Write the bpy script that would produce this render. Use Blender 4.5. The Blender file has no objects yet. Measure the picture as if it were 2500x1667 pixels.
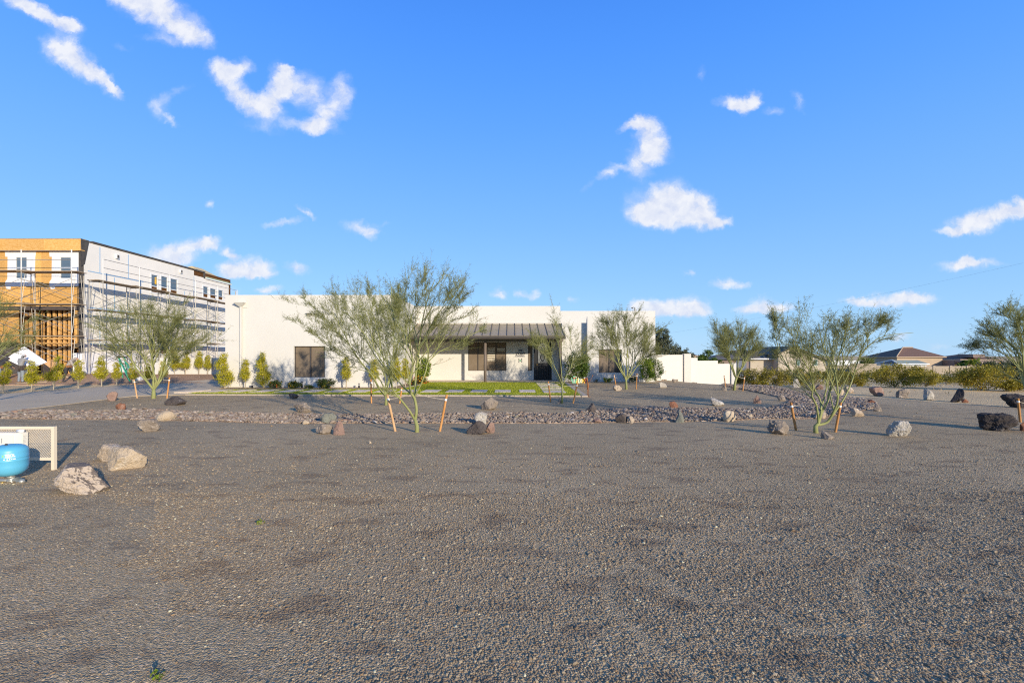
import bpy, math, random
import numpy as np
from mathutils import Vector, Matrix, noise as mnoise
from mathutils.geometry import delaunay_2d_cdt

S = bpy.context.scene
C = S.collection
PI = math.pi
R = math.radians

# ------------------------------------------------------------------ camera
# the photograph: 2500 x 1667 px, eye 1.64 m above the yard, level view along +Y
F, CX, HY, EYE = 1180.0, 1250.0, 866.0, 1.64
cam_data = bpy.data.cameras.new('camera')
cam = bpy.data.objects.new('camera', cam_data)
C.objects.link(cam)
S.camera = cam
cam.location = (0, 0, EYE)
cam.rotation_euler = (R(90), 0, 0)
cam_data.sensor_width = 36
cam_data.lens = F / 2500 * 36
cam_data.shift_y = (HY - 833.5) / 2500
cam_data.clip_start = 0.1
cam_data.clip_end = 3000

# ------------------------------------------------------------------ light
SUN_AZ, SUN_EL = 36.0, 13.6          # the sun stands behind the camera to the right
SUN_STRENGTH = 4.8
SKY_STRENGTH = 0.15
toward = Vector((math.sin(R(SUN_AZ)) * math.cos(R(SUN_EL)), -math.cos(R(SUN_AZ)) * math.cos(R(SUN_EL)), math.sin(R(SUN_EL))))
sd = bpy.data.lights.new('sun', 'SUN')
sd.energy = SUN_STRENGTH
sd.angle = R(0.5)
sd.color = (1.0, 0.88, 0.70)
sun = bpy.data.objects.new('sun', sd)
C.objects.link(sun)
sun.rotation_euler = toward.to_track_quat('Z', 'Y').to_euler()
sun.location = (10, -10, 20)

S.view_settings.view_transform = 'Standard'
S.view_settings.look = 'None'
S.view_settings.gamma = 1
S.view_settings.use_curve_mapping = False
S.view_settings.exposure = 0.25
S.render.engine = 'CYCLES'
S.cycles.max_bounces = 6
S.cycles.transparent_max_bounces = 16
S.cycles.use_denoising = False
S.cycles.pixel_filter_type = 'BLACKMAN_HARRIS'
S.cycles.filter_width = 1.15

world = bpy.data.worlds.new('World')
S.world = world
world.use_nodes = True
WN = world.node_tree
WN.nodes.clear()


def wn(t, **k):
    n = WN.nodes.new(t)
    for a, b in k.items():
        setattr(n, a, b)
    return n


def build_sky():
    L = WN.links.new
    out = wn('ShaderNodeOutputWorld')
    bg = wn('ShaderNodeBackground')
    L(bg.outputs[0], out.inputs[0])
    sky = wn('ShaderNodeTexSky', sky_type='NISHITA')
    sky.sun_disc = False
    sky.sun_elevation = R(SUN_EL)
    sky.sun_rotation = math.atan2(toward.x, toward.y)
    sky.altitude = 400
    sky.air_density = 1.0
    sky.dust_density = 0.15
    sky.ozone_density = 3.0
    bg.inputs['Strength'].default_value = SKY_STRENGTH
    hs = wn('ShaderNodeHueSaturation')
    hs.inputs['Saturation'].default_value = SKY_SAT
    hs.inputs['Value'].default_value = SKY_VAL
    L(sky.outputs[0], hs.inputs['Color'])
    # clouds: puffs at fixed directions of the sky dome, edges broken up by noise
    tc = wn('ShaderNodeTexCoord')
    sep = wn('ShaderNodeSeparateXYZ')
    L(tc.outputs['Generated'], sep.inputs[0])
    ymax = wn('ShaderNodeMath', operation='MAXIMUM')
    ymax.inputs[1].default_value = 0.02
    L(sep.outputs[1], ymax.inputs[0])
    du = wn('ShaderNodeMath', operation='DIVIDE')
    dv = wn('ShaderNodeMath', operation='DIVIDE')
    L(sep.outputs[0], du.inputs[0]); L(ymax.outputs[0], du.inputs[1])
    L(sep.outputs[2], dv.inputs[0]); L(ymax.outputs[0], dv.inputs[1])
    uv = wn('ShaderNodeCombineXYZ')
    L(du.outputs[0], uv.inputs[0]); L(dv.outputs[0], uv.inputs[1])
    n1 = wn('ShaderNodeTexNoise')
    n1.inputs['Scale'].default_value = 14
    n1.inputs['Detail'].default_value = 6
    n1.inputs['Roughness'].default_value = 0.62
    L(uv.outputs[0], n1.inputs['Vector'])
    ctr = wn('ShaderNodeVectorMath', operation='SUBTRACT')
    ctr.inputs[1].default_value = (0.5, 0.5, 0.5)
    L(n1.outputs['Color'], ctr.inputs[0])
    scl = wn('ShaderNodeVectorMath', operation='SCALE')
    scl.inputs['Scale'].default_value = 0.06
    L(ctr.outputs[0], scl.inputs[0])
    flat = wn('ShaderNodeVectorMath', operation='MULTIPLY')
    flat.inputs[1].default_value = (1, 0.8, 0)
    L(scl.outputs[0], flat.inputs[0])
    nf = wn('ShaderNodeTexNoise')
    nf.inputs['Scale'].default_value = 60
    nf.inputs['Detail'].default_value = 5
    nf.inputs['Roughness'].default_value = 0.7
    L(uv.outputs[0], nf.inputs['Vector'])
    cf = wn('ShaderNodeVectorMath', operation='SUBTRACT')
    cf.inputs[1].default_value = (0.5, 0.5, 0.5)
    L(nf.outputs['Color'], cf.inputs[0])
    ff = wn('ShaderNodeVectorMath', operation='MULTIPLY')
    ff.inputs[1].default_value = (0.018, 0.015, 0)
    L(cf.outputs[0], ff.inputs[0])
    d0_ = wn('ShaderNodeVectorMath', operation='ADD')
    L(uv.outputs[0], d0_.inputs[0]); L(flat.outputs[0], d0_.inputs[1])
    duv = wn('ShaderNodeVectorMath', operation='ADD')
    L(d0_.outputs[0], duv.inputs[0]); L(ff.outputs[0], duv.inputs[1])
    acc = None
    for b in CLOUDS:
        px, py, rx, ry = b[:4]
        rot = b[4] if len(b) > 4 else 0
        w = b[5] if len(b) > 5 else 1.0
        mp = wn('ShaderNodeMapping', vector_type='TEXTURE')
        mp.inputs['Location'].default_value = ((px - CX) / F, (HY - py) / F, 0)
        mp.inputs['Rotation'].default_value = (0, 0, -R(rot))
        mp.inputs['Scale'].default_value = (rx * 1.55 / F, ry * 1.6 / F, 1)
        L(duv.outputs[0], mp.inputs['Vector'])
        gr = wn('ShaderNodeTexGradient', gradient_type='SPHERICAL')
        L(mp.outputs[0], gr.inputs[0])
        m = wn('ShaderNodeMath', operation='MULTIPLY_ADD')
        L(gr.outputs['Fac'], m.inputs[0])
        m.inputs[1].default_value = w
        if acc is None:
            m.inputs[2].default_value = 0
        else:
            L(acc, m.inputs[2])
        acc = m.outputs[0]
    n2 = wn('ShaderNodeTexNoise')
    n2.inputs['Scale'].default_value = 32
    n2.inputs['Detail'].default_value = 5
    n2.inputs['Roughness'].default_value = 0.6
    L(duv.outputs[0], n2.inputs['Vector'])
    na = wn('ShaderNodeMath', operation='MULTIPLY_ADD')
    L(n2.outputs['Fac'], na.inputs[0])
    na.inputs[1].default_value = 1.5
    na.inputs[2].default_value = 0.18
    dens = wn('ShaderNodeMath', operation='MULTIPLY')
    L(acc, dens.inputs[0]); L(na.outputs[0], dens.inputs[1])
    al = wn('ShaderNodeMapRange', interpolation_type='SMOOTHSTEP')
    al.inputs['From Min'].default_value = 0.03
    al.inputs['From Max'].default_value = 1.1
    L(dens.outputs[0], al.inputs['Value'])
    # only the half of the sky ahead carries these puffs
    front = wn('ShaderNodeMapRange')
    front.inputs['From Min'].default_value = 0.08
    front.inputs['From Max'].default_value = 0.2
    L(sep.outputs[1], front.inputs['Value'])
    a2 = wn('ShaderNodeMath', operation='MULTIPLY')
    L(al.outputs[0], a2.inputs[0]); L(front.outputs[0], a2.inputs[1])
    a3 = wn('ShaderNodeMath', operation='MULTIPLY')
    L(a2.outputs[0], a3.inputs[0]); a3.inputs[1].default_value = 0.93
    mix = wn('ShaderNodeMix', data_type='RGBA')
    L(a3.outputs[0], mix.inputs[0])
    # the clear sky's own colour: pale at the horizon, deep blue overhead, the same all the way round
    cr = wn('ShaderNodeValToRGB')
    cr.color_ramp.interpolation = 'B_SPLINE'
    e = cr.color_ramp.elements
    e[0].position = 0.0; e[0].color = (0.38, 0.64, 0.93, 1)
    e[1].position = 1.0; e[1].color = (0.018, 0.065, 0.26, 1)
    for p_, c_ in ((0.12, (0.27, 0.545, 0.95)), (0.25, (0.195, 0.475, 0.955)), (0.42, (0.105, 0.37, 0.99)), (0.6, (0.052, 0.275, 1.02)), (0.78, (0.03, 0.13, 0.50))):
        x_ = e.new(p_); x_.color = (*c_, 1)
    L(sep.outputs[2], cr.inputs[0])
    k = 1.0 / SKY_STRENGTH / 2 ** S.view_settings.exposure
    gs = wn('ShaderNodeVectorMath', operation='SCALE')
    gs.inputs['Scale'].default_value = k * 0.94
    L(cr.outputs[0], gs.inputs[0])
    ns = wn('ShaderNodeVectorMath', operation='SCALE')
    ns.inputs['Scale'].default_value = 0.16
    L(hs.outputs[0], ns.inputs[0])
    sm = wn('ShaderNodeVectorMath', operation='ADD')
    L(gs.outputs[0], sm.inputs[0]); L(ns.outputs[0], sm.inputs[1])
    L(sm.outputs[0], mix.inputs[6])
    # cloud tone: bright where thick, a little blue grey in the thinner folds
    cm = wn('ShaderNodeMix', data_type='RGBA')
    cr2 = wn('ShaderNodeMapRange')
    cr2.inputs['From Min'].default_value = 0.35
    cr2.inputs['From Max'].default_value = 0.62
    L(n2.outputs['Fac'], cr2.inputs['Value'])
    L(cr2.outputs[0], cm.inputs[0])
    cm.inputs[6].default_value = (0.72 * k, 0.77 * k, 0.92 * k, 1)
    cm.inputs[7].default_value = (0.93 * k, 0.94 * k, 0.98 * k, 1)
    L(cm.outputs[2], mix.inputs[7])
    L(mix.outputs[2], bg.inputs['Color'])


SKY_SAT, SKY_VAL = 1.0, 1.0
CLOUDS = [
    (60, 12, 55, 22, 35), (120, 48, 70, 18, 30), (165, 64, 30, 12, 10),
    (350, 8, 70, 34, 20), (415, 45, 85, 38, 30), (470, 85, 50, 20, 25), (330, -12, 60, 20), (400, 100, 60, 12, 10, .5),
    (150, 125, 48, 26, 30), (195, 150, 60, 28, 40), (250, 190, 55, 18, 42), (282, 215, 25, 9, 40),
    (385, 262, 32, 24, 60, .6), (420, 230, 50, 12, -20, .4), (418, 300, 25, 9, 40, .6), (300, 120, 25, 8, 10, .3),
    (540, 172, 34, 24), (588, 168, 26, 20), (575, 215, 66, 24, 52), (640, 268, 62, 26, 22), (690, 195, 30, 36), (745, 222, 55, 34, 32),
    (832, 222, 28, 34), (800, 285, 48, 26, -30), (765, 312, 55, 15, 8), (670, 240, 40, 25, -40), (640, 312, 50, 12, 10, .4), (700, 168, 22, 12),
    (520, 500, 14, 10, 0, .7), (690, 543, 48, 8, -8, .8), (752, 519, 24, 7, 30, .8), (880, 548, 42, 14, 8, .8), (912, 565, 18, 12, 20, .8), (940, 545, 10, 6, 0, .3),
    (395, 615, 42, 18), (460, 605, 50, 22, -10), (508, 596, 28, 14, -10), (430, 635, 50, 14), (553, 611, 18, 12), (570, 622, 12, 8),
    (560, 655, 32, 16), (602, 648, 42, 22), (642, 660, 28, 16), (600, 671, 60, 9),
    (725, 656, 26, 14, 10), (655, 710, 28, 9), (560, 712, 20, 12, 0, .6),
    (1538, 308, 28, 12, -25), (1566, 306, 26, 20, 40), (1588, 345, 32, 44, -20), (1606, 372, 36, 22, 20), (1560, 402, 34, 32), (1482, 426, 20, 13, 0, .8), (1505, 408, 22, 9, 20, .6), (1440, 450, 26, 9, -40, .35),
    (1600, 500, 58, 38), (1640, 482, 44, 36), (1660, 520, 78, 36), (1716, 500, 30, 28), (1700, 542, 60, 18), (1580, 532, 42, 24), (1752, 548, 28, 9),
    (1800, 252, 44, 16), (1838, 242, 16, 20, 20), (1808, 266, 26, 12), (1892, 272, 24, 11, 0, .5), (1945, 245, 13, 22, -20, .45), (1710, 185, 10, 16, 0, .45),
    (2370, 550, 58, 22), (2420, 526, 70, 20, -5), (2482, 508, 50, 20, -10), (2497, 484, 14, 10), (2335, 566, 46, 9), (2560, 500, 70, 18, -8),
    (2370, 648, 76, 12, -2), (2358, 640, 26, 12), (2190, 732, 84, 15, -3), (2232, 722, 40, 12), (2110, 738, 45, 8),
    (1770, 688, 26, 12), (1812, 694, 22, 8, 0, .7), (1822, 755, 28, 8), (1860, 740, 34, 16), (1900, 750, 50, 10), (1680, 663, 16, 6, 0, .4),
    (1600, 750, 50, 20), (1672, 744, 50, 22), (1640, 764, 74, 12), (1702, 756, 28, 16), (1570, 755, 30, 16),
    (1218, 717, 22, 11), (1268, 716, 11, 8, 0, .7), (1306, 713, 12, 9, 0, .7), (1287, 723, 26, 6, 0, .6), (1400, 727, 16, 9, 0, .7),
    (1695, 663, 9, 9, 0, .6), (2195, 825, 28, 9, 0, .7), (2290, 845, 26, 8, 0, .5), (2120, 810, 20, 6, 0, .3),
    (-160, 300, 120, 40, 20), (-300, 520, 160, 30, 10), (2800, 330, 120, 40, 10), (2950, 620, 200, 26), (900, -260, 160, 60, 20), (1900, -300, 120, 50, 10), (1300, -600, 160, 60),
]
build_sky()


# ------------------------------------------------------------------ places
def sstep(a, b, x):
    t = min(1.0, max(0.0, (x - a) / (b - a)))
    return t * t * (3 - 2 * t)


def h(x, y):
    """height of the ground"""
    z = 0.0
    # shallow drainage swale
    z -= 0.07 * math.exp(-((y - 12.7) / 1.3) ** 2) * (1 - sstep(7, 9, x))
    # the yard falls away to the right and beyond the house
    z -= 0.72 * sstep(9, 15.5, x) * sstep(24, 36, y)
    z -= 0.0245 * min(max(0.0, y - 34), 78) * sstep(5, 16, x)
    # the neighbour's plot is a little higher
    z += 0.38 * sstep(-15.5, -19, x) * sstep(27.5, 31, y)
    # gentle unevenness
    z += 0.018 * mnoise.noise(Vector((x * 0.33, y * 0.33, 3.3))) * (1 - sstep(17, 19, y))
    return z


def at(px, py, d):
    return Vector(((px - CX) / F * d, d, EYE - (py - HY) / F * d))


def G(px, py, dmax=200):
    """the ground point seen at a photograph pixel"""
    a, b = 1.0, dmax
    tx, tz = (px - CX) / F, -(py - HY) / F
    d = 1.5
    while d < dmax:
        if EYE + tz * d < h(tx * d, d):
            break
        d *= 1.02
    lo, hi = d / 1.02, d
    for _ in range(18):
        m = (lo + hi) / 2
        if EYE + tz * m < h(tx * m, m):
            hi = m
        else:
            lo = m
    d = hi
    return Vector((tx * d, d, h(tx * d, d)))


# ------------------------------------------------------------------ mesh building
class MB:
    def __init__(self):
        self.v, self.f, self.n = [], [], 0

    def add(self, verts, faces):
        verts = np.asarray(verts, dtype=float).reshape(-1, 3)
        o = self.n
        self.v.append(verts)
        self.f.extend([tuple(i + o for i in f) for f in faces])
        self.n += len(verts)
        return self

    def box(self, x0, x1, y0, y1, z0, z1):
        return self.add([(x0, y0, z0), (x1, y0, z0), (x1, y1, z0), (x0, y1, z0), (x0, y0, z1), (x1, y0, z1), (x1, y1, z1), (x0, y1, z1)],
                        [(0, 3, 2, 1), (4, 5, 6, 7), (0, 1, 5, 4), (1, 2, 6, 5), (2, 3, 7, 6), (3, 0, 4, 7)])

    def hexa(self, pts):
        return self.add(pts, [(0, 3, 2, 1), (4, 5, 6, 7), (0, 1, 5, 4), (1, 2, 6, 5), (2, 3, 7, 6), (3, 0, 4, 7)])

    def beam(self, a, b, w, t=None, up=(0, 0, 1)):
        a, b = Vector(a), Vector(b)
        t = t or w
        d = (b - a).normalized()
        u = Vector(up)
        if abs(d.dot(u)) > 0.98:
            u = Vector((0, 1, 0))
        s = d.cross(u).normalized() * w / 2
        u = s.cross(d).normalized() * t / 2
        return self.hexa([a - s - u, a + s - u, a + s + u, a - s + u, b - s - u, b + s - u, b + s + u, b - s + u])

    def tube(self, pts, rads, n=6, cap=True):
        pts = [Vector(p) for p in pts]
        if not hasattr(rads, '__len__'):
            rads = [rads] * len(pts)
        vs, fs = [], []
        prev = None
        for i, p in enumerate(pts):
            if i == 0:
                t = pts[1] - pts[0]
            elif i == len(pts) - 1:
                t = pts[-1] - pts[-2]
            else:
                t = pts[i + 1] - pts[i - 1]
            t.normalize()
            if prev is None:
                ref = Vector((0, 0, 1)) if abs(t.z) < 0.9 else Vector((1, 0, 0))
                a = t.cross(ref).normalized()
            else:
                a = (prev - t * prev.dot(t)).normalized()
            prev = a
            b = t.cross(a)
            for k in range(n):
                w = 2 * PI * k / n
                vs.append(p + (a * math.cos(w) + b * math.sin(w)) * rads[i])
        for i in range(len(pts) - 1):
            for k in range(n):
                k2 = (k + 1) % n
                fs.append((i * n + k, i * n + k2, (i + 1) * n + k2, (i + 1) * n + k))
        if cap:
            fs.append(tuple(reversed(range(n))))
            fs.append(tuple((len(pts) - 1) * n + k for k in range(n)))
        return self.add(vs, fs)

    def lathe(self, prof, c=(0, 0, 0), n=24):
        vs, fs = [], []
        for r, z in prof:
            for k in range(n):
                w = 2 * PI * k / n
                vs.append((c[0] + r * math.cos(w), c[1] + r * math.sin(w), c[2] + z))
        for i in range(len(prof) - 1):
            for k in range(n):
                k2 = (k + 1) % n
                fs.append((i * n + k, i * n + k2, (i + 1) * n + k2, (i + 1) * n + k))
        fs.append(tuple(reversed(range(n))))
        fs.append(tuple((len(prof) - 1) * n + k for k in range(n)))
        return self.add(vs, fs)

    def prism(self, poly, axis, a, b):
        """a flat outline (2-D points) given thickness from a to b along an axis"""
        n = len(poly)
        def P(p, t):
            return {'x': (t, p[0], p[1]), 'y': (p[0], t, p[1]), 'z': (p[0], p[1], t)}[axis]
        vs = [P(p, a) for p in poly] + [P(p, b) for p in poly]
        fs = [tuple(reversed(range(n))), tuple(range(n, 2 * n))] + [(i, (i + 1) % n, n + (i + 1) % n, n + i) for i in range(n)]
        return self.add(vs, fs)

    def build(self, name, mat=None, parent=None, smooth=False, loc=None, rotz=0):
        o = Vector(parent_origin(parent)) if parent is not None else Vector(loc or (0, 0, 0))
        V = np.concatenate(self.v) if self.v else np.zeros((0, 3))
        if not LOCAL.get('on'):
            V = V - np.array(o)
        me = mesh_fast(name, V, self.f)
        if mat is not None:
            for m in (mat if isinstance(mat, (list, tuple)) else [mat]):
                me.materials.append(m)
        if smooth:
            me.polygons.foreach_set('use_smooth', [True] * len(me.polygons))
        ob = bpy.data.objects.new(name, me)
        C.objects.link(ob)
        if parent is not None:
            ob.parent = parent
        else:
            ob.location = o
            ob.rotation_euler.z = rotz
        fix_normals(me)
        return ob


LOCAL = {}


def fix_normals(me):
    import bmesh
    if len(me.polygons) > 4000:
        return
    bm = bmesh.new()
    bm.from_mesh(me)
    bmesh.ops.recalc_face_normals(bm, faces=bm.faces)
    bm.to_mesh(me)
    bm.free()


def mesh_fast(name, V, faces):
    me = bpy.data.meshes.new(name)
    me.from_pydata(np.asarray(V).tolist(), [], faces)
    me.update()
    return me


def mesh_np(name, V, Fq):
    """V (n,3) float array, Fq (m,k) int array"""
    me = bpy.data.meshes.new(name)
    V = np.ascontiguousarray(V, dtype=np.float32)
    Fq = np.ascontiguousarray(Fq, dtype=np.int32)
    me.vertices.add(len(V))
    me.vertices.foreach_set('co', V.ravel())
    m, k = Fq.shape
    me.loops.add(m * k)
    me.loops.foreach_set('vertex_index', Fq.ravel())
    me.polygons.add(m)
    me.polygons.foreach_set('loop_start', np.arange(0, m * k, k, dtype=np.int32))
    me.polygons.foreach_set('loop_total', np.full(m, k, dtype=np.int32))
    me.update(calc_edges=True)
    me.validate()
    return me


def parent_origin(p):
    while p.parent is not None:
        p = p.parent
    return p.location


def tag(o, label=None, cat=None, group=None, kind=None):
    if label: o['label'] = label
    if cat: o['category'] = cat
    if group: o['group'] = group
    if kind: o['kind'] = kind
    return o


def thing(name, label, cat, loc=(0, 0, 0), group=None, rotz=0):
    o = bpy.data.objects.new(name, None)
    o.empty_display_size = 0.2
    C.objects.link(o)
    o.location = loc
    o.rotation_euler.z = rotz
    return tag(o, label, cat, group)


def copy_tree(o, parent=None):
    c = o.copy()
    C.objects.link(c)
    c.parent = parent
    for ch in [x for x in KIDS.get(o.name, [])]:
        copy_tree(ch, c)
    return c


KIDS = {}


def note_kids(o):
    """remember the children of a thing (and theirs) once, for copying"""
    KIDS[o.name] = list(o.children)
    for c in o.children:
        note_kids(c)


# ------------------------------------------------------------------ materials
def mat(name, col, rough=0.8, col2=None, scale=3.0, detail=4, bump=0.0, bscale=None, metal=0.0, spec=0.3, stretch=None, dist=0.02, fac=(0.35, 0.65), rand=0.0, dirt=None):
    m = bpy.data.materials.new(name)
    m.use_nodes = True
    nt = m.node_tree
    L = nt.links.new
    b = nt.nodes['Principled BSDF']
    b.inputs['Base Color'].default_value = (*col, 1)
    b.inputs['Roughness'].default_value = rough
    b.inputs['Metallic'].default_value = metal
    b.inputs['Specular IOR Level'].default_value = spec
    tc = nt.nodes.new('ShaderNodeTexCoord')
    vec = tc.outputs['Object']
    if stretch:
        mp = nt.nodes.new('ShaderNodeMapping')
        mp.inputs['Scale'].default_value = stretch
        L(vec, mp.inputs[0])
        vec = mp.outputs[0]
    c_out = None
    if col2 is not None:
        n = nt.nodes.new('ShaderNodeTexNoise')
        n.inputs['Scale'].default_value = scale
        n.inputs['Detail'].default_value = detail
        n.inputs['Roughness'].default_value = 0.6
        L(vec, n.inputs['Vector'])
        mr = nt.nodes.new('ShaderNodeMapRange')
        mr.inputs['From Min'].default_value = fac[0]
        mr.inputs['From Max'].default_value = fac[1]
        L(n.outputs['Fac'], mr.inputs['Value'])
        mx = nt.nodes.new('ShaderNodeMix')
        mx.data_type = 'RGBA'
        mx.inputs[6].default_value = (*col, 1)
        mx.inputs[7].default_value = (*col2, 1)
        L(mr.outputs[0], mx.inputs[0])
        c_out = mx.outputs[2]
        L(c_out, b.inputs['Base Color'])
    if rand:
        oi = nt.nodes.new('ShaderNodeObjectInfo')
        hs = nt.nodes.new('ShaderNodeHueSaturation')
        mr2 = nt.nodes.new('ShaderNodeMapRange')
        mr2.inputs['To Min'].default_value = 1 - rand
        mr2.inputs['To Max'].default_value = 1 + rand
        L(oi.outputs['Random'], mr2.inputs['Value'])
        L(mr2.outputs[0], hs.inputs['Value'])
        if c_out is not None:
            L(c_out, hs.inputs['Color'])
        else:
            hs.inputs['Color'].default_value = (*col, 1)
        L(hs.outputs[0], b.inputs['Base Color'])
    if bump:
        n = nt.nodes.new('ShaderNodeTexNoise')
        n.inputs['Scale'].default_value = bscale or scale * 4
        n.inputs['Detail'].default_value = 5
        L(vec, n.inputs['Vector'])
        bp = nt.nodes.new('ShaderNodeBump')
        bp.inputs['Strength'].default_value = bump
        bp.inputs['Distance'].default_value = dist
        L(n.outputs['Fac'], bp.inputs['Height'])
        L(bp.outputs[0], b.inputs['Normal'])
    return m


def leaf_mat(name, col, col2, trans=0.35, scale=2.5):
    m = bpy.data.materials.new(name)
    m.use_nodes = True
    nt = m.node_tree
    L = nt.links.new
    nt.nodes.clear()
    out = nt.nodes.new('ShaderNodeOutputMaterial')
    df = nt.nodes.new('ShaderNodeBsdfDiffuse')
    tr = nt.nodes.new('ShaderNodeBsdfTranslucent')
    gl = nt.nodes.new('ShaderNodeBsdfGlossy')
    gl.inputs['Roughness'].default_value = 0.45
    ms = nt.nodes.new('ShaderNodeMixShader')
    ms.inputs[0].default_value = trans
    m2 = nt.nodes.new('ShaderNodeMixShader')
    m2.inputs[0].default_value = 0.03
    ge = nt.nodes.new('ShaderNodeNewGeometry')
    ramp = nt.nodes.new('ShaderNodeMix')
    ramp.data_type = 'RGBA'
    ramp.inputs[6].default_value = (*col, 1)
    ramp.inputs[7].default_value = (*col2, 1)
    tc = nt.nodes.new('ShaderNodeTexCoord')
    n = nt.nodes.new('ShaderNodeTexNoise')
    n.inputs['Scale'].default_value = scale
    L(tc.outputs['Object'], n.inputs['Vector'])
    ad = nt.nodes.new('ShaderNodeMath')
    ad.operation = 'MULTIPLY_ADD'
    L(ge.outputs['Random Per Island'], ad.inputs[0])
    ad.inputs[1].default_value = 0.8
    sb = nt.nodes.new('ShaderNodeMath')
    sb.operation = 'MULTIPLY_ADD'
    L(n.outputs['Fac'], sb.inputs[0])
    sb.inputs[1].default_value = 1.6
    sb.inputs[2].default_value = -0.7
    L(sb.outputs[0], ad.inputs[2])
    ad.use_clamp = True
    L(ad.outputs[0], ramp.inputs[0])
    for s in (df, tr):
        L(ramp.outputs[2], s.inputs[0])
    L(df.outputs[0], ms.inputs[1]); L(tr.outputs[0], ms.inputs[2])
    L(ms.outputs[0], m2.inputs[1]); L(gl.outputs[0], m2.inputs[2])
    L(m2.outputs[0], out.inputs[0])
    return m


def gravel_mat(name, cols, cell=70, brown=(0.12, 0.085, 0.055), patch=0.6, speck=0.03):
    """crushed stone: every voronoi cell is a chip with its own tone, plus brown worn patches"""
    m = bpy.data.materials.new(name)
    m.use_nodes = True
    nt = m.node_tree
    L = nt.links.new
    b = nt.nodes['Principled BSDF']
    b.inputs['Roughness'].default_value = 0.9
    b.inputs['Specular IOR Level'].default_value = 0.15
    tc = nt.nodes.new('ShaderNodeTexCoord')
    v = nt.nodes.new('ShaderNodeTexVoronoi')
    v.inputs['Scale'].default_value = cell
    L(tc.outputs['Object'], v.inputs['Vector'])
    sc = nt.nodes.new('ShaderNodeSeparateColor')
    L(v.outputs['Color'], sc.inputs[0])
    cr = nt.nodes.new('ShaderNodeValToRGB')
    e = cr.color_ramp.elements
    n = len(cols)
    e[0].position = 0; e[0].color = (*cols[0], 1)
    e[1].position = 1 - speck; e[1].color = (*cols[-2], 1)
    for i in range(1, n - 2):
        x = e.new((1 - speck) * i / (n - 2)); x.color = (*cols[i], 1)
    x = e.new(1 - speck + 0.001); x.color = (*cols[-1], 1)
    L(sc.outputs[0], cr.inputs[0])
    # worn brown patches, drawn out sideways
    mp = nt.nodes.new('ShaderNodeMapping')
    mp.inputs['Scale'].default_value = (0.9, 1.7, 1)
    mp.inputs['Rotation'].default_value = (0, 0, 0.25)
    L(tc.outputs['Object'], mp.inputs[0])
    n1 = nt.nodes.new('ShaderNodeTexNoise')
    n1.inputs['Scale'].default_value = 1.7
    n1.inputs['Detail'].default_value = 6
    n1.inputs['Roughness'].default_value = 0.65
    L(mp.outputs[0], n1.inputs['Vector'])
    mr = nt.nodes.new('ShaderNodeMapRange')
    mr.inputs['From Min'].default_value = 0.535
    mr.inputs['From Max'].default_value = 0.63
    mr.inputs['To Max'].default_value = patch
    L(n1.outputs['Fac'], mr.inputs['Value'])
    mx = nt.nodes.new('ShaderNodeMix')
    mx.data_type = 'RGBA'
    L(mr.outputs[0], mx.inputs[0])
    L(cr.outputs[0], mx.inputs[6])
    mx.inputs[7].default_value = (*brown, 1)
    # very broad tone drift
    n2 = nt.nodes.new('ShaderNodeTexNoise')
    n2.inputs['Scale'].default_value = 0.25
    n2.inputs['Detail'].default_value = 4
    L(tc.outputs['Object'], n2.inputs['Vector'])
    mr2 = nt.nodes.new('ShaderNodeMapRange')
    mr2.inputs['From Min'].default_value = 0.3
    mr2.inputs['From Max'].default_value = 0.7
    mr2.inputs['To Min'].default_value = 0.86
    mr2.inputs['To Max'].default_value = 1.16
    L(n2.outputs['Fac'], mr2.inputs['Value'])
    hs = nt.nodes.new('ShaderNodeHueSaturation')
    L(mr2.outputs[0], hs.inputs['Value'])
    L(mx.outputs[2], hs.inputs['Color'])
    L(hs.outputs[0], b.inputs['Base Color'])
    # relief
    v2 = nt.nodes.new('ShaderNodeTexVoronoi')
    v2.inputs['Scale'].default_value = cell * 0.45
    L(tc.outputs['Object'], v2.inputs['Vector'])
    ad = nt.nodes.new('ShaderNodeMath')
    ad.operation = 'MULTIPLY_ADD'
    L(v.outputs['Distance'], ad.inputs[0])
    ad.inputs[1].default_value = -1
    n3 = nt.nodes.new('ShaderNodeMath')
    n3.operation = 'MULTIPLY'
    L(v2.outputs['Distance'], n3.inputs[0])
    n3.inputs[1].default_value = -0.8
    L(n3.outputs[0], ad.inputs[2])
    bp = nt.nodes.new('ShaderNodeBump')
    bp.inputs['Strength'].default_value = 1.0
    bp.inputs['Distance'].default_value = 0.6 / cell
    L(ad.outputs[0], bp.inputs['Height'])
    L(bp.outputs[0], b.inputs['Normal'])
    return m


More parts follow.
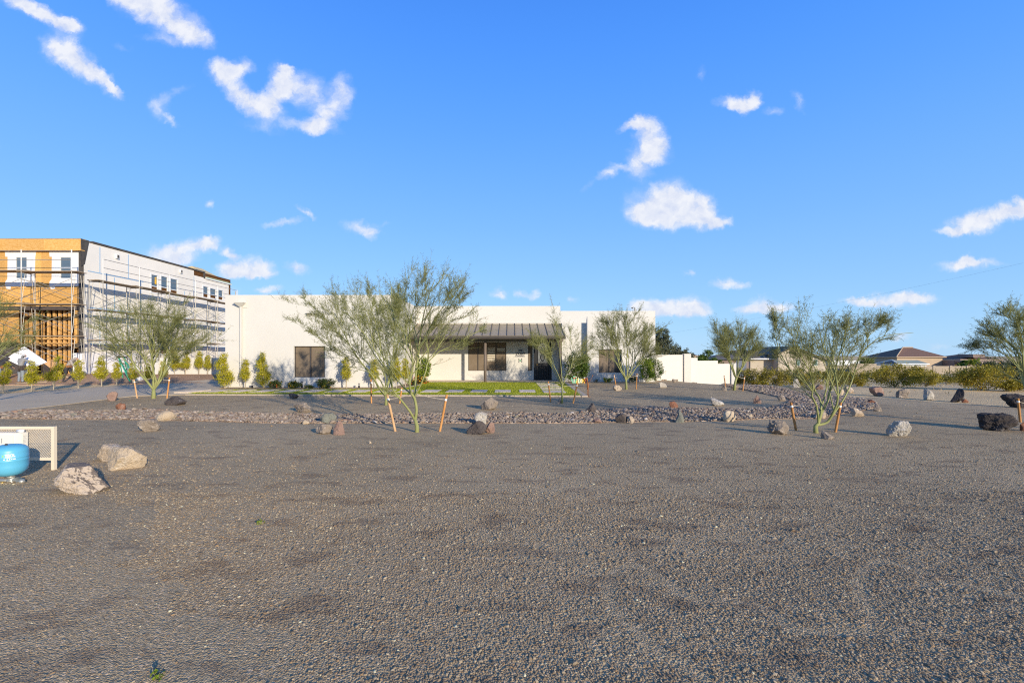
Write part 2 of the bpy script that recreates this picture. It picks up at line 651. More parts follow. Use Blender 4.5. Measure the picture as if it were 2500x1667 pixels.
def rock_mat(name, c1, c2, c3, scale=5):
    """boulder: two tones in blotches, pale mineral crust and pits"""
    m = bpy.data.materials.new(name)
    m.use_nodes = True
    nt = m.node_tree
    L = nt.links.new
    b = nt.nodes['Principled BSDF']
    b.inputs['Roughness'].default_value = 0.9
    b.inputs['Specular IOR Level'].default_value = 0.2
    tc = nt.nodes.new('ShaderNodeTexCoord')
    oi = nt.nodes.new('ShaderNodeObjectInfo')
    off = nt.nodes.new('ShaderNodeVectorMath'); off.operation = 'ADD'
    L(tc.outputs['Object'], off.inputs[0]); L(oi.outputs['Location'], off.inputs[1])
    def N(s, d, r=0.6):
        n = nt.nodes.new('ShaderNodeTexNoise')
        n.inputs['Scale'].default_value = s
        n.inputs['Detail'].default_value = d
        n.inputs['Roughness'].default_value = r
        L(off.outputs[0], n.inputs['Vector'])
        return n.outputs['Fac']
    def MR(x, a, c):
        q = nt.nodes.new('ShaderNodeMapRange')
        q.inputs['From Min'].default_value = a
        q.inputs['From Max'].default_value = c
        L(x, q.inputs['Value'])
        return q.outputs[0]
    def MX(f, a, c):
        q = nt.nodes.new('ShaderNodeMix'); q.data_type = 'RGBA'
        L(f, q.inputs[0])
        for i, w in ((6, a), (7, c)):
            if isinstance(w, tuple):
                q.inputs[i].default_value = (*w, 1)
            else:
                L(w, q.inputs[i])
        return q.outputs[2]
    base = MX(MR(N(scale, 6), 0.38, 0.62), c1, c2)
    crust = MX(MR(N(scale * 0.7, 8, 0.7), 0.56, 0.66), base, c3)
    pits = MR(N(scale * 8, 3), 0.28, 0.42)
    dk = nt.nodes.new('ShaderNodeMapRange')
    dk.inputs['To Min'].default_value = 0.62
    L(pits, dk.inputs['Value'])
    hs = nt.nodes.new('ShaderNodeHueSaturation')
    L(dk.outputs[0], hs.inputs['Value']); L(crust, hs.inputs['Color'])
    L(hs.outputs[0], b.inputs['Base Color'])
    bp = nt.nodes.new('ShaderNodeBump')
    bp.inputs['Strength'].default_value = 1.0
    bp.inputs['Distance'].default_value = 0.06
    L(N(scale * 3, 8, 0.7), bp.inputs['Height'])
    L(bp.outputs[0], b.inputs['Normal'])
    return m


M = {}
M['stucco'] = mat('stucco', (0.63, 0.60, 0.54), 0.9, (0.585, 0.56, 0.50), 0.6, bump=0.10, bscale=60, dist=0.008, spec=0.1, fac=(0.3, 0.75))
M['bronze'] = mat('bronze_metal', (0.06, 0.05, 0.045), 0.5, (0.075, 0.064, 0.056), 4, spec=0.4)
M['roofmetal'] = mat('standing_seam_metal', (0.28, 0.23, 0.155), 0.5, (0.33, 0.27, 0.18), 3, bump=0.25, bscale=7, dist=0.02, spec=0.5, stretch=(1, 3, 1), rand=0.06)
M['screen'] = mat('sun_screen', (0.20, 0.155, 0.11), 0.75, (0.165, 0.125, 0.085), 1.5, spec=0.2)
M['glassdark'] = mat('dark_glass', (0.02, 0.022, 0.025), 0.08, spec=0.6)
M['glassblue'] = mat('blue_grey_glass', (0.09, 0.125, 0.16), 0.12, spec=0.9)  # blue in the base colour stands for reflected sky
M['shutter'] = mat('window_shutter', (0.62, 0.56, 0.44), 0.6)
M['black'] = mat('black_metal', (0.012, 0.012, 0.014), 0.45, spec=0.4)
M['white'] = mat('white_paint', (0.72, 0.71, 0.68), 0.55)
M['osb'] = mat('osb_board', (0.52, 0.27, 0.065), 0.85, (0.62, 0.37, 0.13), 9, detail=8, bump=0.15, bscale=30, rand=0.2, stretch=(1, 1, 1.6))
M['stud'] = mat('pine_stud', (0.50, 0.27, 0.085), 0.8, (0.58, 0.34, 0.13), 3, stretch=(6, 6, 0.6), rand=0.15)
M['stud_dark'] = mat('shaded_backing', (0.085, 0.035, 0.008), 0.9, (0.12, 0.05, 0.012), 4)  # brown darkened to carry the shade inside the open bay
M['felt'] = mat('black_felt', (0.055, 0.05, 0.047), 0.85, (0.085, 0.077, 0.07), 2.5, bump=0.5, bscale=2.5, dist=0.1)
M['foam'] = mat('insulation_sheet', (0.76, 0.715, 0.64), 0.7, (0.72, 0.68, 0.61), 1.2, rand=0.05)
M['foam_white'] = mat('white_foam', (0.80, 0.79, 0.80), 0.6)
M['bluetape'] = mat('blue_tape', (0.25, 0.42, 0.60), 0.6)
M['flash'] = mat('window_wrap', (0.70, 0.70, 0.69), 0.6, (0.6, 0.6, 0.63), 6, fac=(0.6, 0.75))
M['steel'] = mat('galvanised_tube', (0.40, 0.375, 0.33), 0.5, (0.30, 0.275, 0.235), 4, metal=0.3, spec=0.5)
M['steel_white'] = mat('pale_tube', (0.66, 0.64, 0.60), 0.5)
M['plankwood'] = mat('scaffold_plank', (0.27, 0.20, 0.13), 0.9, (0.38, 0.30, 0.21), 2, rand=0.12)
M['hipdeck'] = mat('roof_sheathing', (0.50, 0.40, 0.22), 0.85, (0.56, 0.46, 0.28), 3)
M['stake'] = mat('stake_wood', (0.42, 0.185, 0.05), 0.75, (0.50, 0.25, 0.085), 3, stretch=(8, 8, 1), rand=0.15)
M['stake_pale'] = mat('pale_stake_wood', (0.56, 0.36, 0.19), 0.8, (0.48, 0.27, 0.12), 3, stretch=(8, 8, 1))
M['tape'] = mat('white_band', (0.75, 0.73, 0.68), 0.6)
M['rope'] = mat('tie_cord', (0.55, 0.47, 0.36), 0.8)
M['bark'] = mat('green_bark', (0.21, 0.225, 0.075), 0.75, (0.30, 0.30, 0.12), 4, bump=0.3, bscale=40, dist=0.004)
M['bark_grey'] = mat('pale_bark', (0.42, 0.36, 0.27), 0.85, (0.32, 0.27, 0.19), 12)
M['leaf_pv'] = leaf_mat('palo_verde_leaf', (0.12, 0.135, 0.030), (0.235, 0.23, 0.06), 0.38)
M['leaf_pv2'] = leaf_mat('sparse_tree_leaf', (0.16, 0.17, 0.035), (0.27, 0.26, 0.06), 0.4)
M['leaf_ficus'] = leaf_mat('yellow_green_leaf', (0.24, 0.25, 0.012), (0.62, 0.53, 0.025), 0.30, 3.5)
M['leaf_vine'] = leaf_mat('bright_vine_leaf', (0.12, 0.20, 0.012), (0.30, 0.36, 0.03), 0.35, 3)
M['leaf_dark'] = leaf_mat('deep_green_leaf', (0.045, 0.09, 0.01), (0.13, 0.19, 0.025), 0.3, 3)
M['leaf_creo'] = leaf_mat('creosote_leaf', (0.19, 0.16, 0.018), (0.44, 0.36, 0.035), 0.35, 1.6)
M['leaf_grey'] = leaf_mat('grey_green_leaf', (0.07, 0.085, 0.045), (0.15, 0.16, 0.09), 0.3, 1.5)
M['leaf_lant'] = leaf_mat('lantana_leaf', (0.045, 0.075, 0.012), (0.12, 0.15, 0.025), 0.3, 3)
M['fl_orange'] = mat('orange_petals', (0.65, 0.12, 0.02), 0.7)
M['fl_yellow'] = mat('yellow_petals', (0.75, 0.42, 0.02), 0.7)
M['blue_tank'] = mat('blue_tank_paint', (0.10, 0.40, 0.58), 0.40, (0.11, 0.42, 0.60), 2, spec=0.5)
M['galv'] = mat('galvanised_pipe', (0.42, 0.41, 0.36), 0.4, (0.33, 0.32, 0.28), 10, metal=0.5, spec=0.5)
M['brass'] = mat('brass_valve', (0.40, 0.27, 0.09), 0.4, metal=0.6)
M['cream_steel'] = mat('cream_painted_steel', (0.68, 0.58, 0.43), 0.6, (0.60, 0.42, 0.24), 14, fac=(0.6, 0.8))
M['cream_box'] = mat('cream_cabinet', (0.74, 0.70, 0.60), 0.5)
M['white_ink'] = mat('white_print', (0.80, 0.82, 0.84), 0.5)
M['green_ink'] = mat('green_print', (0.30, 0.60, 0.15), 0.5)
M['dark_ink'] = mat('dark_print', (0.05, 0.05, 0.06), 0.6)
M['grey_ink'] = mat('grey_print', (0.35, 0.34, 0.33), 0.6)
M['paver'] = mat('grey_paver', (0.70, 0.575, 0.43), 0.9, (0.62, 0.51, 0.38), 6, bump=0.2, bscale=60, dist=0.005, rand=0.08)
M['driveway'] = mat('driveway_concrete', (0.60, 0.475, 0.31), 0.9, (0.54, 0.43, 0.285), 0.8, bump=0.25, bscale=90, dist=0.006)
M['edging'] = mat('edging_block', (0.46, 0.38, 0.29), 0.9, (0.40, 0.33, 0.25), 6, rand=0.08)
M['turf'] = leaf_mat('turf_blade', (0.20, 0.24, 0.012), (0.36, 0.37, 0.025), 0.2, 4)
M['turfbase'] = mat('turf_base', (0.36, 0.38, 0.025), 0.95, (0.30, 0.33, 0.018), 4, bump=0.5, bscale=90, dist=0.02)
M['rust'] = mat('rusty_steel', (0.19, 0.075, 0.03), 0.85, (0.28, 0.12, 0.05), 12)
M['skin'] = mat('skin', (0.45, 0.25, 0.17), 0.6)
M['hoodie'] = mat('grey_hoodie', (0.27, 0.265, 0.255), 0.9, (0.23, 0.225, 0.22), 8)
M['hoodie_warm'] = mat('warm_grey_hoodie', (0.36, 0.31, 0.27), 0.9, (0.31, 0.27, 0.235), 8)
M['trousers'] = mat('dark_trousers', (0.04, 0.04, 0.045), 0.9)
M['jeans'] = mat('pale_jeans', (0.24, 0.27, 0.29), 0.9, (0.19, 0.22, 0.25), 8)
M['leather'] = mat('tool_belt_leather', (0.10, 0.075, 0.06), 0.8, (0.06, 0.05, 0.045), 10)
M['tan_leather'] = mat('tan_leather', (0.30, 0.14, 0.055), 0.8)
M['ladder_green'] = mat('green_fibreglass', (0.03, 0.32, 0.19), 0.5)
M['tile_brown'] = mat('brown_roof_tile', (0.17, 0.095, 0.062), 0.85, (0.22, 0.13, 0.085), 2.5, bump=0.6, bscale=6, dist=0.08, stretch=(1, 3, 3))
M['tile_grey'] = mat('grey_roof_tile', (0.15, 0.125, 0.10), 0.85, (0.20, 0.165, 0.13), 2.5, bump=0.6, bscale=6, dist=0.08, stretch=(3, 1, 1))
M['house_tan'] = mat('tan_stucco', (0.41, 0.315, 0.22), 0.9, (0.38, 0.29, 0.205), 0.5)
M['house_beige'] = mat('beige_stucco', (0.46, 0.40, 0.31), 0.9, (0.43, 0.37, 0.29), 0.5)
M['house_grey'] = mat('grey_brown_stucco', (0.22, 0.17, 0.145), 0.9)
M['blockwall'] = mat('block_wall', (0.36, 0.30, 0.22), 0.9, (0.32, 0.265, 0.20), 0.7)
M['shed_roof'] = mat('pale_green_shingle', (0.25, 0.29, 0.25), 0.85)
M['trim_white'] = mat('white_trim', (0.72, 0.72, 0.70), 0.6)
M['green_sign'] = mat('sage_enamel', (0.17, 0.42, 0.24), 0.5)
M['yellow_sign'] = mat('yellow_enamel', (0.80, 0.47, 0.03), 0.5)
M['cream_sign'] = mat('cream_enamel', (0.72, 0.68, 0.42), 0.5)
M['red_sign'] = mat('coral_enamel', (0.72, 0.13, 0.06), 0.5)
M['teal_sign'] = mat('pale_teal_enamel', (0.35, 0.55, 0.42), 0.5)
M['gravel'] = gravel_mat('gravel_chips', [(0.30, 0.22, 0.125), (0.405, 0.30, 0.170), (0.445, 0.332, 0.189), (0.48, 0.358, 0.205), (0.535, 0.40, 0.236), (0.74, 0.52, 0.31)], 75, brown=(0.23, 0.16, 0.10), speck=.05)
M['soil'] = gravel_mat('desert_soil', [(0.60, 0.42, 0.21), (0.68, 0.48, 0.245), (0.71, 0.51, 0.26), (0.74, 0.53, 0.28), (0.76, 0.56, 0.30), (0.78, 0.61, 0.37)], 40, brown=(0.45, 0.30, 0.165))
M['dirt'] = gravel_mat('building_site_dirt', [(0.38, 0.235, 0.13), (0.46, 0.28, 0.16), (0.50, 0.31, 0.18), (0.53, 0.33, 0.19), (0.56, 0.36, 0.21), (0.64, 0.45, 0.30)], 30, brown=(0.25, 0.15, 0.09))
M['washbase'] = gravel_mat('wash_base', [(0.16, 0.11, 0.075), (0.25, 0.175, 0.125), (0.33, 0.235, 0.17), (0.38, 0.27, 0.195), (0.43, 0.33, 0.25), (0.5, 0.42, 0.34)], 16, patch=0.2)
ROCK = {
    'pale': rock_mat('pale_boulder', (0.52, 0.42, 0.31), (0.44, 0.345, 0.25), (0.68, 0.60, 0.50)),
    'tan': rock_mat('tan_boulder', (0.58, 0.46, 0.32), (0.50, 0.39, 0.265), (0.62, 0.53, 0.41)),
    'grey': rock_mat('grey_boulder', (0.33, 0.27, 0.21), (0.24, 0.195, 0.155), (0.58, 0.50, 0.42)),
    'dark': rock_mat('dark_boulder', (0.13, 0.105, 0.09), (0.085, 0.07, 0.062), (0.24, 0.21, 0.185)),
    'black': rock_mat('black_boulder', (0.075, 0.062, 0.055), (0.05, 0.042, 0.04), (0.15, 0.135, 0.125)),
    'red': rock_mat('red_boulder', (0.29, 0.135, 0.08), (0.23, 0.105, 0.065), (0.36, 0.22, 0.16)),
    'pink': rock_mat('pinkish_boulder', (0.33, 0.215, 0.165), (0.26, 0.165, 0.13), (0.48, 0.38, 0.33)),
    'white': rock_mat('white_boulder', (0.50, 0.455, 0.385), (0.38, 0.34, 0.285), (0.64, 0.60, 0.54)),
    'green': rock_mat('greenish_boulder', (0.235, 0.235, 0.19), (0.19, 0.19, 0.155), (0.34, 0.33, 0.28)),
}


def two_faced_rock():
    """dark skin, paler on faces turned towards the front"""
    m = rock_mat('two_faced_boulder', (0.27, 0.215, 0.17), (0.20, 0.16, 0.13), (0.44, 0.38, 0.32))
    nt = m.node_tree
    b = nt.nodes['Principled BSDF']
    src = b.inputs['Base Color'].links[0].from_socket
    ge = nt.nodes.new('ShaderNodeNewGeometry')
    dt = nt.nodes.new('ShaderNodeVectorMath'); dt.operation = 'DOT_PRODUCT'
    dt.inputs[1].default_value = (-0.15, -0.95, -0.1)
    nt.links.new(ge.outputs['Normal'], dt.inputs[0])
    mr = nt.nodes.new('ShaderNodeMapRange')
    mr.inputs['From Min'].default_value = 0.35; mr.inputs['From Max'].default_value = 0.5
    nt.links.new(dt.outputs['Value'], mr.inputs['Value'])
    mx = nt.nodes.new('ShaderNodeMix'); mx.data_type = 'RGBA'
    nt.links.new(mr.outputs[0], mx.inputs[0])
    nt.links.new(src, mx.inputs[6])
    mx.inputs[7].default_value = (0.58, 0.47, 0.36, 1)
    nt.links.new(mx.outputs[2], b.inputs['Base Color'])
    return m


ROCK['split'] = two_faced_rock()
# ------------------------------------------------------------------ ground
def sheet(name, poly, material, dz, cell=0.8, skirt=0.05, kind='structure'):
    """a sheet that follows the ground inside an outline (list of x, y)"""
    poly = [Vector((p[0], p[1])) for p in poly]
    # subdivide the outline
    out = []
    for i, p in enumerate(poly):
        q = poly[(i + 1) % len(poly)]
        n = max(1, int((q - p).length / cell))
        for k in range(n):
            out.append(p.lerp(q, k / n))
    xs = [p.x for p in out]; ys = [p.y for p in out]
    def inside(x, y):
        c = False
        j = len(out) - 1
        for i in range(len(out)):
            if (out[i].y > y) != (out[j].y > y) and x < (out[j].x - out[i].x) * (y - out[i].y) / (out[j].y - out[i].y) + out[i].x:
                c = not c
            j = i
        return c
    pts = list(out)
    nx = int((max(xs) - min(xs)) / cell); ny = int((max(ys) - min(ys)) / cell)
    for i in range(1, nx):
        for j in range(1, ny):
            x = min(xs) + i * cell + (j % 2) * cell * .5; y = min(ys) + j * cell
            if inside(x, y):
                pts.append(Vector((x, y)))
    nb = len(out)
    r = delaunay_2d_cdt(pts, [], [list(range(nb))], 1, 1e-4)
    vs, fs = r[0], r[2]
    V = [(v.x, v.y, h(v.x, v.y) + dz) for v in vs]
    m = MB()
    m.add(V, [tuple(f) for f in fs])
    # skirt
    ring = [(p.x, p.y, h(p.x, p.y) + dz) for p in out]
    low = [(a, b, c - skirt) for a, b, c in ring]
    n = len(ring)
    m.add(ring + low, [(i, (i + 1) % n, n + (i + 1) % n, n + i) for i in range(n)])
    o = m.build(name, material)
    for p in o.data.polygons:
        p.use_smooth = True
    # faces up
    import bmesh
    bm = bmesh.new(); bm.from_mesh(o.data)
    for f in bm.faces:
        if abs(f.normal.z) > 0.5 and f.normal.z < 0:
            f.normal_flip()
    bm.to_mesh(o.data); bm.free()
    tag(o, kind=kind)
    return o


def gpoly(pp):
    return [(G(a, b).x, G(a, b).y) for a, b in pp]


# the desert floor: fine near the yard, coarse out to the horizon
def big_ground():
    xs = sorted(set([-1500, -700, -300, -150, -90] + [x * 1.5 for x in range(-40, 47)] + [95, 150, 300, 700, 1500]))
    ys = sorted(set([-60, -30, -15, -6] + [y * 1.5 for y in range(-2, 60)] + [95, 104, 112, 125, 150, 200, 300, 600, 1000, 1800]))
    V = [(x, y, h(x, y) - 0.02) for y in ys for x in xs]
    n = len(xs)
    Fs = [(j * n + i, j * n + i + 1, (j + 1) * n + i + 1, (j + 1) * n + i) for j in range(len(ys) - 1) for i in range(n - 1)]
    o = MB().add(V, Fs).build('ground', M['soil'], smooth=True)
    tag(o, kind='structure')


big_ground()
GRAVEL = gpoly([(1560, 924), (1610, 929), (1795, 934), (1900, 941), (2060, 967), (2180, 973), (2310, 984), (2500, 995), (2700, 1006)]) + [(17.5, 8), (17.5, -6), (-18, -6)] + \
    gpoly([(-320, 1012), (0, 1000), (260, 970), (470, 957), (550, 948), (570, 936), (640, 930)]) + [(6, 32)]
sheet('gravel_yard', GRAVEL, M['gravel'], 0.004, 0.7)
dirt_poly = [(-60, 22.5), (-17.6, 27.5), (-14.6, 31), (-14.6, 75), (-60, 75)]
sheet('dirt_lot', dirt_poly, M['dirt'], 0.006, 1.2)
DRIVE = gpoly([(-260, 990), (-120, 975), (0, 963), (100, 955), (250, 944), (400, 934), (500, 928), (548, 927)]) + [(-14.6, 27.4), (-14.6, 24.4)] + \
    gpoly([(520, 958), (500, 962), (455, 963.5), (330, 967), (270, 974), (190, 984), (90, 996), (0, 1007), (-150, 1027), (-260, 1042)])
sheet('driveway', DRIVE, M['driveway'], 0.016, 0.7)
WASH = gpoly([(-60, 1013), (0, 1010), (64, 1003), (212, 1006), (361, 1001), (480, 1007), (600, 1010), (720, 1012), (855, 1013), (980, 1011), (1110, 1010), (1176, 1009), (1278, 1010), (1380, 1011), (1430, 1006), (1470, 1002),
              (1530, 998), (1580, 995), (1650, 996), (1710, 998), (1797, 1000), (1873, 997), (1922, 987), (1931, 976), (1894, 968), (1851, 959), (1797, 948), (1760, 941), (1797, 936), (1862, 942), (1927, 953), (2000, 963),
              (2060, 968), (2137, 981), (2145, 992), (2108, 1003), (2028, 1017), (1992, 1022), (1873, 1023), (1764, 1028), (1670, 1030), (1580, 1030), (1400, 1034), (1200, 1034), (940, 1034), (700, 1034), (500, 1029), (297, 1025), (149, 1025), (0, 1022), (-60, 1026)])
sheet('wash', WASH, M['washbase'], 0.02, 0.6, skirt=0.05)


def in_poly(poly, X, Y):
    P = np.array(poly)
    c = np.zeros(len(X), bool)
    j = len(P) - 1
    for i in range(len(P)):
        xi, yi = P[i]; xj, yj = P[j]
        hit = ((yi > Y) != (yj > Y)) & (X < (xj - xi) * (Y - yi) / ((yj - yi) if yj != yi else 1e-9) + xi)
        c ^= hit
        j = i
    return c


def scatter(name, P, SC, material, label, cat=None, flat=0.7):
    """loose stones: a point cloud whose points carry angular chips"""
    me = bpy.data.meshes.new(name)
    me.vertices.add(len(P))
    me.vertices.foreach_set('co', np.asarray(P, dtype=np.float32).ravel())
    at_ = me.attributes.new('chip', 'FLOAT_VECTOR', 'POINT')
    at_.data.foreach_set('vector', np.asarray(SC, dtype=np.float32).ravel())
    ob = bpy.data.objects.new(name, me)
    C.objects.link(ob)
    me.materials.append(material)
    ng = bpy.data.node_groups.new(name + '_nodes', 'GeometryNodeTree')
    ng.interface.new_socket('Geometry', in_out='INPUT', socket_type='NodeSocketGeometry')
    ng.interface.new_socket('Geometry', in_out='OUTPUT', socket_type='NodeSocketGeometry')
    gi = ng.nodes.new('NodeGroupInput'); go = ng.nodes.new('NodeGroupOutput')
    ico = ng.nodes.new('GeometryNodeMeshIcoSphere')
    ico.inputs['Radius'].default_value = 1
    ico.inputs['Subdivisions'].default_value = 1
    sm = ng.nodes.new('GeometryNodeSetMaterial')
    sm.inputs['Material'].default_value = material
    ip = ng.nodes.new('GeometryNodeInstanceOnPoints')
    na = ng.nodes.new('GeometryNodeInputNamedAttribute'); na.data_type = 'FLOAT_VECTOR'
    na.inputs['Name'].default_value = 'chip'
    rv = ng.nodes.new('FunctionNodeRandomValue'); rv.data_type = 'FLOAT_VECTOR'
    rv.inputs[0].default_value = (-0.5, -0.5, 0); rv.inputs[1].default_value = (0.5, 0.5, 6.28)
    L = ng.links.new
    L(ico.outputs['Mesh'], sm.inputs['Geometry'])
    L(gi.outputs[0], ip.inputs['Points'])
    L(sm.outputs[0], ip.inputs['Instance'])
    L(rv.outputs[0], ip.inputs['Rotation'])
    L(na.outputs['Attribute'], ip.inputs['Scale'])
    L(ip.outputs[0], go.inputs[0])
    md = ob.modifiers.new('scatter', 'NODES')
    md.node_group = ng
    tag(ob, label, cat, kind='stuff')
    return ob


def chip_mat(name, cols, rough=0.85, patch=0.6):
    m = bpy.data.materials.new(name)
    m.use_nodes = True
    nt = m.node_tree
    L = nt.links.new
    b = nt.nodes['Principled BSDF']
    b.inputs['Roughness'].default_value = rough
    b.inputs['Specular IOR Level'].default_value = 0.25
    oi = nt.nodes.new('ShaderNodeObjectInfo')
    cr = nt.nodes.new('ShaderNodeValToRGB')
    cr.color_ramp.interpolation = 'CONSTANT'
    e = cr.color_ramp.elements
    tot = sum(c[1] for c in cols)
    p = 0
    for i, (c, w) in enumerate(cols):
        if i < 2:
            x = e[i]; x.position = p
        else:
            x = e.new(p)
        x.color = (*c, 1)
        p += w / tot
    L(oi.outputs['Random'], cr.inputs[0])
    tc = nt.nodes.new('ShaderNodeTexCoord')
    n = nt.nodes.new('ShaderNodeTexNoise')
    n.inputs['Scale'].default_value = 3
    L(tc.outputs['Object'], n.inputs['Vector'])
    mr = nt.nodes.new('ShaderNodeMapRange')
    mr.inputs['To Min'].default_value = 0.75
    mr.inputs['To Max'].default_value = 1.2
    L(n.outputs['Fac'], mr.inputs['Value'])
    hs = nt.nodes.new('ShaderNodeHueSaturation')
    L(mr.outputs[0], hs.inputs['Value'])
    L(cr.outputs[0], hs.inputs['Color'])
    # worn brown patches run through the stones as well as the ground
    mp = nt.nodes.new('ShaderNodeMapping')
    mp.inputs['Scale'].default_value = (0.9, 1.7, 1)
    mp.inputs['Rotation'].default_value = (0, 0, 0.25)
    L(oi.outputs['Location'], mp.inputs[0])
    n1 = nt.nodes.new('ShaderNodeTexNoise')
    n1.inputs['Scale'].default_value = 1.7
    n1.inputs['Detail'].default_value = 6
    n1.inputs['Roughness'].default_value = 0.65
    L(mp.outputs[0], n1.inputs['Vector'])
    m2 = nt.nodes.new('ShaderNodeMapRange')
    m2.inputs['From Min'].default_value = 0.535
    m2.inputs['From Max'].default_value = 0.63
    m2.inputs['To Max'].default_value = patch
    L(n1.outputs['Fac'], m2.inputs['Value'])
    mx = nt.nodes.new('ShaderNodeMix'); mx.data_type = 'RGBA'
    L(m2.outputs[0], mx.inputs[0])
    L(hs.outputs[0], mx.inputs[6])
    mx.inputs[7].default_value = (0.14, 0.095, 0.06, 1)
    L(mx.outputs[2], b.inputs['Base Color'])
    return m


M['chip'] = chip_mat('loose_chips', [((0.195, 0.145, 0.090), 4), ((0.285, 0.216, 0.136), 6), ((0.348, 0.270, 0.171), 6), ((0.234, 0.178, 0.113), 5), ((0.423, 0.332, 0.214), 3), ((0.329, 0.215, 0.113), 2), ((0.630, 0.566, 0.362), 0.25), ((0.630, 0.270, 0.136), 0.10)])
M['cobble'] = chip_mat('wash_cobbles', [((0.22, 0.165, 0.12), 3), ((0.30, 0.23, 0.17), 5), ((0.33, 0.265, 0.205), 4), ((0.27, 0.215, 0.165), 3), ((0.18, 0.135, 0.10), 3), ((0.39, 0.32, 0.25), 2), ((0.29, 0.185, 0.125), 0.9), ((0.55, 0.48, 0.40), 0.3), ((0.22, 0.20, 0.15), 1)], patch=0.0)

# smoother, finer-grained ground in the near left and along curving bands at the right
SMOOTH = gpoly([(-200, 1185), (250, 1190), (400, 1300), (375, 1360), (360, 1430), (400, 1475), (470, 1500), (560, 1538), (650, 1560), (680, 1590), (676, 1640), (672, 1690)]) + [(-3.5, 1.9), (-6, 1.9), (-9, 4)]
BANDS = [[(1480, 1430), (1500, 1395), (1545, 1378), (1600, 1405), (1660, 1445), (1720, 1477), (1790, 1470), (1840, 1475), (1880, 1495), (1940, 1543), (2130, 1543)],
         [(1482, 1430), (1490, 1480), (1560, 1550), (1620, 1600), (1690, 1640), (1740, 1680)],
         [(2135, 1545), (2142, 1510), (2105, 1470), (2097, 1420), (2115, 1385), (2160, 1370), (2250, 1392), (2340, 1425), (2500, 1460)],
         [(1860, 1600), (1920, 1640), (1960, 1670)]]


def near_gravel():
    rng = np.random.default_rng(11)
    PP, SS = [], []
    for y0, y1, s, r in ((2.15, 3.9, 0.0132, 0.0056), (3.9, 5.8, 0.0178, 0.0066), (5.8, 9.6, 0.027, 0.0068)):
        nx = int((y1 * 2.4) / s)
        ny = int((y1 - y0) / s)
        gx, gy = np.meshgrid(np.arange(nx), np.arange(ny))
        X = (gx.ravel() - nx / 2) * s + rng.uniform(-.6, .6, nx * ny) * s
        Y = y0 + gy.ravel() * s + rng.uniform(-.6, .6, nx * ny) * s
        k = np.abs(X) < Y * 1.1 + 0.35
        X, Y = X[k], Y[k]
        wob = np.array([mnoise.fractal(Vector((x * 2.2, y * 2.2, 9)), 1, 2, 4) for x, y in zip(X, Y)]) * .35
        sm = in_poly(SMOOTH, X + wob, Y + wob * .7)
        # bands: distance in the ground plane to the traced curves
        bd = np.full(len(X), 9.0)
        for b in BANDS:
            q = gpoly(b)
            for (ax, ay), (bx, by) in zip(q, q[1:]):
                dx, dy = bx - ax, by - ay
                t = np.clip(((X - ax) * dx + (Y - ay) * dy) / (dx * dx + dy * dy + 1e-9), 0, 1)
                bd = np.minimum(bd, np.hypot(X - ax - t * dx, Y - ay - t * dy))
        band = bd < 0.045
        n1 = np.array([mnoise.noise(Vector((x * 1.3, y * 1.3, 0))) for x, y in zip(X, Y)])
        fade = np.clip((9.5 - Y) / 5.0, 0, 1)
        keep = rng.random(len(X)) < fade * np.where(sm, 0.5, np.where(band, 0.5, 0.95 - 0.3 * (n1 > 0.18)))
        keep &= ~in_poly(WASH, X, Y)
        size = r * rng.lognormal(0, 0.36, len(X)) * np.where(sm, 0.62, np.where(band, 0.66, 0.94))
        X, Y, size = X[keep], Y[keep], size[keep]
        Z = np.array([h(x, y) for x, y in zip(X, Y)]) + 0.004 + size * 0.15
        PP.append(np.c_[X, Y, Z])
        SS.append(np.c_[size * rng.uniform(.7, 1.35, len(X)), size * rng.uniform(.7, 1.2, len(X)), size * rng.uniform(.4, .72, len(X))])
    # scattered larger chips and pale bits further out
    n = 900
    X = rng.uniform(-16, 17, n); Y = rng.uniform(4, 19, n)
    k = in_poly(GRAVEL, X, Y) & ~in_poly(WASH, X, Y) & ~in_poly(DRIVE, X, Y)
    X, Y = X[k], Y[k]
    size = 0.009 * rng.lognormal(0, 0.3, len(X)) * (0.6 + Y / 20)
    Z = np.array([h(x, y) for x, y in zip(X, Y)]) + 0.004 + size * 0.3
    PP.append(np.c_[X, Y, Z]); SS.append(np.c_[size * 1.2, size, size * .7])
    scatter('gravel', np.concatenate(PP), np.concatenate(SS), M['chip'], 'crushed grey brown gravel chips covering the front yard')


near_gravel()


def wash_stones():
    rng = np.random.default_rng(5)
    W = np.array(WASH)
    x0, x1, y0, y1 = W[:, 0].min(), W[:, 0].max(), W[:, 1].min(), W[:, 1].max()
    s = 0.055
    nx, ny = int((x1 - x0) / s), int((y1 - y0) / s)
    gx, gy = np.meshgrid(np.arange(nx), np.arange(ny))
    X = x0 + gx.ravel() * s + rng.uniform(-.7, .7, nx * ny) * s
    Y = y0 + gy.ravel() * s + rng.uniform(-.7, .7, nx * ny) * s
    k = in_poly(WASH, X, Y)
    X, Y = X[k], Y[k]
    size = 0.026 * rng.lognormal(0, 0.35, len(X)) * np.where(X < -8, 1.15, 1)
    Z = np.array([h(x, y) for x, y in zip(X, Y)]) + 0.02 + size * 0.35
    scatter('wash_stones', np.c_[X, Y, Z], np.c_[size * rng.uniform(.7, 1.5, len(X)), size * rng.uniform(.7, 1.2, len(X)), size * rng.uniform(.4, .8, len(X))], M['cobble'],
            'mixed pink grey and rust cobbles filling the dry wash')


wash_stones()
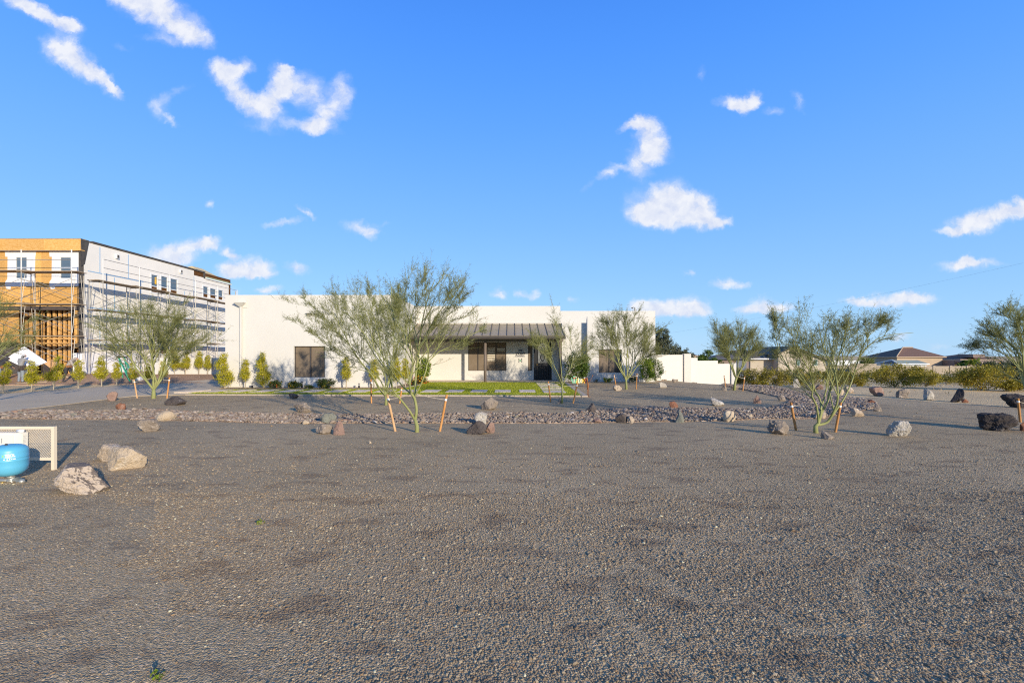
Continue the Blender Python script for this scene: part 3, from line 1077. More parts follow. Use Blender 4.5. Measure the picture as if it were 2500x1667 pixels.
# ------------------------------------------------------------------ boulders
def rock_mesh(w, dpt, hgt, seed, sub=4, faces=11, rough=0.06, shape=None):
    """a broken boulder: cut by random planes, roughened; base at z = 0"""
    import bmesh
    key = sub
    if key not in ICO:
        bm = bmesh.new()
        bmesh.ops.create_icosphere(bm, subdivisions=sub, radius=1)
        ICO[key] = (np.array([v.co for v in bm.verts]), [tuple(v.index for v in f.verts) for f in bm.faces])
        bm.free()
    D, Fc = ICO[key]
    rng = np.random.default_rng(seed)
    Nn = rng.normal(size=(faces, 3)); Nn /= np.linalg.norm(Nn, axis=1)[:, None]
    dd = rng.uniform(0.55, 0.95, faces)
    Nn = np.vstack([Nn, [[0, 0, -1]], [[0, 0, 1]]]); dd = np.append(dd, [0.75, 0.9])
    dots = D @ Nn.T
    rr = np.where(dots > 0.08, dd[None, :] / np.maximum(dots, 0.08), 1.25)
    # soft minimum keeps worn edges
    kk = 34.0
    r = -np.log(np.exp(-kk * rr).sum(axis=1)) / kk
    r = np.minimum(r, 1.15)
    off = seed * 7.31
    disp = np.array([mnoise.fractal(Vector((p[0] * 2.2 + off, p[1] * 2.2, p[2] * 2.2)), 1.0, 2.1, 5) for p in D])
    d2 = np.array([mnoise.fractal(Vector((p[0] * 7 + off, p[1] * 7, p[2] * 7)), 0.9, 2.2, 3) for p in D])
    r = r + disp * rough * 1.3 + d2 * rough * 0.45
    V = D * r[:, None]
    V[:, 2] -= V[:, 2].min()
    V[:, 2] /= V[:, 2].max() / 2
    if shape == 'cone':      # lying wedge: thin at the left, tall at the right
        t = (V[:, 0] + 1) / 2
        V[:, 2] *= 0.42 + 0.62 * t; V[:, 1] *= 0.55 + 0.5 * t
    if shape == 'conel':
        t = 1 - (V[:, 0] + 1) / 2
        V[:, 2] *= 0.42 + 0.62 * t; V[:, 1] *= 0.55 + 0.5 * t
    if shape == 'peak':
        t = V[:, 2] / 2
        V[:, 0] *= 1.15 - 0.8 * t; V[:, 1] *= 1.1 - 0.6 * t
    if shape == 'peakr':
        t = V[:, 2] / 2
        V[:, 0] = V[:, 0] * (1.1 - 0.85 * t) + 0.55 * t; V[:, 1] *= 1.1 - 0.6 * t
    for a, s in ((0, w), (1, dpt), (2, hgt)):
        lo, hi = V[:, a].min(), V[:, a].max()
        V[:, a] = (V[:, a] - (lo + hi) / 2) * s / (hi - lo)
    V[:, 2] += hgt / 2
    return V, Fc


ICO = {}


def boulder(x0, y0, x1, y1, kind, label, seed, shape=None, rough=0.06, group='boulders set out across the yard', dz=0.0, depth=None, name='boulder'):
    g = G((x0 + x1) / 2, y1)
    sc = g.y / F
    u = g.x / g.y
    w = (x1 - x0) * sc / (1 + 0.40 * abs(u))
    hh = (y1 - y0) * sc
    dp = depth or w * 0.75
    hh = max(0.6 * hh, EYE - g.z - (y0 - HY) / F * (g.y + 0.45 * dp)) * 1.12
    px_w = (x1 - x0)
    bury = 0.06 * hh + 0.008
    V, Fc = rock_mesh(w * 1.03, dp, hh + bury, seed, 5 if px_w > 45 else (4 if px_w > 20 else 3), rough=rough * 1.15, shape=shape)
    o = MB()
    c = (u * (g.y + dp * 0.42), g.y + dp * 0.42, h(g.x, g.y) - bury + dz)
    LOCAL['on'] = True
    o.add(V, Fc)
    ob = o.build(name, ROCK[kind], loc=c)
    LOCAL['on'] = False
    tag(ob, label, 'boulder', group)
    return ob


BOULDERS = [
    (257, 958, 289, 979, 'pink', 'squarish pinkish boulder resting against the edge of the driveway', 3, None, .05),
    (282, 985, 309, 1003, 'red', 'rust red blocky boulder just above the wash at the left', 4, None, .05),
    (400, 970, 461, 990, 'dark', 'flat dark brown slab boulder right of the left staked tree', 5, 'peak', .03),
    (372, 1004, 432, 1028, 'tan', 'smooth tan wedge shaped boulder lying in the wash', 6, 'cone', .02),
    (335, 1024, 394, 1054, 'grey', 'rounded grey boulder with white crust below the tan wedge', 7, None, .06),
    (226, 1086, 310, 1127, 'pale', 'pale boulder with white crust behind the big tan boulder', 8, None, .05),
    (252, 1094, 364, 1148, 'tan', 'largest tan boulder, rounded, in the left foreground', 61, None, .04),
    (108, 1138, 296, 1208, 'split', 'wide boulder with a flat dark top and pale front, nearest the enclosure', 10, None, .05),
    (702, 961, 730, 974, 'dark', 'small smooth dark grey boulder just below the lawn edging', 11, None, .03),
    (713, 984, 762, 1008, 'grey', 'lumpy grey boulder in the tree shadow above the wash', 12, None, .10),
    (780, 1010, 823, 1034, 'green', 'jagged grey green boulder at the near edge of the wash', 13, None, .08),
    (738, 1026, 757, 1036, 'tan', 'very small tan stone at the wash edge left of the green boulder', 14, None, .04),
    (768, 1036, 815, 1060, 'grey', 'grey angular boulder below the green one, left of the near tree', 15, None, .07),
    (814, 1031, 844, 1062, 'pink', 'tilted pinkish white boulder leaning beside the grey angular one', 16, 'peak', .05),
    (1174, 972, 1217, 1001, 'grey', 'blocky brown grey boulder alone between the lawn and the wash', 17, None, .04),
    (1158, 1008, 1189, 1036, 'white', 'crusty white topped boulder at the wash edge right of the near tree', 18, None, .09),
    (1138, 1030, 1188, 1061, 'dark', 'dark brown boulder in front of the white topped one', 19, 'peak', .05),
    (1184, 1033, 1208, 1058, 'pink', 'pinkish boulder touching the right side of the dark brown one', 20, None, .05),
    (1428, 986, 1457, 1008, 'dark', 'bluish grey boulder in the shadow of the small door tree', 21, 'peak', .05),
    (1447, 1021, 1470, 1033, 'pink', 'small brown pink stone at the near wash edge below the door tree', 22, None, .04),
    (1500, 1012, 1533, 1033, 'dark', 'grey angular boulder on the near wash edge beside a pale stone', 23, None, .05),
    (1531, 1017, 1549, 1034, 'pale', 'pale stone touching the right side of the grey angular boulder', 24, None, .05),
    (1645, 1003, 1671, 1032, 'green', 'upright sage grey boulder standing in the wash', 25, 'peak', .04),
    (1632, 981, 1656, 998, 'red', 'round rust coloured boulder at the far edge of the wash', 26, None, .06),
    (1495, 941, 1518, 954, 'pale', 'round cleft boulder at the foot of the stake by the bedroom window', 27, None, .12),
    (1606, 934, 1629, 947, 'white', 'white angular boulder near the right end of the house', 28, 'conel', .05),
    (1640, 926, 1651, 934, 'grey', 'tiny grey block against the white garden wall', 29, None, .03),
    (1731, 973, 1769, 991, 'white', 'pale slanting boulder alone on the mound right of the lawn', 30, 'conel', .05),
    (1837, 966, 1859, 985, 'pink', 'upright brown pink boulder on the crest of the mound', 31, 'peak', .05),
    (1897, 963, 1920, 979, 'grey', 'small two toned boulder at the right tip of the mound', 32, 'conel', .06),
    (1763, 1005, 1798, 1030, 'tan', 'round tan boulder at the near edge of the wash on the right', 33, None, .03),
    (1825, 1012, 1839, 1021, 'tan', 'little peach coloured stone among the wash cobbles', 34, None, .04),
    (1985, 1003, 2019, 1023, 'pale', 'grey round boulder just behind the right near tree', 35, None, .06),
    (1872, 1029, 1931, 1062, 'grey', 'big pitted dark faced boulder left of the right near tree', 36, None, .10),
    (2003, 1054, 2041, 1073, 'grey', 'small wedge boulder in front of the right near tree', 37, 'conel', .04),
    (1850, 945, 1866, 959, 'grey', 'pointed brown grey stone inside the wash bend', 38, 'peak', .05),
    (1761, 942, 1775, 954, 'grey', 'small pointed boulder at the foot of the tree by the garden wall', 39, 'peak', .04),
    (1782, 941, 1805, 951, 'grey', 'low grey stone pair behind the trunk by the garden wall', 40, None, .05),
    (1797, 920, 1811, 932, 'red', 'reddish boulder just past the end of the white garden wall', 41, None, .05),
    (1834, 922, 1852, 935, 'white', 'smooth round light grey boulder before the dark bushes', 42, None, .02),
    (1883, 926, 1899, 939, 'grey', 'brownish boulder before the dark bushes, right of the round one', 43, None, .06),
    (1933, 922, 1955, 946, 'white', 'tall pale boulder seen through the branches of the near tree', 44, 'peak', .07),
    (1990, 940, 2011, 951, 'pink', 'low pinkish boulder behind the branches of the near tree', 45, None, .05),
    (2046, 952, 2061, 967, 'tan', 'narrow brown boulder behind the right stems of the near tree', 46, None, .05),
    (2059, 944, 2087, 958, 'pale', 'pale wedge boulder on the far edge of the gravel', 47, 'conel', .05),
    (2120, 946, 2158, 966, 'pink', 'broad brown pink boulder on the gravel edge below a bush', 48, None, .05),
    (2186, 950, 2223, 970, 'grey', 'dark faced grey boulder on the gravel edge, third in the row', 49, None, .07),
    (2252, 951, 2282, 975, 'white', 'creamy white cube shaped boulder on the gravel edge', 50, None, .06),
    (2316, 951, 2360, 981, 'black', 'pointed black sloping boulder on the gravel edge', 51, 'peakr', .05),
    (2346, 974, 2366, 982, 'red', 'small red stone tucked beside the pointed black boulder', 52, None, .05),
    (2442, 964, 2530, 996, 'black', 'large dark purple grey boulder behind the right stake', 53, None, .08),
    (2110, 976, 2139, 986, 'red', 'low reddish stone at the right tip of the wash', 54, None, .05),
    (2127, 989, 2157, 1004, 'grey', 'grey boulder at the right tip of the wash', 55, None, .05),
    (2076, 997, 2113, 1017, 'pale', 'pale wedge boulder at the near right edge of the wash', 56, 'conel', .05),
    (2161, 1029, 2224, 1067, 'white', 'large round white pitted boulder in the right foreground', 57, None, .07),
    (2382, 1012, 2492, 1054, 'black', 'long black rugged boulder at the right, the widest there', 58, None, .10),
    (2487, 1032, 2518, 1053, 'red', 'dark red stone touching the end of the long black boulder', 59, None, .06),
    (1360, 974, 1371, 985, 'grey', 'tiny grey stone at the foot of the small door tree', 60, 'peak', .04),
    (900, 1077, 907, 1083, 'tan', 'single tiny stone on the open gravel below the near tree', 61, None, .03),
]


# ------------------------------------------------------------------ trees
def leaves_mesh(name, P, A, Bv, material, parent, kind='stuff'):
    """many small leaves: centre P, half vectors A (length) and Bv (width), each a 4-cornered blade"""
    n = len(P)
    V = np.empty((n, 4, 3), dtype=np.float32)
    V[:, 0] = P - A; V[:, 1] = P + Bv * 1.0; V[:, 2] = P + A; V[:, 3] = P - Bv
    me = mesh_np(name, V.reshape(-1, 3), np.arange(n * 4).reshape(n, 4))
    me.materials.append(material)
    o = bpy.data.objects.new(name, me)
    C.objects.link(o)
    o.parent = parent
    if kind:
        o['kind'] = kind
    return o


def unit(v):
    return v / np.maximum(np.linalg.norm(v, axis=-1, keepdims=True), 1e-9)


def sticks(P0, P1, r):
    """three-sided straight twigs as one vertex / quad array"""
    d = unit(P1 - P0)
    ref = np.where(np.abs(d[:, 2:3]) < 0.9, np.array([[0, 0, 1.0]]), np.array([[1.0, 0, 0]]))
    a = unit(np.cross(d, ref)); b = np.cross(d, a)
    n = len(P0)
    V = np.empty((n, 6, 3))
    for k in range(3):
        w = 2 * PI * k / 3
        o = a * math.cos(w) + b * math.sin(w)
        V[:, k] = P0 + o * r
        V[:, 3 + k] = P1 + o * r * 0.5
    base = (np.arange(n) * 6)[:, None]
    Q = np.concatenate([base + np.array([[k, (k + 1) % 3, 3 + (k + 1) % 3, 3 + k]]) for k in range(3)], axis=0)
    return V.reshape(-1, 3), Q


def bezier(p0, p1, p2, n):
    return [p0.lerp(p1, t).lerp(p1.lerp(p2, t), t) for t in [i / n for i in range(n + 1)]]


def palo_verde(base, crown, trunk_r, limbs, label, seed, lv=(6, 5, 5), leafn=12, leaf_len=0.022, leaf='leaf_pv', spread=1.0, twig=0.17, trunk_pts=None, auto=0, fork=0.35, dense=1.0, name='palo_verde_tree', group='young staked palo verde trees'):
    """limbs: hand traced polylines in pixels (with depth offset); auto: further limbs thrown to the crown outline"""
    rnd = random.Random(seed)
    d0 = base.y
    root = thing(name, label, 'tree', base, group)
    sc = d0 / F
    cx0, cy0, cx1, cy1 = crown
    cc = at((cx0 + cx1) / 2, (cy0 + cy1) / 2, d0)
    u_ = ((cx0 + cx1) / 2 - CX) / F
    rx = (cx1 - cx0) / 2 * sc * 0.93 / math.sqrt(1 + (.85 * u_) ** 2); rz = (cy1 - cy0) / 2 * sc; ry = rx * 0.85
    trunk = MB(); br = MB()
    mains = []
    if trunk_pts:
        tp = [base + Vector((0, 0, -0.06))] + [at(a, b, d0) for a, b in trunk_pts]
    else:
        tp = [base + Vector((0, 0, -0.06)), base + Vector((0.01, 0, fork * 0.5)), base + Vector((rnd.uniform(-.03, .03), 0, fork))]
    trunk.tube(tp, [trunk_r * 1.15] + [trunk_r * (1 - 0.12 * i) for i in range(1, len(tp))], 9)
    top = tp[-1]
    for lp, r in limbs:
        pts = [at(q[0], q[1], d0 + (q[2] if len(q) > 2 else 0)) for q in lp]
        # resample smoothly
        sm = [pts[0]]
        for i in range(len(pts) - 1):
            p_1 = pts[max(0, i - 1)]; a = pts[i]; b = pts[i + 1]; p2 = pts[min(len(pts) - 1, i + 2)]
            for t in (0.33, 0.66, 1.0):
                sm.append(0.5 * ((2 * a) + (b - p_1) * t + (2 * p_1 - 5 * a + 4 * b - p2) * t * t + (3 * a - p_1 - 3 * b + p2) * t ** 3))
        mains.append((sm, r))
    for i in range(auto):
        an = 2 * PI * (i + rnd.uniform(-.35, .35)) / auto
        el = rnd.choice((0.15, 0.45, 0.8, 1.1)) + rnd.uniform(-.1, .1)
        tgt = cc + Vector((math.cos(an) * math.cos(el) * rx, math.sin(an) * math.cos(el) * ry, math.sin(el) * rz)) * rnd.uniform(.72, .9)
        st = top + Vector((0, 0, -rnd.uniform(0, fork * 0.35)))
        mid = st.lerp(tgt, 0.5) + Vector((math.cos(an) * rx * 0.10, math.sin(an) * ry * 0.10, -rz * rnd.uniform(-0.02, .16)))
        pts = bezier(st, mid, tgt, 8)
        pts = [p + Vector((rnd.gauss(0, 1), rnd.gauss(0, 1), rnd.gauss(0, 1))) * rx * 0.018 * (k > 0) for k, p in enumerate(pts)]
        mains.append((pts, trunk_r * rnd.uniform(.42, .6)))
    T0, T1, TD = [], [], []

    def side(pts, r0, lvl, Ltot):
        n = lv[lvl - 1]
        m = len(pts) - 1
        for j in range(n):
            t = (0.30 if lvl == 1 else 0.15) + (0.92 - (0.30 if lvl == 1 else 0.15)) * (j + rnd.random() * .8) / n
            f = t * m; i = min(int(f), m - 1)
            p = pts[i].lerp(pts[i + 1], f - i)
            tan = (pts[i + 1] - pts[i]).normalized()
            out = (p - cc); out.z *= 0.5
            if out.length > 1e-3:
                out.normalize()
            ax = Vector((rnd.gauss(0, 1), rnd.gauss(0, 1), rnd.gauss(0, 1)))
            perp = (ax - tan * ax.dot(tan)).normalized()
            d = (tan * rnd.uniform(.7, 1.1) + perp * rnd.uniform(.45, .8) * spread + out * 0.22 + Vector((0, 0, 0.32))).normalized()
            L = Ltot * ((0.50 if lvl == 1 else 0.42) * (1.15 - 0.55 * t)) * rnd.uniform(.75, 1.2)
            # stay within the crown outline
            q = p + d * L
            q = p + d * (L + twig * .6)
            e = ((q.x - cc.x) / (rx * 1.03)) ** 2 + ((q.y - cc.y) / (ry * 1.03)) ** 2 + ((q.z - cc.z) / (rz * 1.05)) ** 2
            if e > 1 and rnd.random() < 0.8:
                L *= max(0.35, 1.5 - 0.5 * e) if e < 2.2 else 0.3
            seg = 4 if lvl == 1 else 3
            bend = Vector((rnd.gauss(0, .12), rnd.gauss(0, .12), rnd.uniform(-.05, .25)))
            bp_ = [p]
            dd = d.copy()
            for s in range(seg):
                bp_.append(bp_[-1] + dd * L / seg)
                dd = (dd + bend * 0.5 + Vector((rnd.gauss(0, .1), rnd.gauss(0, .1), rnd.gauss(0, .1)))).normalized()
            rr = max(0.0022, r0 * (0.5 if lvl == 1 else 0.42) * (1.1 - .5 * t))
            br.tube(bp_, [rr * (1 - 0.75 * s / seg) for s in range(seg + 1)], 5 if lvl == 1 else 4, cap=False)
            if lvl < 2:
                side(bp_, rr, lvl + 1, L * 1.25)
                twigs(bp_, lv[2] // 2 + 1)
            else:
                twigs(bp_, lv[2])

    def twigs(pts, n):
        m = len(pts) - 1
        n = int(n * dense + rnd.random())
        for j in range(n):
            f = rnd.uniform(.15, 1.0) * m; i = min(int(f), m - 1)
            p = pts[i].lerp(pts[i + 1], f - i)
            tan = (pts[i + 1] - pts[i]).normalized()
            d = (tan * 0.9 + Vector((rnd.gauss(0, .42), rnd.gauss(0, .42), rnd.gauss(0, .34) + .16))).normalized()
            T0.append(p); T1.append(p + d * twig * rnd.uniform(.5, 1.25)); TD.append(d)
        # the shoot runs on past its end
        e = pts[-1]; tan = (pts[-1] - pts[-2]).normalized()
        T0.append(e); T1.append(e + (tan + Vector((rnd.gauss(0, .2), rnd.gauss(0, .2), rnd.gauss(0, .15) + .1))).normalized() * twig * rnd.uniform(.8, 1.9)); TD.append(tan)

    for pts, r in mains:
        n = len(pts) - 1
        br.tube(pts, [max(0.004, r * (1 - 0.8 * k / n)) for k in range(n + 1)], 7, cap=False)
        L = sum((pts[k + 1] - pts[k]).length for k in range(n))
        side(pts, r, 1, L)
    trunk.build('trunk', M['bark'], root, smooth=True)
    T0 = np.array([tuple(v) for v in T0]); T1 = np.array([tuple(v) for v in T1])
    V, Q = sticks(T0, T1, 0.0016 + 0.00012 * d0)
    br.add(V, Q.tolist())
    b = br.build('branches', M['bark'], root, smooth=True)
    b['kind'] = 'stuff'
    # leaflets along both sides of every twig
    rng = np.random.default_rng(seed)
    n = len(T0)
    t = rng.uniform(0.08, 1.05, (n, leafn, 1))
    P = T0[:, None] + (T1 - T0)[:, None] * t
    D = unit(T1 - T0)[:, None]
    rnd3 = rng.normal(size=(n, leafn, 3))
    perp = unit(rnd3 - D * (rnd3 * D).sum(-1, keepdims=True))
    A = unit(perp * 0.8 + D * 0.75) * leaf_len * rng.uniform(.6, 1.4, (n, leafn, 1))
    Wd = unit(np.cross(A, rng.normal(size=(n, leafn, 3)))) * leaf_len * 0.11
    P = P + A
    o = np.array(base)
    leaves_mesh('crown', (P - o).reshape(-1, 3), A.reshape(-1, 3), Wd.reshape(-1, 3), M[leaf], root)
    return root


def clump_plant(name, label, cat, base, blobs, nleaf, leaf_len, leafmat, stems=5, seed=1, group=None, stem_mat='bark_grey', wide=0.45, flowers=None, trunk_h=0.25, stem_r=0.012, hollow=0.35):
    """shrub: blobs = ellipsoids (dx, dy, dz, rx, ry, rz) above the base, filled with leaf clusters"""
    rng = np.random.default_rng(seed)
    root = thing(name, label, cat, base, group)
    b = np.array(base)
    PP = []
    vol = np.array([q[3] * q[4] * q[5] for q in blobs]); vol = vol ** 0.75; vol = vol / vol.sum()
    for q, w in zip(blobs, vol):
        n = int(nleaf * w)
        k = max(5, n // 26)
        cdir = unit(rng.normal(size=(k, 3)))
        cr = rng.uniform(hollow, 1.0, (k, 1)) ** 0.6
        cen = cdir * cr * np.array([q[3], q[4], q[5]]) * 0.9 + np.array(q[:3])
        idx = rng.integers(0, k, n)
        cs = 0.16 * (q[3] * q[5]) ** 0.5 + leaf_len * 0.7
        PP.append(cen[idx] + rng.normal(size=(n, 3)) * cs * 0.62)
    P = np.concatenate(PP)
    P = P[P[:, 2] > min(0.03, leaf_len * .15)]
    n = len(P)
    A = unit(rng.normal(size=(n, 3)) + np.array([0, 0, 0.5])) * leaf_len * rng.uniform(.6, 1.3, (n, 1)) * 0.5
    W = unit(np.cross(A, rng.normal(size=(n, 3)))) * leaf_len * wide * 0.5
    m = MB()
    rnd = random.Random(seed)
    for i in range(stems):
        q = rnd.choice(blobs)
        tgt = Vector((q[0] + rnd.uniform(-.6, .6) * q[3], q[1] + rnd.uniform(-.6, .6) * q[4], q[2] + rnd.uniform(-.1, .6) * q[5]))
        s = Vector((rnd.uniform(-.03, .03), rnd.uniform(-.03, .03), -0.04))
        mid = Vector((tgt.x * 0.15, tgt.y * 0.15, trunk_h + tgt.z * 0.2))
        m.tube([v + Vector(base) for v in bezier(s, mid, tgt, 5)], [stem_r * (1 - .14 * k) for k in range(6)], 5, cap=False)
    # fine inner twigs
    k = min(n, 160)
    sel = rng.integers(0, n, k)
    src = P[sel] * np.array([0.55, 0.55, 0.8])
    V, Q = sticks(src + b, P[sel] + b, 0.003)
    m.add(V, Q.tolist())
    st = m.build('stems', M[stem_mat], root, smooth=True)
    st['kind'] = 'stuff'
    leaves_mesh('foliage', P, A, W, M[leafmat], root)
    if flowers:
        for fm, nf, fs in flowers:
            k = rng.integers(0, n, nf)
            Pf = P[k].copy()
            # blossoms sit on the outside
            cen = P.mean(axis=0)
            Pf = cen + (Pf - cen) * 1.12
            Pf = Pf[Pf[:, 2] > 0.04]
            fm_ = MB()
            for p in Pf:
                r = fs * rnd.uniform(.7, 1.3)
                V = []
                for a in range(6):
                    w = a * PI / 3
                    V.append((p[0] + r * math.cos(w), p[1] + r * math.sin(w), p[2]))
                V += [(p[0], p[1], p[2] + r * .7), (p[0], p[1], p[2] - r * .6)]
                fm_.add(np.array(V) + b, [(a, (a + 1) % 6, 6) for a in range(6)] + [((a + 1) % 6, a, 7) for a in range(6)])
            fo = fm_.build('blossoms', M[fm], root)
            fo['kind'] = 'stuff'
    return root


def stake(px, py, topx, topy, label, band=True, tie=None, pale=False, group='wooden stakes supporting the young trees'):
    g = G(px, py)
    d = g.y
    t = at(topx, topy, d + 0.03)
    root = thing('tree_stake', label, 'stake', g, group)
    r = 0.026
    m = MB()
    m.tube([g - Vector((0, 0, .08)), t], [r, r], 10)
    m.build('post', M['stake_pale' if pale else 'stake'], root, smooth=False)
    if band:
        p = g.lerp(t, 0.86)
        u = (t - g).normalized()
        MB().tube([p - u * .022, p + u * .022], [r * 1.1, r * 1.1], 10).build('band', M['tape'], root)
    if tie:
        p = g.lerp(t, 0.86)
        e = at(tie[0], tie[1], d + (tie[2] if len(tie) > 2 else 0))
        mid = p.lerp(e, .5) - Vector((0, 0, 0.03))
        MB().tube(bezier(p, mid, e, 6), 0.0035 + 0.0002 * d, 5).build('tie_cord', M['rope'], root)
    return root
# ------------------------------------------------------------------ the white house
def wall_with_holes(m, axis, c, a0, a1, z0, z1, holes, th, sgn=1):
    """a wall slab along x (axis 'x', at y=c, body behind it) or along y (axis 'y', at x=c), with rectangular holes (a0,a1,z0,z1)"""
    A = sorted(set([a0, a1] + [q for o in holes for q in o[:2] if a0 < q < a1]))
    Z = sorted(set([z0, z1] + [q for o in holes for q in o[2:4] if z0 < q < z1]))
    for i in range(len(A) - 1):
        # merge vertical runs without holes
        col = []
        for j in range(len(Z) - 1):
            ca, cz = (A[i] + A[i + 1]) / 2, (Z[j] + Z[j + 1]) / 2
            if any(o[0] < ca < o[1] and o[2] < cz < o[3] for o in holes):
                col.append(None)
            else:
                col.append((Z[j], Z[j + 1]))
        run = None
        for q in col + [None]:
            if q is None:
                if run:
                    if axis == 'x':
                        m.box(A[i], A[i + 1], min(c, c + sgn * th), max(c, c + sgn * th), run[0], run[1])
                    else:
                        m.box(min(c, c + sgn * th), max(c, c + sgn * th), A[i], A[i + 1], run[0], run[1])
                run = None
            else:
                run = (run[0] if run else q[0], q[1])


def X_(px, d): return (px - CX) / F * d
def Z_(py, d): return EYE - (py - HY) / F * d


def screen_window(parent, x0, x1, z0, z1, y, panes, name='window', rail=0.035, y_out=None):
    """a bronze window with sun screens: frame, a screen per pane; panes = list of (x0, x1, kind)"""
    f = MB()
    t = 0.05
    for a in ((x0, x1, z0, z0 + rail), (x0, x1, z1 - rail, z1)):
        f.box(a[0], a[1], y - t, y, a[2], a[3])
    f.box(x0, x0 + rail, y - t, y, z0 + rail, z1 - rail)
    f.box(x1 - rail, x1, y - t, y, z0 + rail, z1 - rail)
    for i in range(len(panes) - 1):
        a, b = panes[i][1], panes[i + 1][0]
        f.box(a, b, y - t, y, z0 + rail, z1 - rail)
    w = f.build(name, M['bronze'], parent)
    for a, b, k in panes:
        MB().box(a, b, y - 0.018, y - 0.010, z0 + rail, z1 - rail).build('pane', M[k], w)
    return w


D0, D1, D2, D3 = 24.5, 30.7, 29.72, 29.3
house = thing('white_house', 'long flat roofed white stucco house with a metal roofed porch and brown screened windows', 'house', (0, D1, 0))
LWX0, LWX1 = X_(550, D0), -6.02
Htop = 4.67
win = (X_(717, D0), X_(793, D0), Z_(921, D0), Z_(845, D0))


def house_build():
    m = MB()
    wall_with_holes(m, 'x', D0, LWX0, LWX1, -0.3, Htop, [win], 0.25)
    # small windows in the wall facing the lawn
    hw = [(26.6, 27.3, 1.95, 2.75), (27.9, 28.6, 1.95, 2.75)]
    wall_with_holes(m, 'y', LWX1, D0 + 0.25, D1, -0.3, Htop, hw, 0.25, sgn=-1)
    m.box(LWX0, LWX0 + 0.25, D0 + 0.25, 42, -0.3, Htop)
    m.box(LWX0 + 0.25, LWX1 - 0.25, D0 + 0.25, 42, Htop - 0.5, Htop - 0.4)
    m.build('left_wing_wall', M['stucco'], house)
    for a in hw:
        f = MB()
        f.box(LWX1 - 0.16, LWX1 - 0.1, a[0], a[1], a[2], a[3])
        f.build('window', M['screen'], house)
    # base screed line
    MB().box(LWX0 + 0.002, LWX1, D0 - 0.03, D0 - 0.001, -0.02, 0.12).build('wall_base', M['stucco'], house)
    # sill ledge and recess light under the left window
    w = screen_window(house, win[0], win[1], win[2], win[3], D0 + 0.17,
                      [(win[0] + .04, X_(757.5, D0 + .17), 'screen'), (X_(761, D0 + .17), win[1] - .05, 'screen')])
    # central wall
    cx1 = X_(1368, D1)
    dz1 = Z_(834, D1)
    big = (X_(1143, D1), X_(1236, D1), Z_(905, D1), Z_(836, D1))
    side = (X_(1289, D1), X_(1300, D1), Z_(905, D1), Z_(836, D1))
    door = (X_(1303, D1), X_(1347, D1), -0.3, Z_(833, D1))
    m = MB()
    wall_with_holes(m, 'x', D1, LWX1, cx1, -0.3, Z_(747, D1), [big, side, door], 0.25)
    m.box(door[0] - 0.15, door[0], D1 + 0.25, D1 + 1.2, -0.2, 3)
    m.box(LWX1, cx1, D1 + 0.25, 42, Z_(747, D1) - 0.5, Z_(747, D1) - 0.4)
    m.box(cx1 - 0.25, cx1, D1 + 0.25, D2 + 8, 4.4, Z_(747, D1))
    m.box(LWX1 + .3, cx1 - .3, D1 + 1.3, D1 + 1.4, -0.2, 3.6)
    m.build('centre_wall', M['stucco'], house)
    bx = [1143, 1167, 1187, 1210, 1236]
    panes = []
    for i, (a, b) in enumerate(((1144, 1166), (1168, 1187), (1188.5, 1210), (1212, 1235))):
        panes.append((X_(a, D1), X_(b, D1), 'screen'))
    w = screen_window(house, *big, D1 + 0.06, panes, rail=0.03)
    # plantation shutters seen through the right half
    for (a, b), (t0, t1) in (((1190, 1208.5), (848, 882)), ((1213.5, 1233), (849, 859))):
        n = int((t1 - t0) / 4.2)
        for k in range(n):
            z = Z_(t0 + 4.2 * k + 2.2, D1)
            o = MB()
            o.hexa([Vector(v) for v in ((X_(a, D1), D1 + .032, z - .032), (X_(b, D1), D1 + .032, z - .032), (X_(b, D1), D1 + .048, z - .032), (X_(a, D1), D1 + .048, z - .032),
                                        (X_(a, D1), D1 + .036, z + .028), (X_(b, D1), D1 + .036, z + .028), (X_(b, D1), D1 + .05, z + .028), (X_(a, D1), D1 + .05, z + .028))])
            o.build('slat', M['shutter'], w)
    screen_window(house, *side, D1 + 0.10, [(side[0] + .03, side[1] - .03, 'screen')], rail=0.03)
    # the door, set back, with an iron security grille over arched glass
    dy = D1 + 0.14
    dx0, dx1 = door[0] + 0.002, door[1] - 0.002
    fr = MB()
    dz = door[3]
    fr.box(dx0, dx0 + 0.08, dy - .06, dy + .06, 0.0, dz); fr.box(dx1 - 0.08, dx1, dy - .06, dy + .06, 0.0, dz); fr.box(dx0 + .08, dx1 - .08, dy - .06, dy + .06, dz - .08, dz - .002)
    d = fr.build('door', M['black'], house)
    MB().box(dx0 + .08, dx1 - .08, dy, dy + .045, 0.0, dz - .08).build('door_panel', M['black'], d)
    gx0, gx1 = X_(1313.5, D1), X_(1337, D1)
    gz0, gz1 = Z_(886, D1), Z_(844, D1)
    arc = [(gx0, gz0), (gx1, gz0)] + [((gx0 + gx1) / 2 + (gx1 - gx0) / 2 * math.cos(PI * k / 8), gz1 + .16 * math.sin(PI * k / 8)) for k in range(9)]
    MB().prism(arc, 'y', dy - .012, dy - .004).build('door_glass', mat('door_glass', (0.30, 0.31, 0.31), 0.25, (0.14, 0.15, 0.15), 3), d)
    gr = MB()
    gy = dy - 0.045
    for k in range(9):
        x = gx0 + (gx1 - gx0) * k / 8
        gr.tube([(x, gy, gz0), (x, gy, gz1 + .1)], .009, 4)
    xm = (gx0 + gx1) / 2
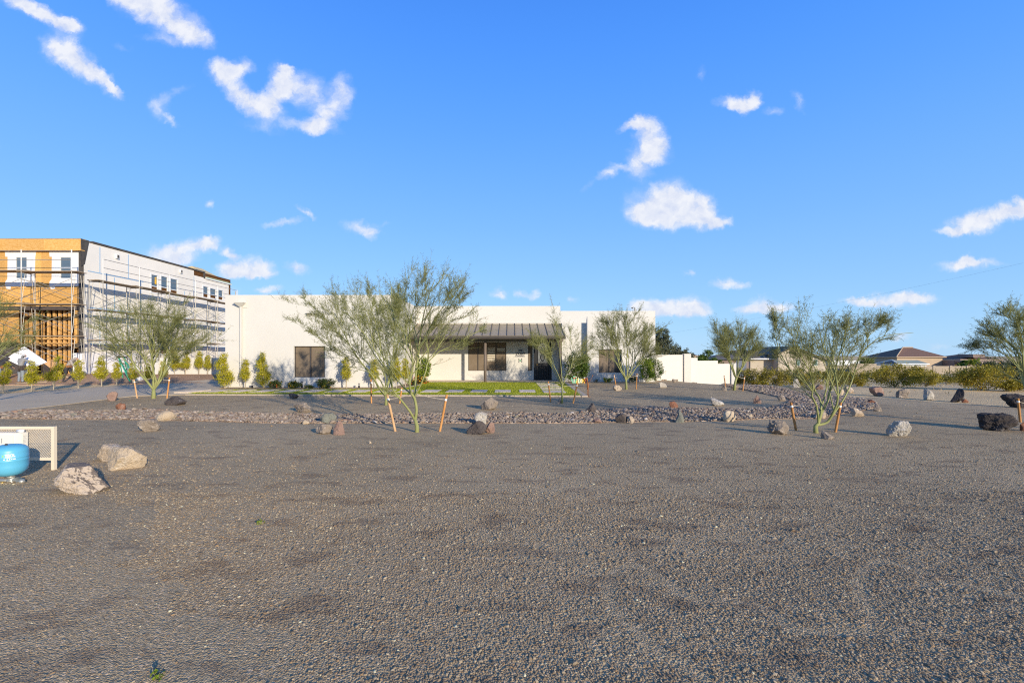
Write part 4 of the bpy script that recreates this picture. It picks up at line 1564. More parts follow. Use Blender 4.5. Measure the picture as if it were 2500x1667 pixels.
    for s in (-1, 1):
        gr.tube(bezier(Vector((xm, gy, gz0 + .1)), Vector((xm + s * .22, gy, gz0 + .35)), Vector((xm + s * .02, gy, gz0 + .62)), 6), .014, 4)
        gr.tube(bezier(Vector((xm, gy, gz1 - .1)), Vector((xm + s * .25, gy, gz1 - .2)), Vector((xm + s * .1, gy, gz1 - .45)), 6), .012, 4)
    for k in range(8):
        x = dx0 + .2 + (dx1 - dx0 - .4) * k / 7
        gr.tube([(x, gy, 0.08), (x, gy, Z_(893, D1))], .010, 4)
    for z in (.08, Z_(893, D1), Z_(887, D1)):
        gr.beam((dx0 + .12, gy, z), (dx1 - .12, gy, z), .025)
    gr.build('grille', M['black'], d)
    MB().lathe([(0.0, -.03), (.03, -.03), (.03, .03), (0, .03)], (X_(1311, D1), gy - .03, 1.02), 10).build('handle', M['brass'], d)
    # right side: stepped parapets and the forward wing
    m = MB()
    wz = Z_(760, D2)
    rx = X_(1600, D3)
    xr, xu = X_(1600, D2) - .02, X_(1600, D1)
    wz = Z_(759, D1)
    m.box(cx1 + .002, xr, D2, D2 + .25, -0.9, 3.6)
    m.box(cx1 + .002, cx1 + .25, D2 + .25, D1 + .4, -.9, 3.6)
    m.box(cx1 + .002, xr, D2 + .252, D1, 3.5, 3.6)
    m.box(xr - .25, xr, D2 + .252, 42, -1.5, 3.49)
    m.box(cx1 + .002, xu, D1 + .002, D1 + .25, 3.5, wz)
    m.box(xu - .25, xu, D1 + .25, 42, -1.5, wz)
    m.box(cx1 + .25, xu - .25, D1 + .25, 42, wz - .5, wz - .4)
    m.build('rear_wall', M['stucco'], house)
    fx = X_(1434, D3)
    w2 = (X_(1462, D3), X_(1518, D3), Z_(910, D3), Z_(853, D3))
    zt = Z_(773, D3)
    m = MB()
    wall_with_holes(m, 'x', D3, fx, rx, -0.8, zt, [w2], 0.25)
    # return wall with a falling top edge
    m.hexa([Vector(v) for v in ((fx, D3 + .25, -.5), (fx + .2, D3 + .25, -.5), (fx + .2, D2, -.5), (fx, D2, -.5), (fx, D3 + .25, zt - .04), (fx + .2, D3 + .25, zt - .04), (fx + .2, D2, 3.75), (fx, D2, 3.75))])
    m.box(rx - .25, rx, D3 + .25, D2, -.9, zt)
    m.build('right_wing_wall', M['stucco'], house)
    screen_window(house, *w2, D3 + 0.12, [(w2[0] + .03, X_(1486, D3 + .12), 'screen'), (X_(1488, D3 + .12), X_(1499.5, D3 + .12), 'screen'), (X_(1501, D3 + .12), w2[1] - .04, 'glassdark')])
    m = MB().box(fx + .002, rx, D3 - .03, D3 - .001, -.3, .06).build('wall_base', M['stucco'], house)
    # scupper head, downspout, vent
    hd = D0 - .02
    sc = MB()
    sc.box(X_(582, D0), X_(604, D0), D0 - .03, D0 - .001, Z_(751, D0), Z_(731, D0))
    sc.build('scupper_plate', M['stucco'], house)
    hy0, hy1 = D0 - .30, D0 - .032
    zt_, zb_ = Z_(738.5, D0), Z_(749, D0)
    ds = MB()
    xa, xb, xc, xd = X_(578, D0), X_(601, D0), X_(587, D0), X_(593, D0)
    ds.hexa([Vector(v) for v in ((xc, D0 - .15, zb_), (xd, D0 - .15, zb_), (xd, hy1, zb_), (xc, hy1, zb_), (xa, hy0, zt_ - .04), (xb, hy0, zt_ - .04), (xb, hy1, zt_ - .04), (xa, hy1, zt_ - .04))])
    ds.box(xa - .01, xb + .01, hy0 - .01, hy1, zt_ - .038, zt_)
    x5, x6 = X_(588.3, D0), X_(592.7, D0)
    ds.box(x5, x6, D0 - .13, D0 - .035, 0.1, zb_ - .001)
    ds.build('downspout', M['stucco'], house)
    v = MB().box(X_(749, D0), X_(762, D0), D0 - .14, D0 - .001, Z_(766, D0), Z_(764.5, D0))
    v.box(X_(749, D0), X_(762, D0), D0 - .05, D0 - .001, Z_(771, D0), Z_(766, D0) - .002)
    v.build('vent', mat('vent_metal', (0.30, 0.27, 0.22), .6), house)
    # roof penetrations
    MB().tube([(X_(575, 30), 30, 4.4), (X_(575, 30), 30, Z_(711, 30))], .025, 8).build('roof_pipe', M['steel'], house)


house_build()


def porch():
    p = thing('porch_roof', 'dark bronze standing seam porch roof on round posts over the front door', 'porch', (-1.5, 29.3, 0))
    x0, x1 = LWX1 + .02, 3.03
    yb, yf = D1 - .002, 27.9
    zb, zf = Z_(791, D1), Z_(819, yf)
    n = 19
    wpan = (x1 - x0) / n
    for i in range(n):
        a, b = x0 + i * wpan + .014, x0 + (i + 1) * wpan - .014
        m = MB()
        sag = 0.006
        m.hexa([Vector(v) for v in ((a, yf, zf - .02), (b, yf, zf - .02), (b, yb, zb - .02), (a, yb, zb - .02), (a, yf, zf), (b, yf, zf), (b, yb, zb), (a, yb, zb))])
        m.build('roof_panel', M['roofmetal'], p)
    m = MB()
    for i in range(n + 1):
        x = x0 + i * wpan
        m.hexa([Vector(v) for v in ((x - .012, yf, zf - .02), (x + .012, yf, zf - .02), (x + .012, yb, zb - .02), (x - .012, yb, zb - .02), (x - .012, yf, zf + .04), (x + .012, yf, zf + .04), (x + .012, yb, zb + .04), (x - .012, yb, zb + .04))])
    m.build('seams', M['bronze'], p)
    MB().box(x0, x1, yb - .06, yb - .003, zb + .045, zb + .09).build('flashing', M['stucco'], p)
    # underside, gutter, beam
    m = MB()
    m.hexa([Vector(v) for v in ((x0, yf + .02, zf - .12), (x1, yf + .02, zf - .12), (x1, yb, zb - .12), (x0, yb, zb - .12), (x0, yf + .02, zf - .03), (x1, yf + .02, zf - .03), (x1, yb, zb - .03), (x0, yb, zb - .03))])
    m.build('soffit', M['bronze'], p)
    g = MB()
    g.prism([(yf - .13, zf - .04), (yf - .13, zf - .10), (yf - .10, zf - .20), (yf, zf - .20), (yf, zf - .04)], 'x', x0, x1 + .06)
    g.build('gutter', M['bronze'], p)
    py_ = 28.6
    MB().box(x0, x1, py_ - .09, py_ + .09, Z_(834.5, py_), Z_(829, py_) + .08).build('beam', mat('beam_wood', (0.15, 0.12, 0.105), .7, (0.19, 0.155, 0.135), 5), p)
    # right verge, boxed
    m = MB()
    m.hexa([Vector(v) for v in ((x1, yf, zf - .22), (x1 + .05, yf, zf - .22), (x1 + .05, yb, zb - .3), (x1, yb, zb - .3), (x1, yf, zf + .02), (x1 + .05, yf, zf + .02), (x1 + .05, yb, zb + .02), (x1, yb, zb + .02))])
    m.build('verge_board', M['bronze'], p)
    for px in (1019.5, 1184.5, 1367.5):
        x = X_(px, py_)
        MB().tube([(x, py_, 0.0), (x, py_, Z_(834.5, py_))], .085, 14).build('post', mat('post_wood', (0.15, 0.115, 0.09), .7, (0.20, 0.16, 0.13), 2, stretch=(6, 6, .7)), p, smooth=True)
    return p


porch()
# porch floor of small grey pavers
fl = MB()
y = 28.35
r_ = random.Random(2)
while y < D1 - .02:
    x = LWX1 + .01 - (int(y * 10) % 2) * .12
    while x < 3.2:
        x2 = min(x + .395, 3.2)
        fl.box(max(x, LWX1 + .01) + .003, x2 - .003, y + .003, min(y + .197, D1 - .01), -.03, .035 + r_.uniform(-.002, .002))
        x += .40
    y += .20
o = fl.build('porch_floor', M['paver'])
tag(o, kind='structure')


def text_mesh(s, size, depth, name, material, parent, place, bend=None, bold=0.0, sx=1.0, fitw=None):
    cu = bpy.data.curves.new('lettering', 'FONT')
    cu.body = s
    cu.size = size
    cu.extrude = depth
    cu.offset = bold
    cu.align_x = 'CENTER'
    ob = bpy.data.objects.new('lettering_tmp', cu)
    C.objects.link(ob)
    bpy.context.view_layer.update()
    dg = bpy.context.evaluated_depsgraph_get()
    me = bpy.data.meshes.new_from_object(ob.evaluated_get(dg))
    bpy.data.objects.remove(ob)
    bpy.data.curves.remove(cu)
    V = np.array([tuple(v.co) for v in me.vertices])
    V[:, 0] *= sx
    if fitw:
        V[:, 0] -= (V[:, 0].max() + V[:, 0].min()) / 2
        V[:, 0] *= fitw / (V[:, 0].max() - V[:, 0].min())
    Fc = [tuple(p.vertices) for p in me.polygons]
    bpy.data.meshes.remove(me)
    W = np.array([place(x, y, z) for x, y, z in V])
    return MB().add(W, Fc).build(name, material, parent)


def wall_things():
    y = D1 - .012
    z = Z_(867, D1)
    num = thing('house_number', 'dark numerals 29309 above a dark plaque beside the front door', 'house number', (X_(1270, D1), D1, z))
    text_mesh('29309', 0.235, .008, 'numerals', M['dark_ink'], num, lambda a, b, c: (X_(1270, D1) + a, y - c, Z_(866.6, D1) + b), bold=.002)
    MB().box(X_(1259, D1), X_(1282, D1), D1 - .025, D1 - .002, Z_(871, D1), Z_(867.3, D1)).build('plaque', M['grey_ink'], num)
    text_mesh('29309', 0.085, .003, 'plaque_lettering', M['dark_ink'], num, lambda a, b, c: (X_(1270, D1) + a, D1 - .03 - c, Z_(870.2, D1) + b), sx=2.0)
    l = thing('porch_light', 'small flat black wall light above the house number', 'lamp', (X_(1270.5, D1), D1, Z_(856, D1)))
    m = MB()
    x0, x1, z0, z1 = X_(1266, D1), X_(1275, D1), Z_(858, D1), Z_(854, D1)
    m.box(x0, x1, D1 - .08, D1 - .002, z1 - .035, z1); m.box(x0, x1, D1 - .08, D1 - .002, z0, z0 + .04)
    m.box(x0, x0 + .02, D1 - .08, D1 - .002, z0 + .04, z1 - .035); m.box(x1 - .02, x1, D1 - .08, D1 - .002, z0 + .04, z1 - .035)
    m.build('housing', M['black'], l)
    MB().box(x0 + .02, x1 - .02, D1 - .05, D1 - .003, z0 + .04, z1 - .035).build('diffuser', M['white'], l)
    s = thing('wall_ornament', 'black four armed iron monogram ornament with a small green centre under the house number', 'ornament', (X_(1270.5, D1), D1, Z_(880, D1)))
    for px, t0, t1 in ((1267, 875, 879), (1273.7, 875, 879), (1267, 881, 884), (1273.7, 881, 884)):
        m = MB()
        xa, xb = X_(px - 1.2, D1), X_(px + 1.2, D1)
        xm0, xm1 = X_(px - .5, D1), X_(px + .5, D1)
        za, zb = Z_(t1, D1), Z_(t0, D1)
        m.box(xa, xb, D1 - .02, D1 - .002, za, za + .018); m.box(xa, xb, D1 - .02, D1 - .002, zb - .018, zb)
        m.box(xm0, xm1, D1 - .02, D1 - .002, za + .018, zb - .018)
        m.build('bar', M['black'], s)
    m = MB()
    for k in range(5):
        w = k * 2 * PI / 5
        m.hexa([Vector((X_(1270.4, D1) + math.cos(w + q) * r, D1 - yy, Z_(880, D1) + math.sin(w + q) * r)) for yy in (.002, .018) for q, r in ((0, .01), (.5, .045), (0, .075), (-.5, .045))])
    m.build('rosette', M['green_sign'], s)


wall_things()

# low white wall beside the driveway, left of the house
w = MB()
d = 31.3
w.box(X_(376, d), LWX0 - .002, d, d + .2, -0.1, Z_(873.5, d))
w.box(X_(376, d) - .02, X_(376, d) + .38, d - .1, d + .3, -.1, Z_(873.5, d) + .02)
o = w.build('low_wall', M['stucco'], loc=(-18, d, 0))
tag(o, 'low smooth white wall behind the shrubs between driveway and house', 'wall')

# stepped white garden wall at the right
gw = thing('garden_wall', 'white stepped garden wall running right from the house, with small blocks at its foot', 'wall', (13, 32.5, -0.3))


def garden_wall():
    # plan line from left (near) to right (a bit farther)
    def P(px):
        t = (px - 1600) / 190
        d = 32.0 + 1.6 * t
        return X_(px, d), d
    segs = [(1601, 1669, 866), (1684, 1703, 873.5), (1703, 1752.5, 880.5), (1752.5, 1784, 888)]
    m = MB()
    for a, b, top in segs:
        (xa, da), (xb, db) = P(a), P(b)
        za, zb = Z_(top, da), Z_(top, da)
        m.hexa([Vector(v) for v in ((xa, da, -1.6), (xb, db, -1.6), (xb, db + .2, -1.6), (xa, da + .2, -1.6), (xa, da, za), (xb, db, zb), (xb, db + .2, zb), (xa, da + .2, za))])
    m.build('panels', M['stucco'], gw)
    for a, b, top in ((1669, 1684, 863.5), (1784, 1794, 886)):
        (xa, da), (xb, db) = P(a), P(b)
        m = MB().box(xa + .003, xb, da - .12, da + .34, -1.6, Z_(top, da))
        m.build('pier', M['stucco'], gw)
    m = MB()
    for a, y0 in ((1618.5, 928), (1624.5, 928), (1652, 928), (1692, 935), (1698, 935.5), (1740, 941.5), (1747, 942)):
        x, d = P(a)
        m = MB().box(x - .07, x + .07, d - .08, d - .003, Z_(y0 + 2.3, d), Z_(y0 - 2.3, d))
        m.build('drain_block', ROCK['grey'], gw)
    m = MB().tube([(P(1756)[0], P(1756)[1] - .2, Z_(943, 33.2)), (P(1764)[0], P(1764)[1] - .2, Z_(944, 33.2))], .09, 10)
    m.build('pipe_end', M['galv'], gw)


garden_wall()

# ------------------------------------------------------------------ lawn and paths
lawn_poly = gpoly([(455, 963.2), (1425, 967.5)]) + [(X_(1376, 28.3), 28.3)] + [(-5.2, 28.3), (-5.35, 27.2)] + gpoly([(1032, 941), (985, 949.5), (955, 951.5), (540, 953)]) + gpoly([(505, 957)])
LAWN = sheet('lawn', lawn_poly, M['turfbase'], 0.035, 0.6, skirt=.08)


def turf():
    rng = np.random.default_rng(3)
    W = np.array(lawn_poly)
    n = 60000
    X = rng.uniform(W[:, 0].min(), W[:, 0].max(), n); Y = rng.uniform(W[:, 1].min(), W[:, 1].max(), n)
    k = in_poly(lawn_poly, X, Y)
    for q in SLABS:
        k &= ~((X > q[0] - .03) & (X < q[1] + .03) & (Y > q[2] - .03) & (Y < q[3] + .03))
    X, Y = X[k], Y[k]
    Z = np.array([h(a, b) for a, b in zip(X, Y)]) + .035 + .012
    n = len(X)
    A = unit(rng.normal(size=(n, 3)) * .45 + np.array([0, 0, 1.0])) * .02
    Wd = unit(np.cross(A, rng.normal(size=(n, 3)))) * .012
    o = leaves_mesh('turf_blades', np.c_[X, Y, Z], A, Wd, M['turf'], None)
    tag(o, 'short bright green artificial turf in front of the porch', 'grass', kind='stuff')


SLABS = []
xs_ = [464, 523, 582, 641, 701, 761, 821, 879, 938, 994, 1051, 1110, 1169, 1227.5, 1287.5]
for i, px in enumerate(xs_):
    g = G(px, 957.8)
    SLABS.append((g.x - .35, g.x + .35, 20.55, 22.0, 'slab'))
SLABS.append((1.34, 2.30, 20.35, 21.7, 'slab'))
for yy in (22.05, 23.05, 24.15, 25.2, 26.2, 27.15):
    SLABS.append((1.36, 2.40, yy + .15, yy + .67, 'step'))


def pavers():
    r = random.Random(8)
    for x0, x1, y0, y1, k in SLABS:
        m = MB()
        nx = 4 if k == 'slab' else 5
        ny = 4 if k == 'slab' else 2
        sx, sy = (x1 - x0) / nx, (y1 - y0) / ny
        z = h((x0 + x1) / 2, (y0 + y1) / 2)
        for j in range(ny):
            off = sx / 2 if j % 2 else 0
            xs = [x0] + [x0 + off + i * sx for i in range(0 if off else 1, nx)] + [x1]
            for a, b in zip(xs, xs[1:]):
                if b - a < .02:
                    continue
                m.box(a + .006, b - .006, y0 + j * sy + .006, y0 + (j + 1) * sy - .006, z + .0, z + .056 + r.uniform(-.003, .003))
        o = m.build('paver', M['paver'], LAWN)
    # edging blocks along the front and the right
    def edge(a, b, w=.14, ln=.42):
        a, b = Vector((*a, 0)), Vector((*b, 0))
        n = int((b - a).length / ln)
        m = MB()
        for i in range(n):
            p, q = a.lerp(b, (i + .02) / n), a.lerp(b, (i + .98) / n)
            p.z = h(p.x, p.y) + .012; q.z = h(q.x, q.y) + .012
            m.beam(p, q, w, .08 + r.uniform(-.004, .004))
        return m
    p = [(G(455, 964.6).x, G(455, 964.6).y), (G(1418, 968.6).x, G(1418, 968.6).y)]
    tag(edge(p[0], p[1]).build('path_edging', M['edging']), kind='structure')
    a = G(1423, 968.4)
    tag(edge((a.x + .06, a.y - .12), (X_(1379, 28.4), 28.4), .24, .3).build('lawn_edging', M['edging']), kind='structure')
    q = [(X_(1040, 27.1) - .02, 27.15), (G(985, 949).x, G(985, 949).y + .1)]
    tag(edge(q[0], q[1], .06, .5).build('bed_edging', M['edging']), kind='structure')


pavers()
turf()
# ------------------------------------------------------------------ the building under construction
BF, BX = 31.5, -27.9          # front plane, side plane
BZ = Z_(586, BF)              # parapet top
site = thing('unfinished_building', 'two storey building under construction, bare orange sheathing in front and white insulation along the side', 'building', (BX, BF, 0.35))


def xs(px, d=BF): return X_(px, d)
def ys(px): return -BX * F / (CX - px)      # depth of a point on the side wall seen at px


def building():
    r = random.Random(4)
    # body behind the sheathing: a shell coloured dark for the shade inside, with an open bay at the lower right
    m = MB()
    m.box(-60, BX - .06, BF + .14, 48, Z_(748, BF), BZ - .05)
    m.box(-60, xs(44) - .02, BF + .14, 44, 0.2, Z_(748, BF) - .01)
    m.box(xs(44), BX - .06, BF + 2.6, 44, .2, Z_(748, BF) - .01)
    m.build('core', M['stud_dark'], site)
    # osb boards on the front, seams left open; window openings kept free
    wins = [(xs(37), xs(67), Z_(681, BF), Z_(627, BF)), (xs(145.5), xs(174.5), Z_(681, BF), Z_(627, BF))]
    def boards(x0, x1, z0, z1, bw, bh, yy, th=.025, stagger=True):
        j = 0
        z = z1
        while z > z0 + .01:
            zb = max(z0, z - bh)
            x = x1 + (bw * .5 if (stagger and j % 2) else 0)
            while x > x0 + .01:
                xa, xb = max(x0, x - bw), min(x, x1)
                x -= bw
                if xb - xa < .03:
                    continue
                hs = [q for q in wins if q[0] < xb and q[1] > xa and q[2] < z and q[3] > zb]
                b = MB()
                if hs:
                    wall_with_holes(b, 'x', yy, xa + .004, xb - .004, zb + .004, z - .004, hs, th)
                else:
                    b.box(xa + .004, xb - .004, yy, yy + th, zb + .004, z - .004)
                if b.n:
                    b.build('board', M['osb'], site)
            z = zb
            j += 1
    boards(-47, xs(207), Z_(614, BF), BZ, 2.42, .80, BF - .28)      # parapet band stands proud
    m = MB().box(-47, xs(207), BF - .25, BF, Z_(614, BF) + .001, Z_(614, BF) + .06)
    m.box(-47, xs(207), BF - .30, BF + .1, BZ, BZ + .02)
    m.build('parapet_soffit', M['osb'], site)
    boards(-47, xs(192), Z_(705, BF), Z_(614, BF), 1.21, 2.42, BF)
    boards(-47, xs(193), Z_(748, BF), Z_(705, BF) - .002, 2.42, 1.21, BF + .002)
    MB().box(-47, xs(193), BF - .05, BF + .1, Z_(757, BF), Z_(748, BF) - .004).build('header_beam', M['leather'], site)
    boards(-47, xs(45), Z_(828, BF), Z_(758, BF), 1.21, 2.42, BF + .03)
    boards(xs(180), xs(192), Z_(850, BF), Z_(758, BF), 1.21, 2.42, BF + .03)
    MB().box(-47, xs(47), BF + .02, BF + .2, Z_(835, BF), Z_(828, BF) - .002).build('garage_header', M['stud'], site)
    MB().box(xs(43.5), xs(47), BF + .0, BF + .2, .3, Z_(828, BF)).build('jamb', M['stud'], site)
    MB().box(-47, xs(43), BF + .08, BF + .12, .3, Z_(836, BF)).build('garage_shade', M['felt'], site)  # dark sheet standing in for the shade within the garage opening
    # studs of the open bay
    for i, px in enumerate((50, 63, 75, 91, 105, 119, 132, 145.5, 158, 171)):
        x = xs(px, BF + .55) + r.uniform(-.03, .03)
        wdt = 5.4 if i not in (1,) else 7
        MB().box(x - .07, x + .07 * (2.0 if i == 2 else 1.0), BF + .5, BF + .64, .35, Z_(757, BF)).build('stud', M['stud'], site)
    for i, px in enumerate((57, 70, 83, 98, 112, 126, 139, 152, 165)):
        x = xs(px, BF + 2.3)
        MB().box(x - .03, x + .03, BF + 2.4, BF + 2.5, .35, Z_(757, BF)).build('stud', M['tan_leather'], site)  # back row in a darker brown, the bay's shade put into the colour
    for px0, px1, z in ((62, 178, 837), (62, 178, 826)):
        MB().box(xs(px0), xs(px1), BF + .42, BF + .49, Z_(z + 2, BF), Z_(z - 1.5, BF)).build('rail', M['stud'], site)
    for a, b, t0, t1 in ((78, 85, 830, 885), (94, 99, 832, 900)):
        MB().box(xs(a), xs(b), BF + 1.4, BF + 1.42, Z_(t1, BF), Z_(t0, BF)).build('wrap_panel', M['felt'], site)
    # black felt at the corner
    m = MB()
    m.box(xs(192.5), BX - .01, BF - .02, BF + .13, .35, Z_(616, BF))
    m.build('corner_felt', M['felt'], site)
    m = MB()
    m.hexa([Vector(v) for v in ((xs(207), BF - .30, Z_(640, BF)), (BX + .03, BF - .25, Z_(650, BF)), (BX + .02, BF + .05, Z_(645, BF)), (BX - .2, BF + .05, Z_(640, BF)),
                                (xs(207) + .002, BF - .30, BZ + .03), (BX + .06, BF - .26, BZ + .03), (BX + .05, BF + .35, BZ + .03), (BX - .2, BF + .35, BZ + .03))])
    m.build('parapet_felt', M['felt'], site)
    # windows with white wrap
    for i, (a, b, c0, c1) in enumerate(wins):
        cx = (a + b) / 2
        px = 0.0268
        wr = MB()
        out = [(cx - 1.05, c0 - .62), (cx - .78, c0 - .62), (cx - .78, c0 - .50), (cx + .86, c0 - .45), (cx + .86, c0 - .2), (cx + .84, c1 + .25), (cx + 1.0, c1 + .36), (cx + 1.04, c1 + .46), (cx - 1.0, c1 + .47), (cx - 1.05, c1 + .30), (cx - .86, c1 + .2), (cx - .86, c0 - .4), (cx - 1.05, c0 - .35)]
        # split into four strips around the opening
        yy = BF - .012
        for st in ([(cx - 1.02, c1), (cx + .92, c1), (cx + .97, c1 + .3), (cx + 1.06, c1 + .46), (cx - 1.02, c1 + .48), (cx - 1.06, c1 + .28)],
                   [(cx - .90, c0), (a, c0), (a, c1), (cx - .88, c1)],
                   [(b, c0), (cx + .88, c0), (cx + .92, c1), (b, c1)],
                   [(cx - 1.04, c0 - .40), (cx - .95, c0 - .66), (cx - .70, c0 - .66), (cx - .68, c0 - .50), (cx + .90, c0 - .46), (cx + .87, c0), (cx - .90, c0), (cx - 1.04, c0 - .2)]):
            wr.prism(st, 'y', yy, BF - .001)
        w = wr.build('window', M['flash'], site)
        f = MB()
        t = .055
        f.box(a, b, BF + .0, BF + .09, c1 - t, c1); f.box(a, b, BF + .0, BF + .09, c0, c0 + t)
        f.box(a, a + t, BF + .0, BF + .09, c0 + t, c1 - t); f.box(b - t, b, BF + .0, BF + .09, c0 + t, c1 - t)
        zm = c0 + (c1 - c0) * .5
        f.box(a + t, b - t, BF + .01, BF + .08, zm - .04, zm + .04)
        f.build('frame', M['white'], w)
        MB().box(a + t, b - t, BF + .05, BF + .07, c0 + t, zm - .04).build('pane', M['glassblue'], w)
        MB().box(a + t, b - t, BF + .04, BF + .06, zm + .04, c1 - t).build('pane', M['glassblue'], w)
    # side wall: insulation sheets with taped joints
    side_w = []
    for a, b, t, bt in ((368, 386, 668, 714), (392, 410, 672, 716), (415, 434, 678, 722), (495, 509, 697, 726), (512, 528, 702, 728), (532, 545, 706, 732), (365, 382, 824, 866), (390, 409, 826, 865), (413, 430, 828, 864)):
        ya, yb = ys(a), ys(b)
        side_w.append((ya, yb, EYE - (bt - HY) / F * ya, EYE - (t - HY) / F * ya))
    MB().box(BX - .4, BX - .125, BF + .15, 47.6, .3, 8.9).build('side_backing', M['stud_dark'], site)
    zs = [.38, 2.35, 4.75, 7.15, 9.02]
    y = BF
    j = 0
    while y < 47.5:
        yb = min(y + 2.42, 47.6)
        for k in range(4):
            z0, z1 = zs[k], zs[k + 1]
            if k == 3 and y > 43.6:
                z1 = 8.62
            off = 1.2 if k % 2 else 0
            ya_, yb_ = max(BF, y - off), (yb - off if yb < 47.5 else yb)
            if yb_ <= ya_:
                continue
            hs = [q for q in side_w if q[0] < yb_ and q[1] > ya_ and q[2] < z1 and q[3] > z0]
            b = MB()
            wall_with_holes(b, 'y', BX, ya_ + .004, yb_ - .004, z0 + .004, z1 - .004, hs, .045, sgn=-1)
            if b.n:
                b.build('insulation_panel', M['foam'], site)
            # blue tape over the joint
            if not any(q[0] < ya_ + .05 and q[1] > ya_ - .05 and q[2] < z1 and q[3] > z0 for q in side_w) and ya_ > BF + .5:
                MB().box(BX + .001, BX + .006, ya_ - .03, ya_ + .03, z0, z1 - .1).build('tape', M['bluetape'], site)
        y = yb
        j += 1
    for z in zs[1:4]:
        y = BF + .3
        while y < 47:
            yn = min(y + 2.4, 47.4)
            mid = (y + yn) / 2
            if not any(q[0] < yn and q[1] > y and q[2] < z < q[3] for q in side_w):
                MB().box(BX + .0075, BX + .011, y, yn - .01, z - .03, z + .03).build('tape', M['bluetape'], site)
            y = yn
    for a, b, c0, c1 in side_w:
        f = MB()
        t = .06
        X0, X1 = BX - .11, BX + .02
        f.box(X0, X1, a - .06, b + .06, c1 - t, c1 + .05); f.box(X0, X1, a - .06, b + .06, c0 - .05, c0 + t)
        f.box(X0, X1, a - .06, a + t, c0 + t, c1 - t); f.box(X0, X1, b - t, b + .06, c0 + t, c1 - t)
        zm = c0 + (c1 - c0) * .36
        f.box(X0 + .02, X1 - .02, a + t, b - t, zm - .03, zm + .03)
        w = f.build('window', M['white'], site)
        MB().box(BX - .09, BX - .07, a + t, b - t, c0 + t, zm - .03).build('pane', M['glassblue'], w)
        MB().box(BX - .07, BX - .05, a + t, b - t, zm + .03, c1 - t).build('pane', M['glassblue'], w)
    q = side_w[0]
    MB().box(BX - .045, BX - .04, q[1] - .3, q[1] - .12, q[3] - .75, q[3] - .2).build('sticker', M['yellow_sign'], site)
    # dark coping along the roof edge and a thin orange batten below
    MB().box(BX - .25, BX + .06, BF + .62, 43.7, 9.04, 9.17).build('coping', M['felt'], site)
    MB().box(BX - .1, BX + .012, BF + .62, 43.7, 9.022, 9.038).build('batten', M['osb'], site)
    MB().box(BX - .3, BX + .05, 43.72, 43.9, 8.55, 9.17).build('coping', M['felt'], site)
    # hipped roof deck beyond
    m = MB()
    ya, yb, ze = 43.95, 47.9, 8.66
    m.add([(BX + .1, ya, ze), (BX + .1, yb, ze), (BX - 1.2, ya, ze + 1.05), (BX - 1.2, yb - 2.4, ze + 1.05), (BX - 6, ya, ze), (BX - 6, yb, ze)], [(0, 1, 3, 2), (1, 5, 3), (4, 2, 3, 5), (0, 2, 4), (0, 4, 5, 1)])
    m.build('roof', M['hipdeck'], site)
    MB().box(BX + .02, BX + .12, ya, yb, ze - .12, ze - .01).build('fascia', M['trim_white'], site)
    MB().box(BX + .02, BX + .125, ya, yb, ze - .008, ze + .03).build('drip_edge', M['ladder_green'], site)
    # vents under the coping
    for px in (287, 442):
        y = ys(px)
        v = MB().box(BX + .012, BX + .14, y - .22, y, 8.42 if px < 300 else 8.5, 8.70 if px < 300 else 8.78)
        v.build('vent', M['white'], site)
        MB().box(BX + .142, BX + .15, y - .19, y - .03, 8.45 if px < 300 else 8.53, 8.66 if px < 300 else 8.74).build('vent_mouth', M['felt'], site)
    # white foam skirt along the bottom of the wall
    MB().box(BX + .012, BX + .07, BF - .02, 36, .40, 1.75).build('foam_skirt', M['foam_white'], site)
    MB().box(xs(180), BX + .06, BF - .07, BF - .022, .40, 1.75).build('foam_skirt', M['foam_white'], site)


building()


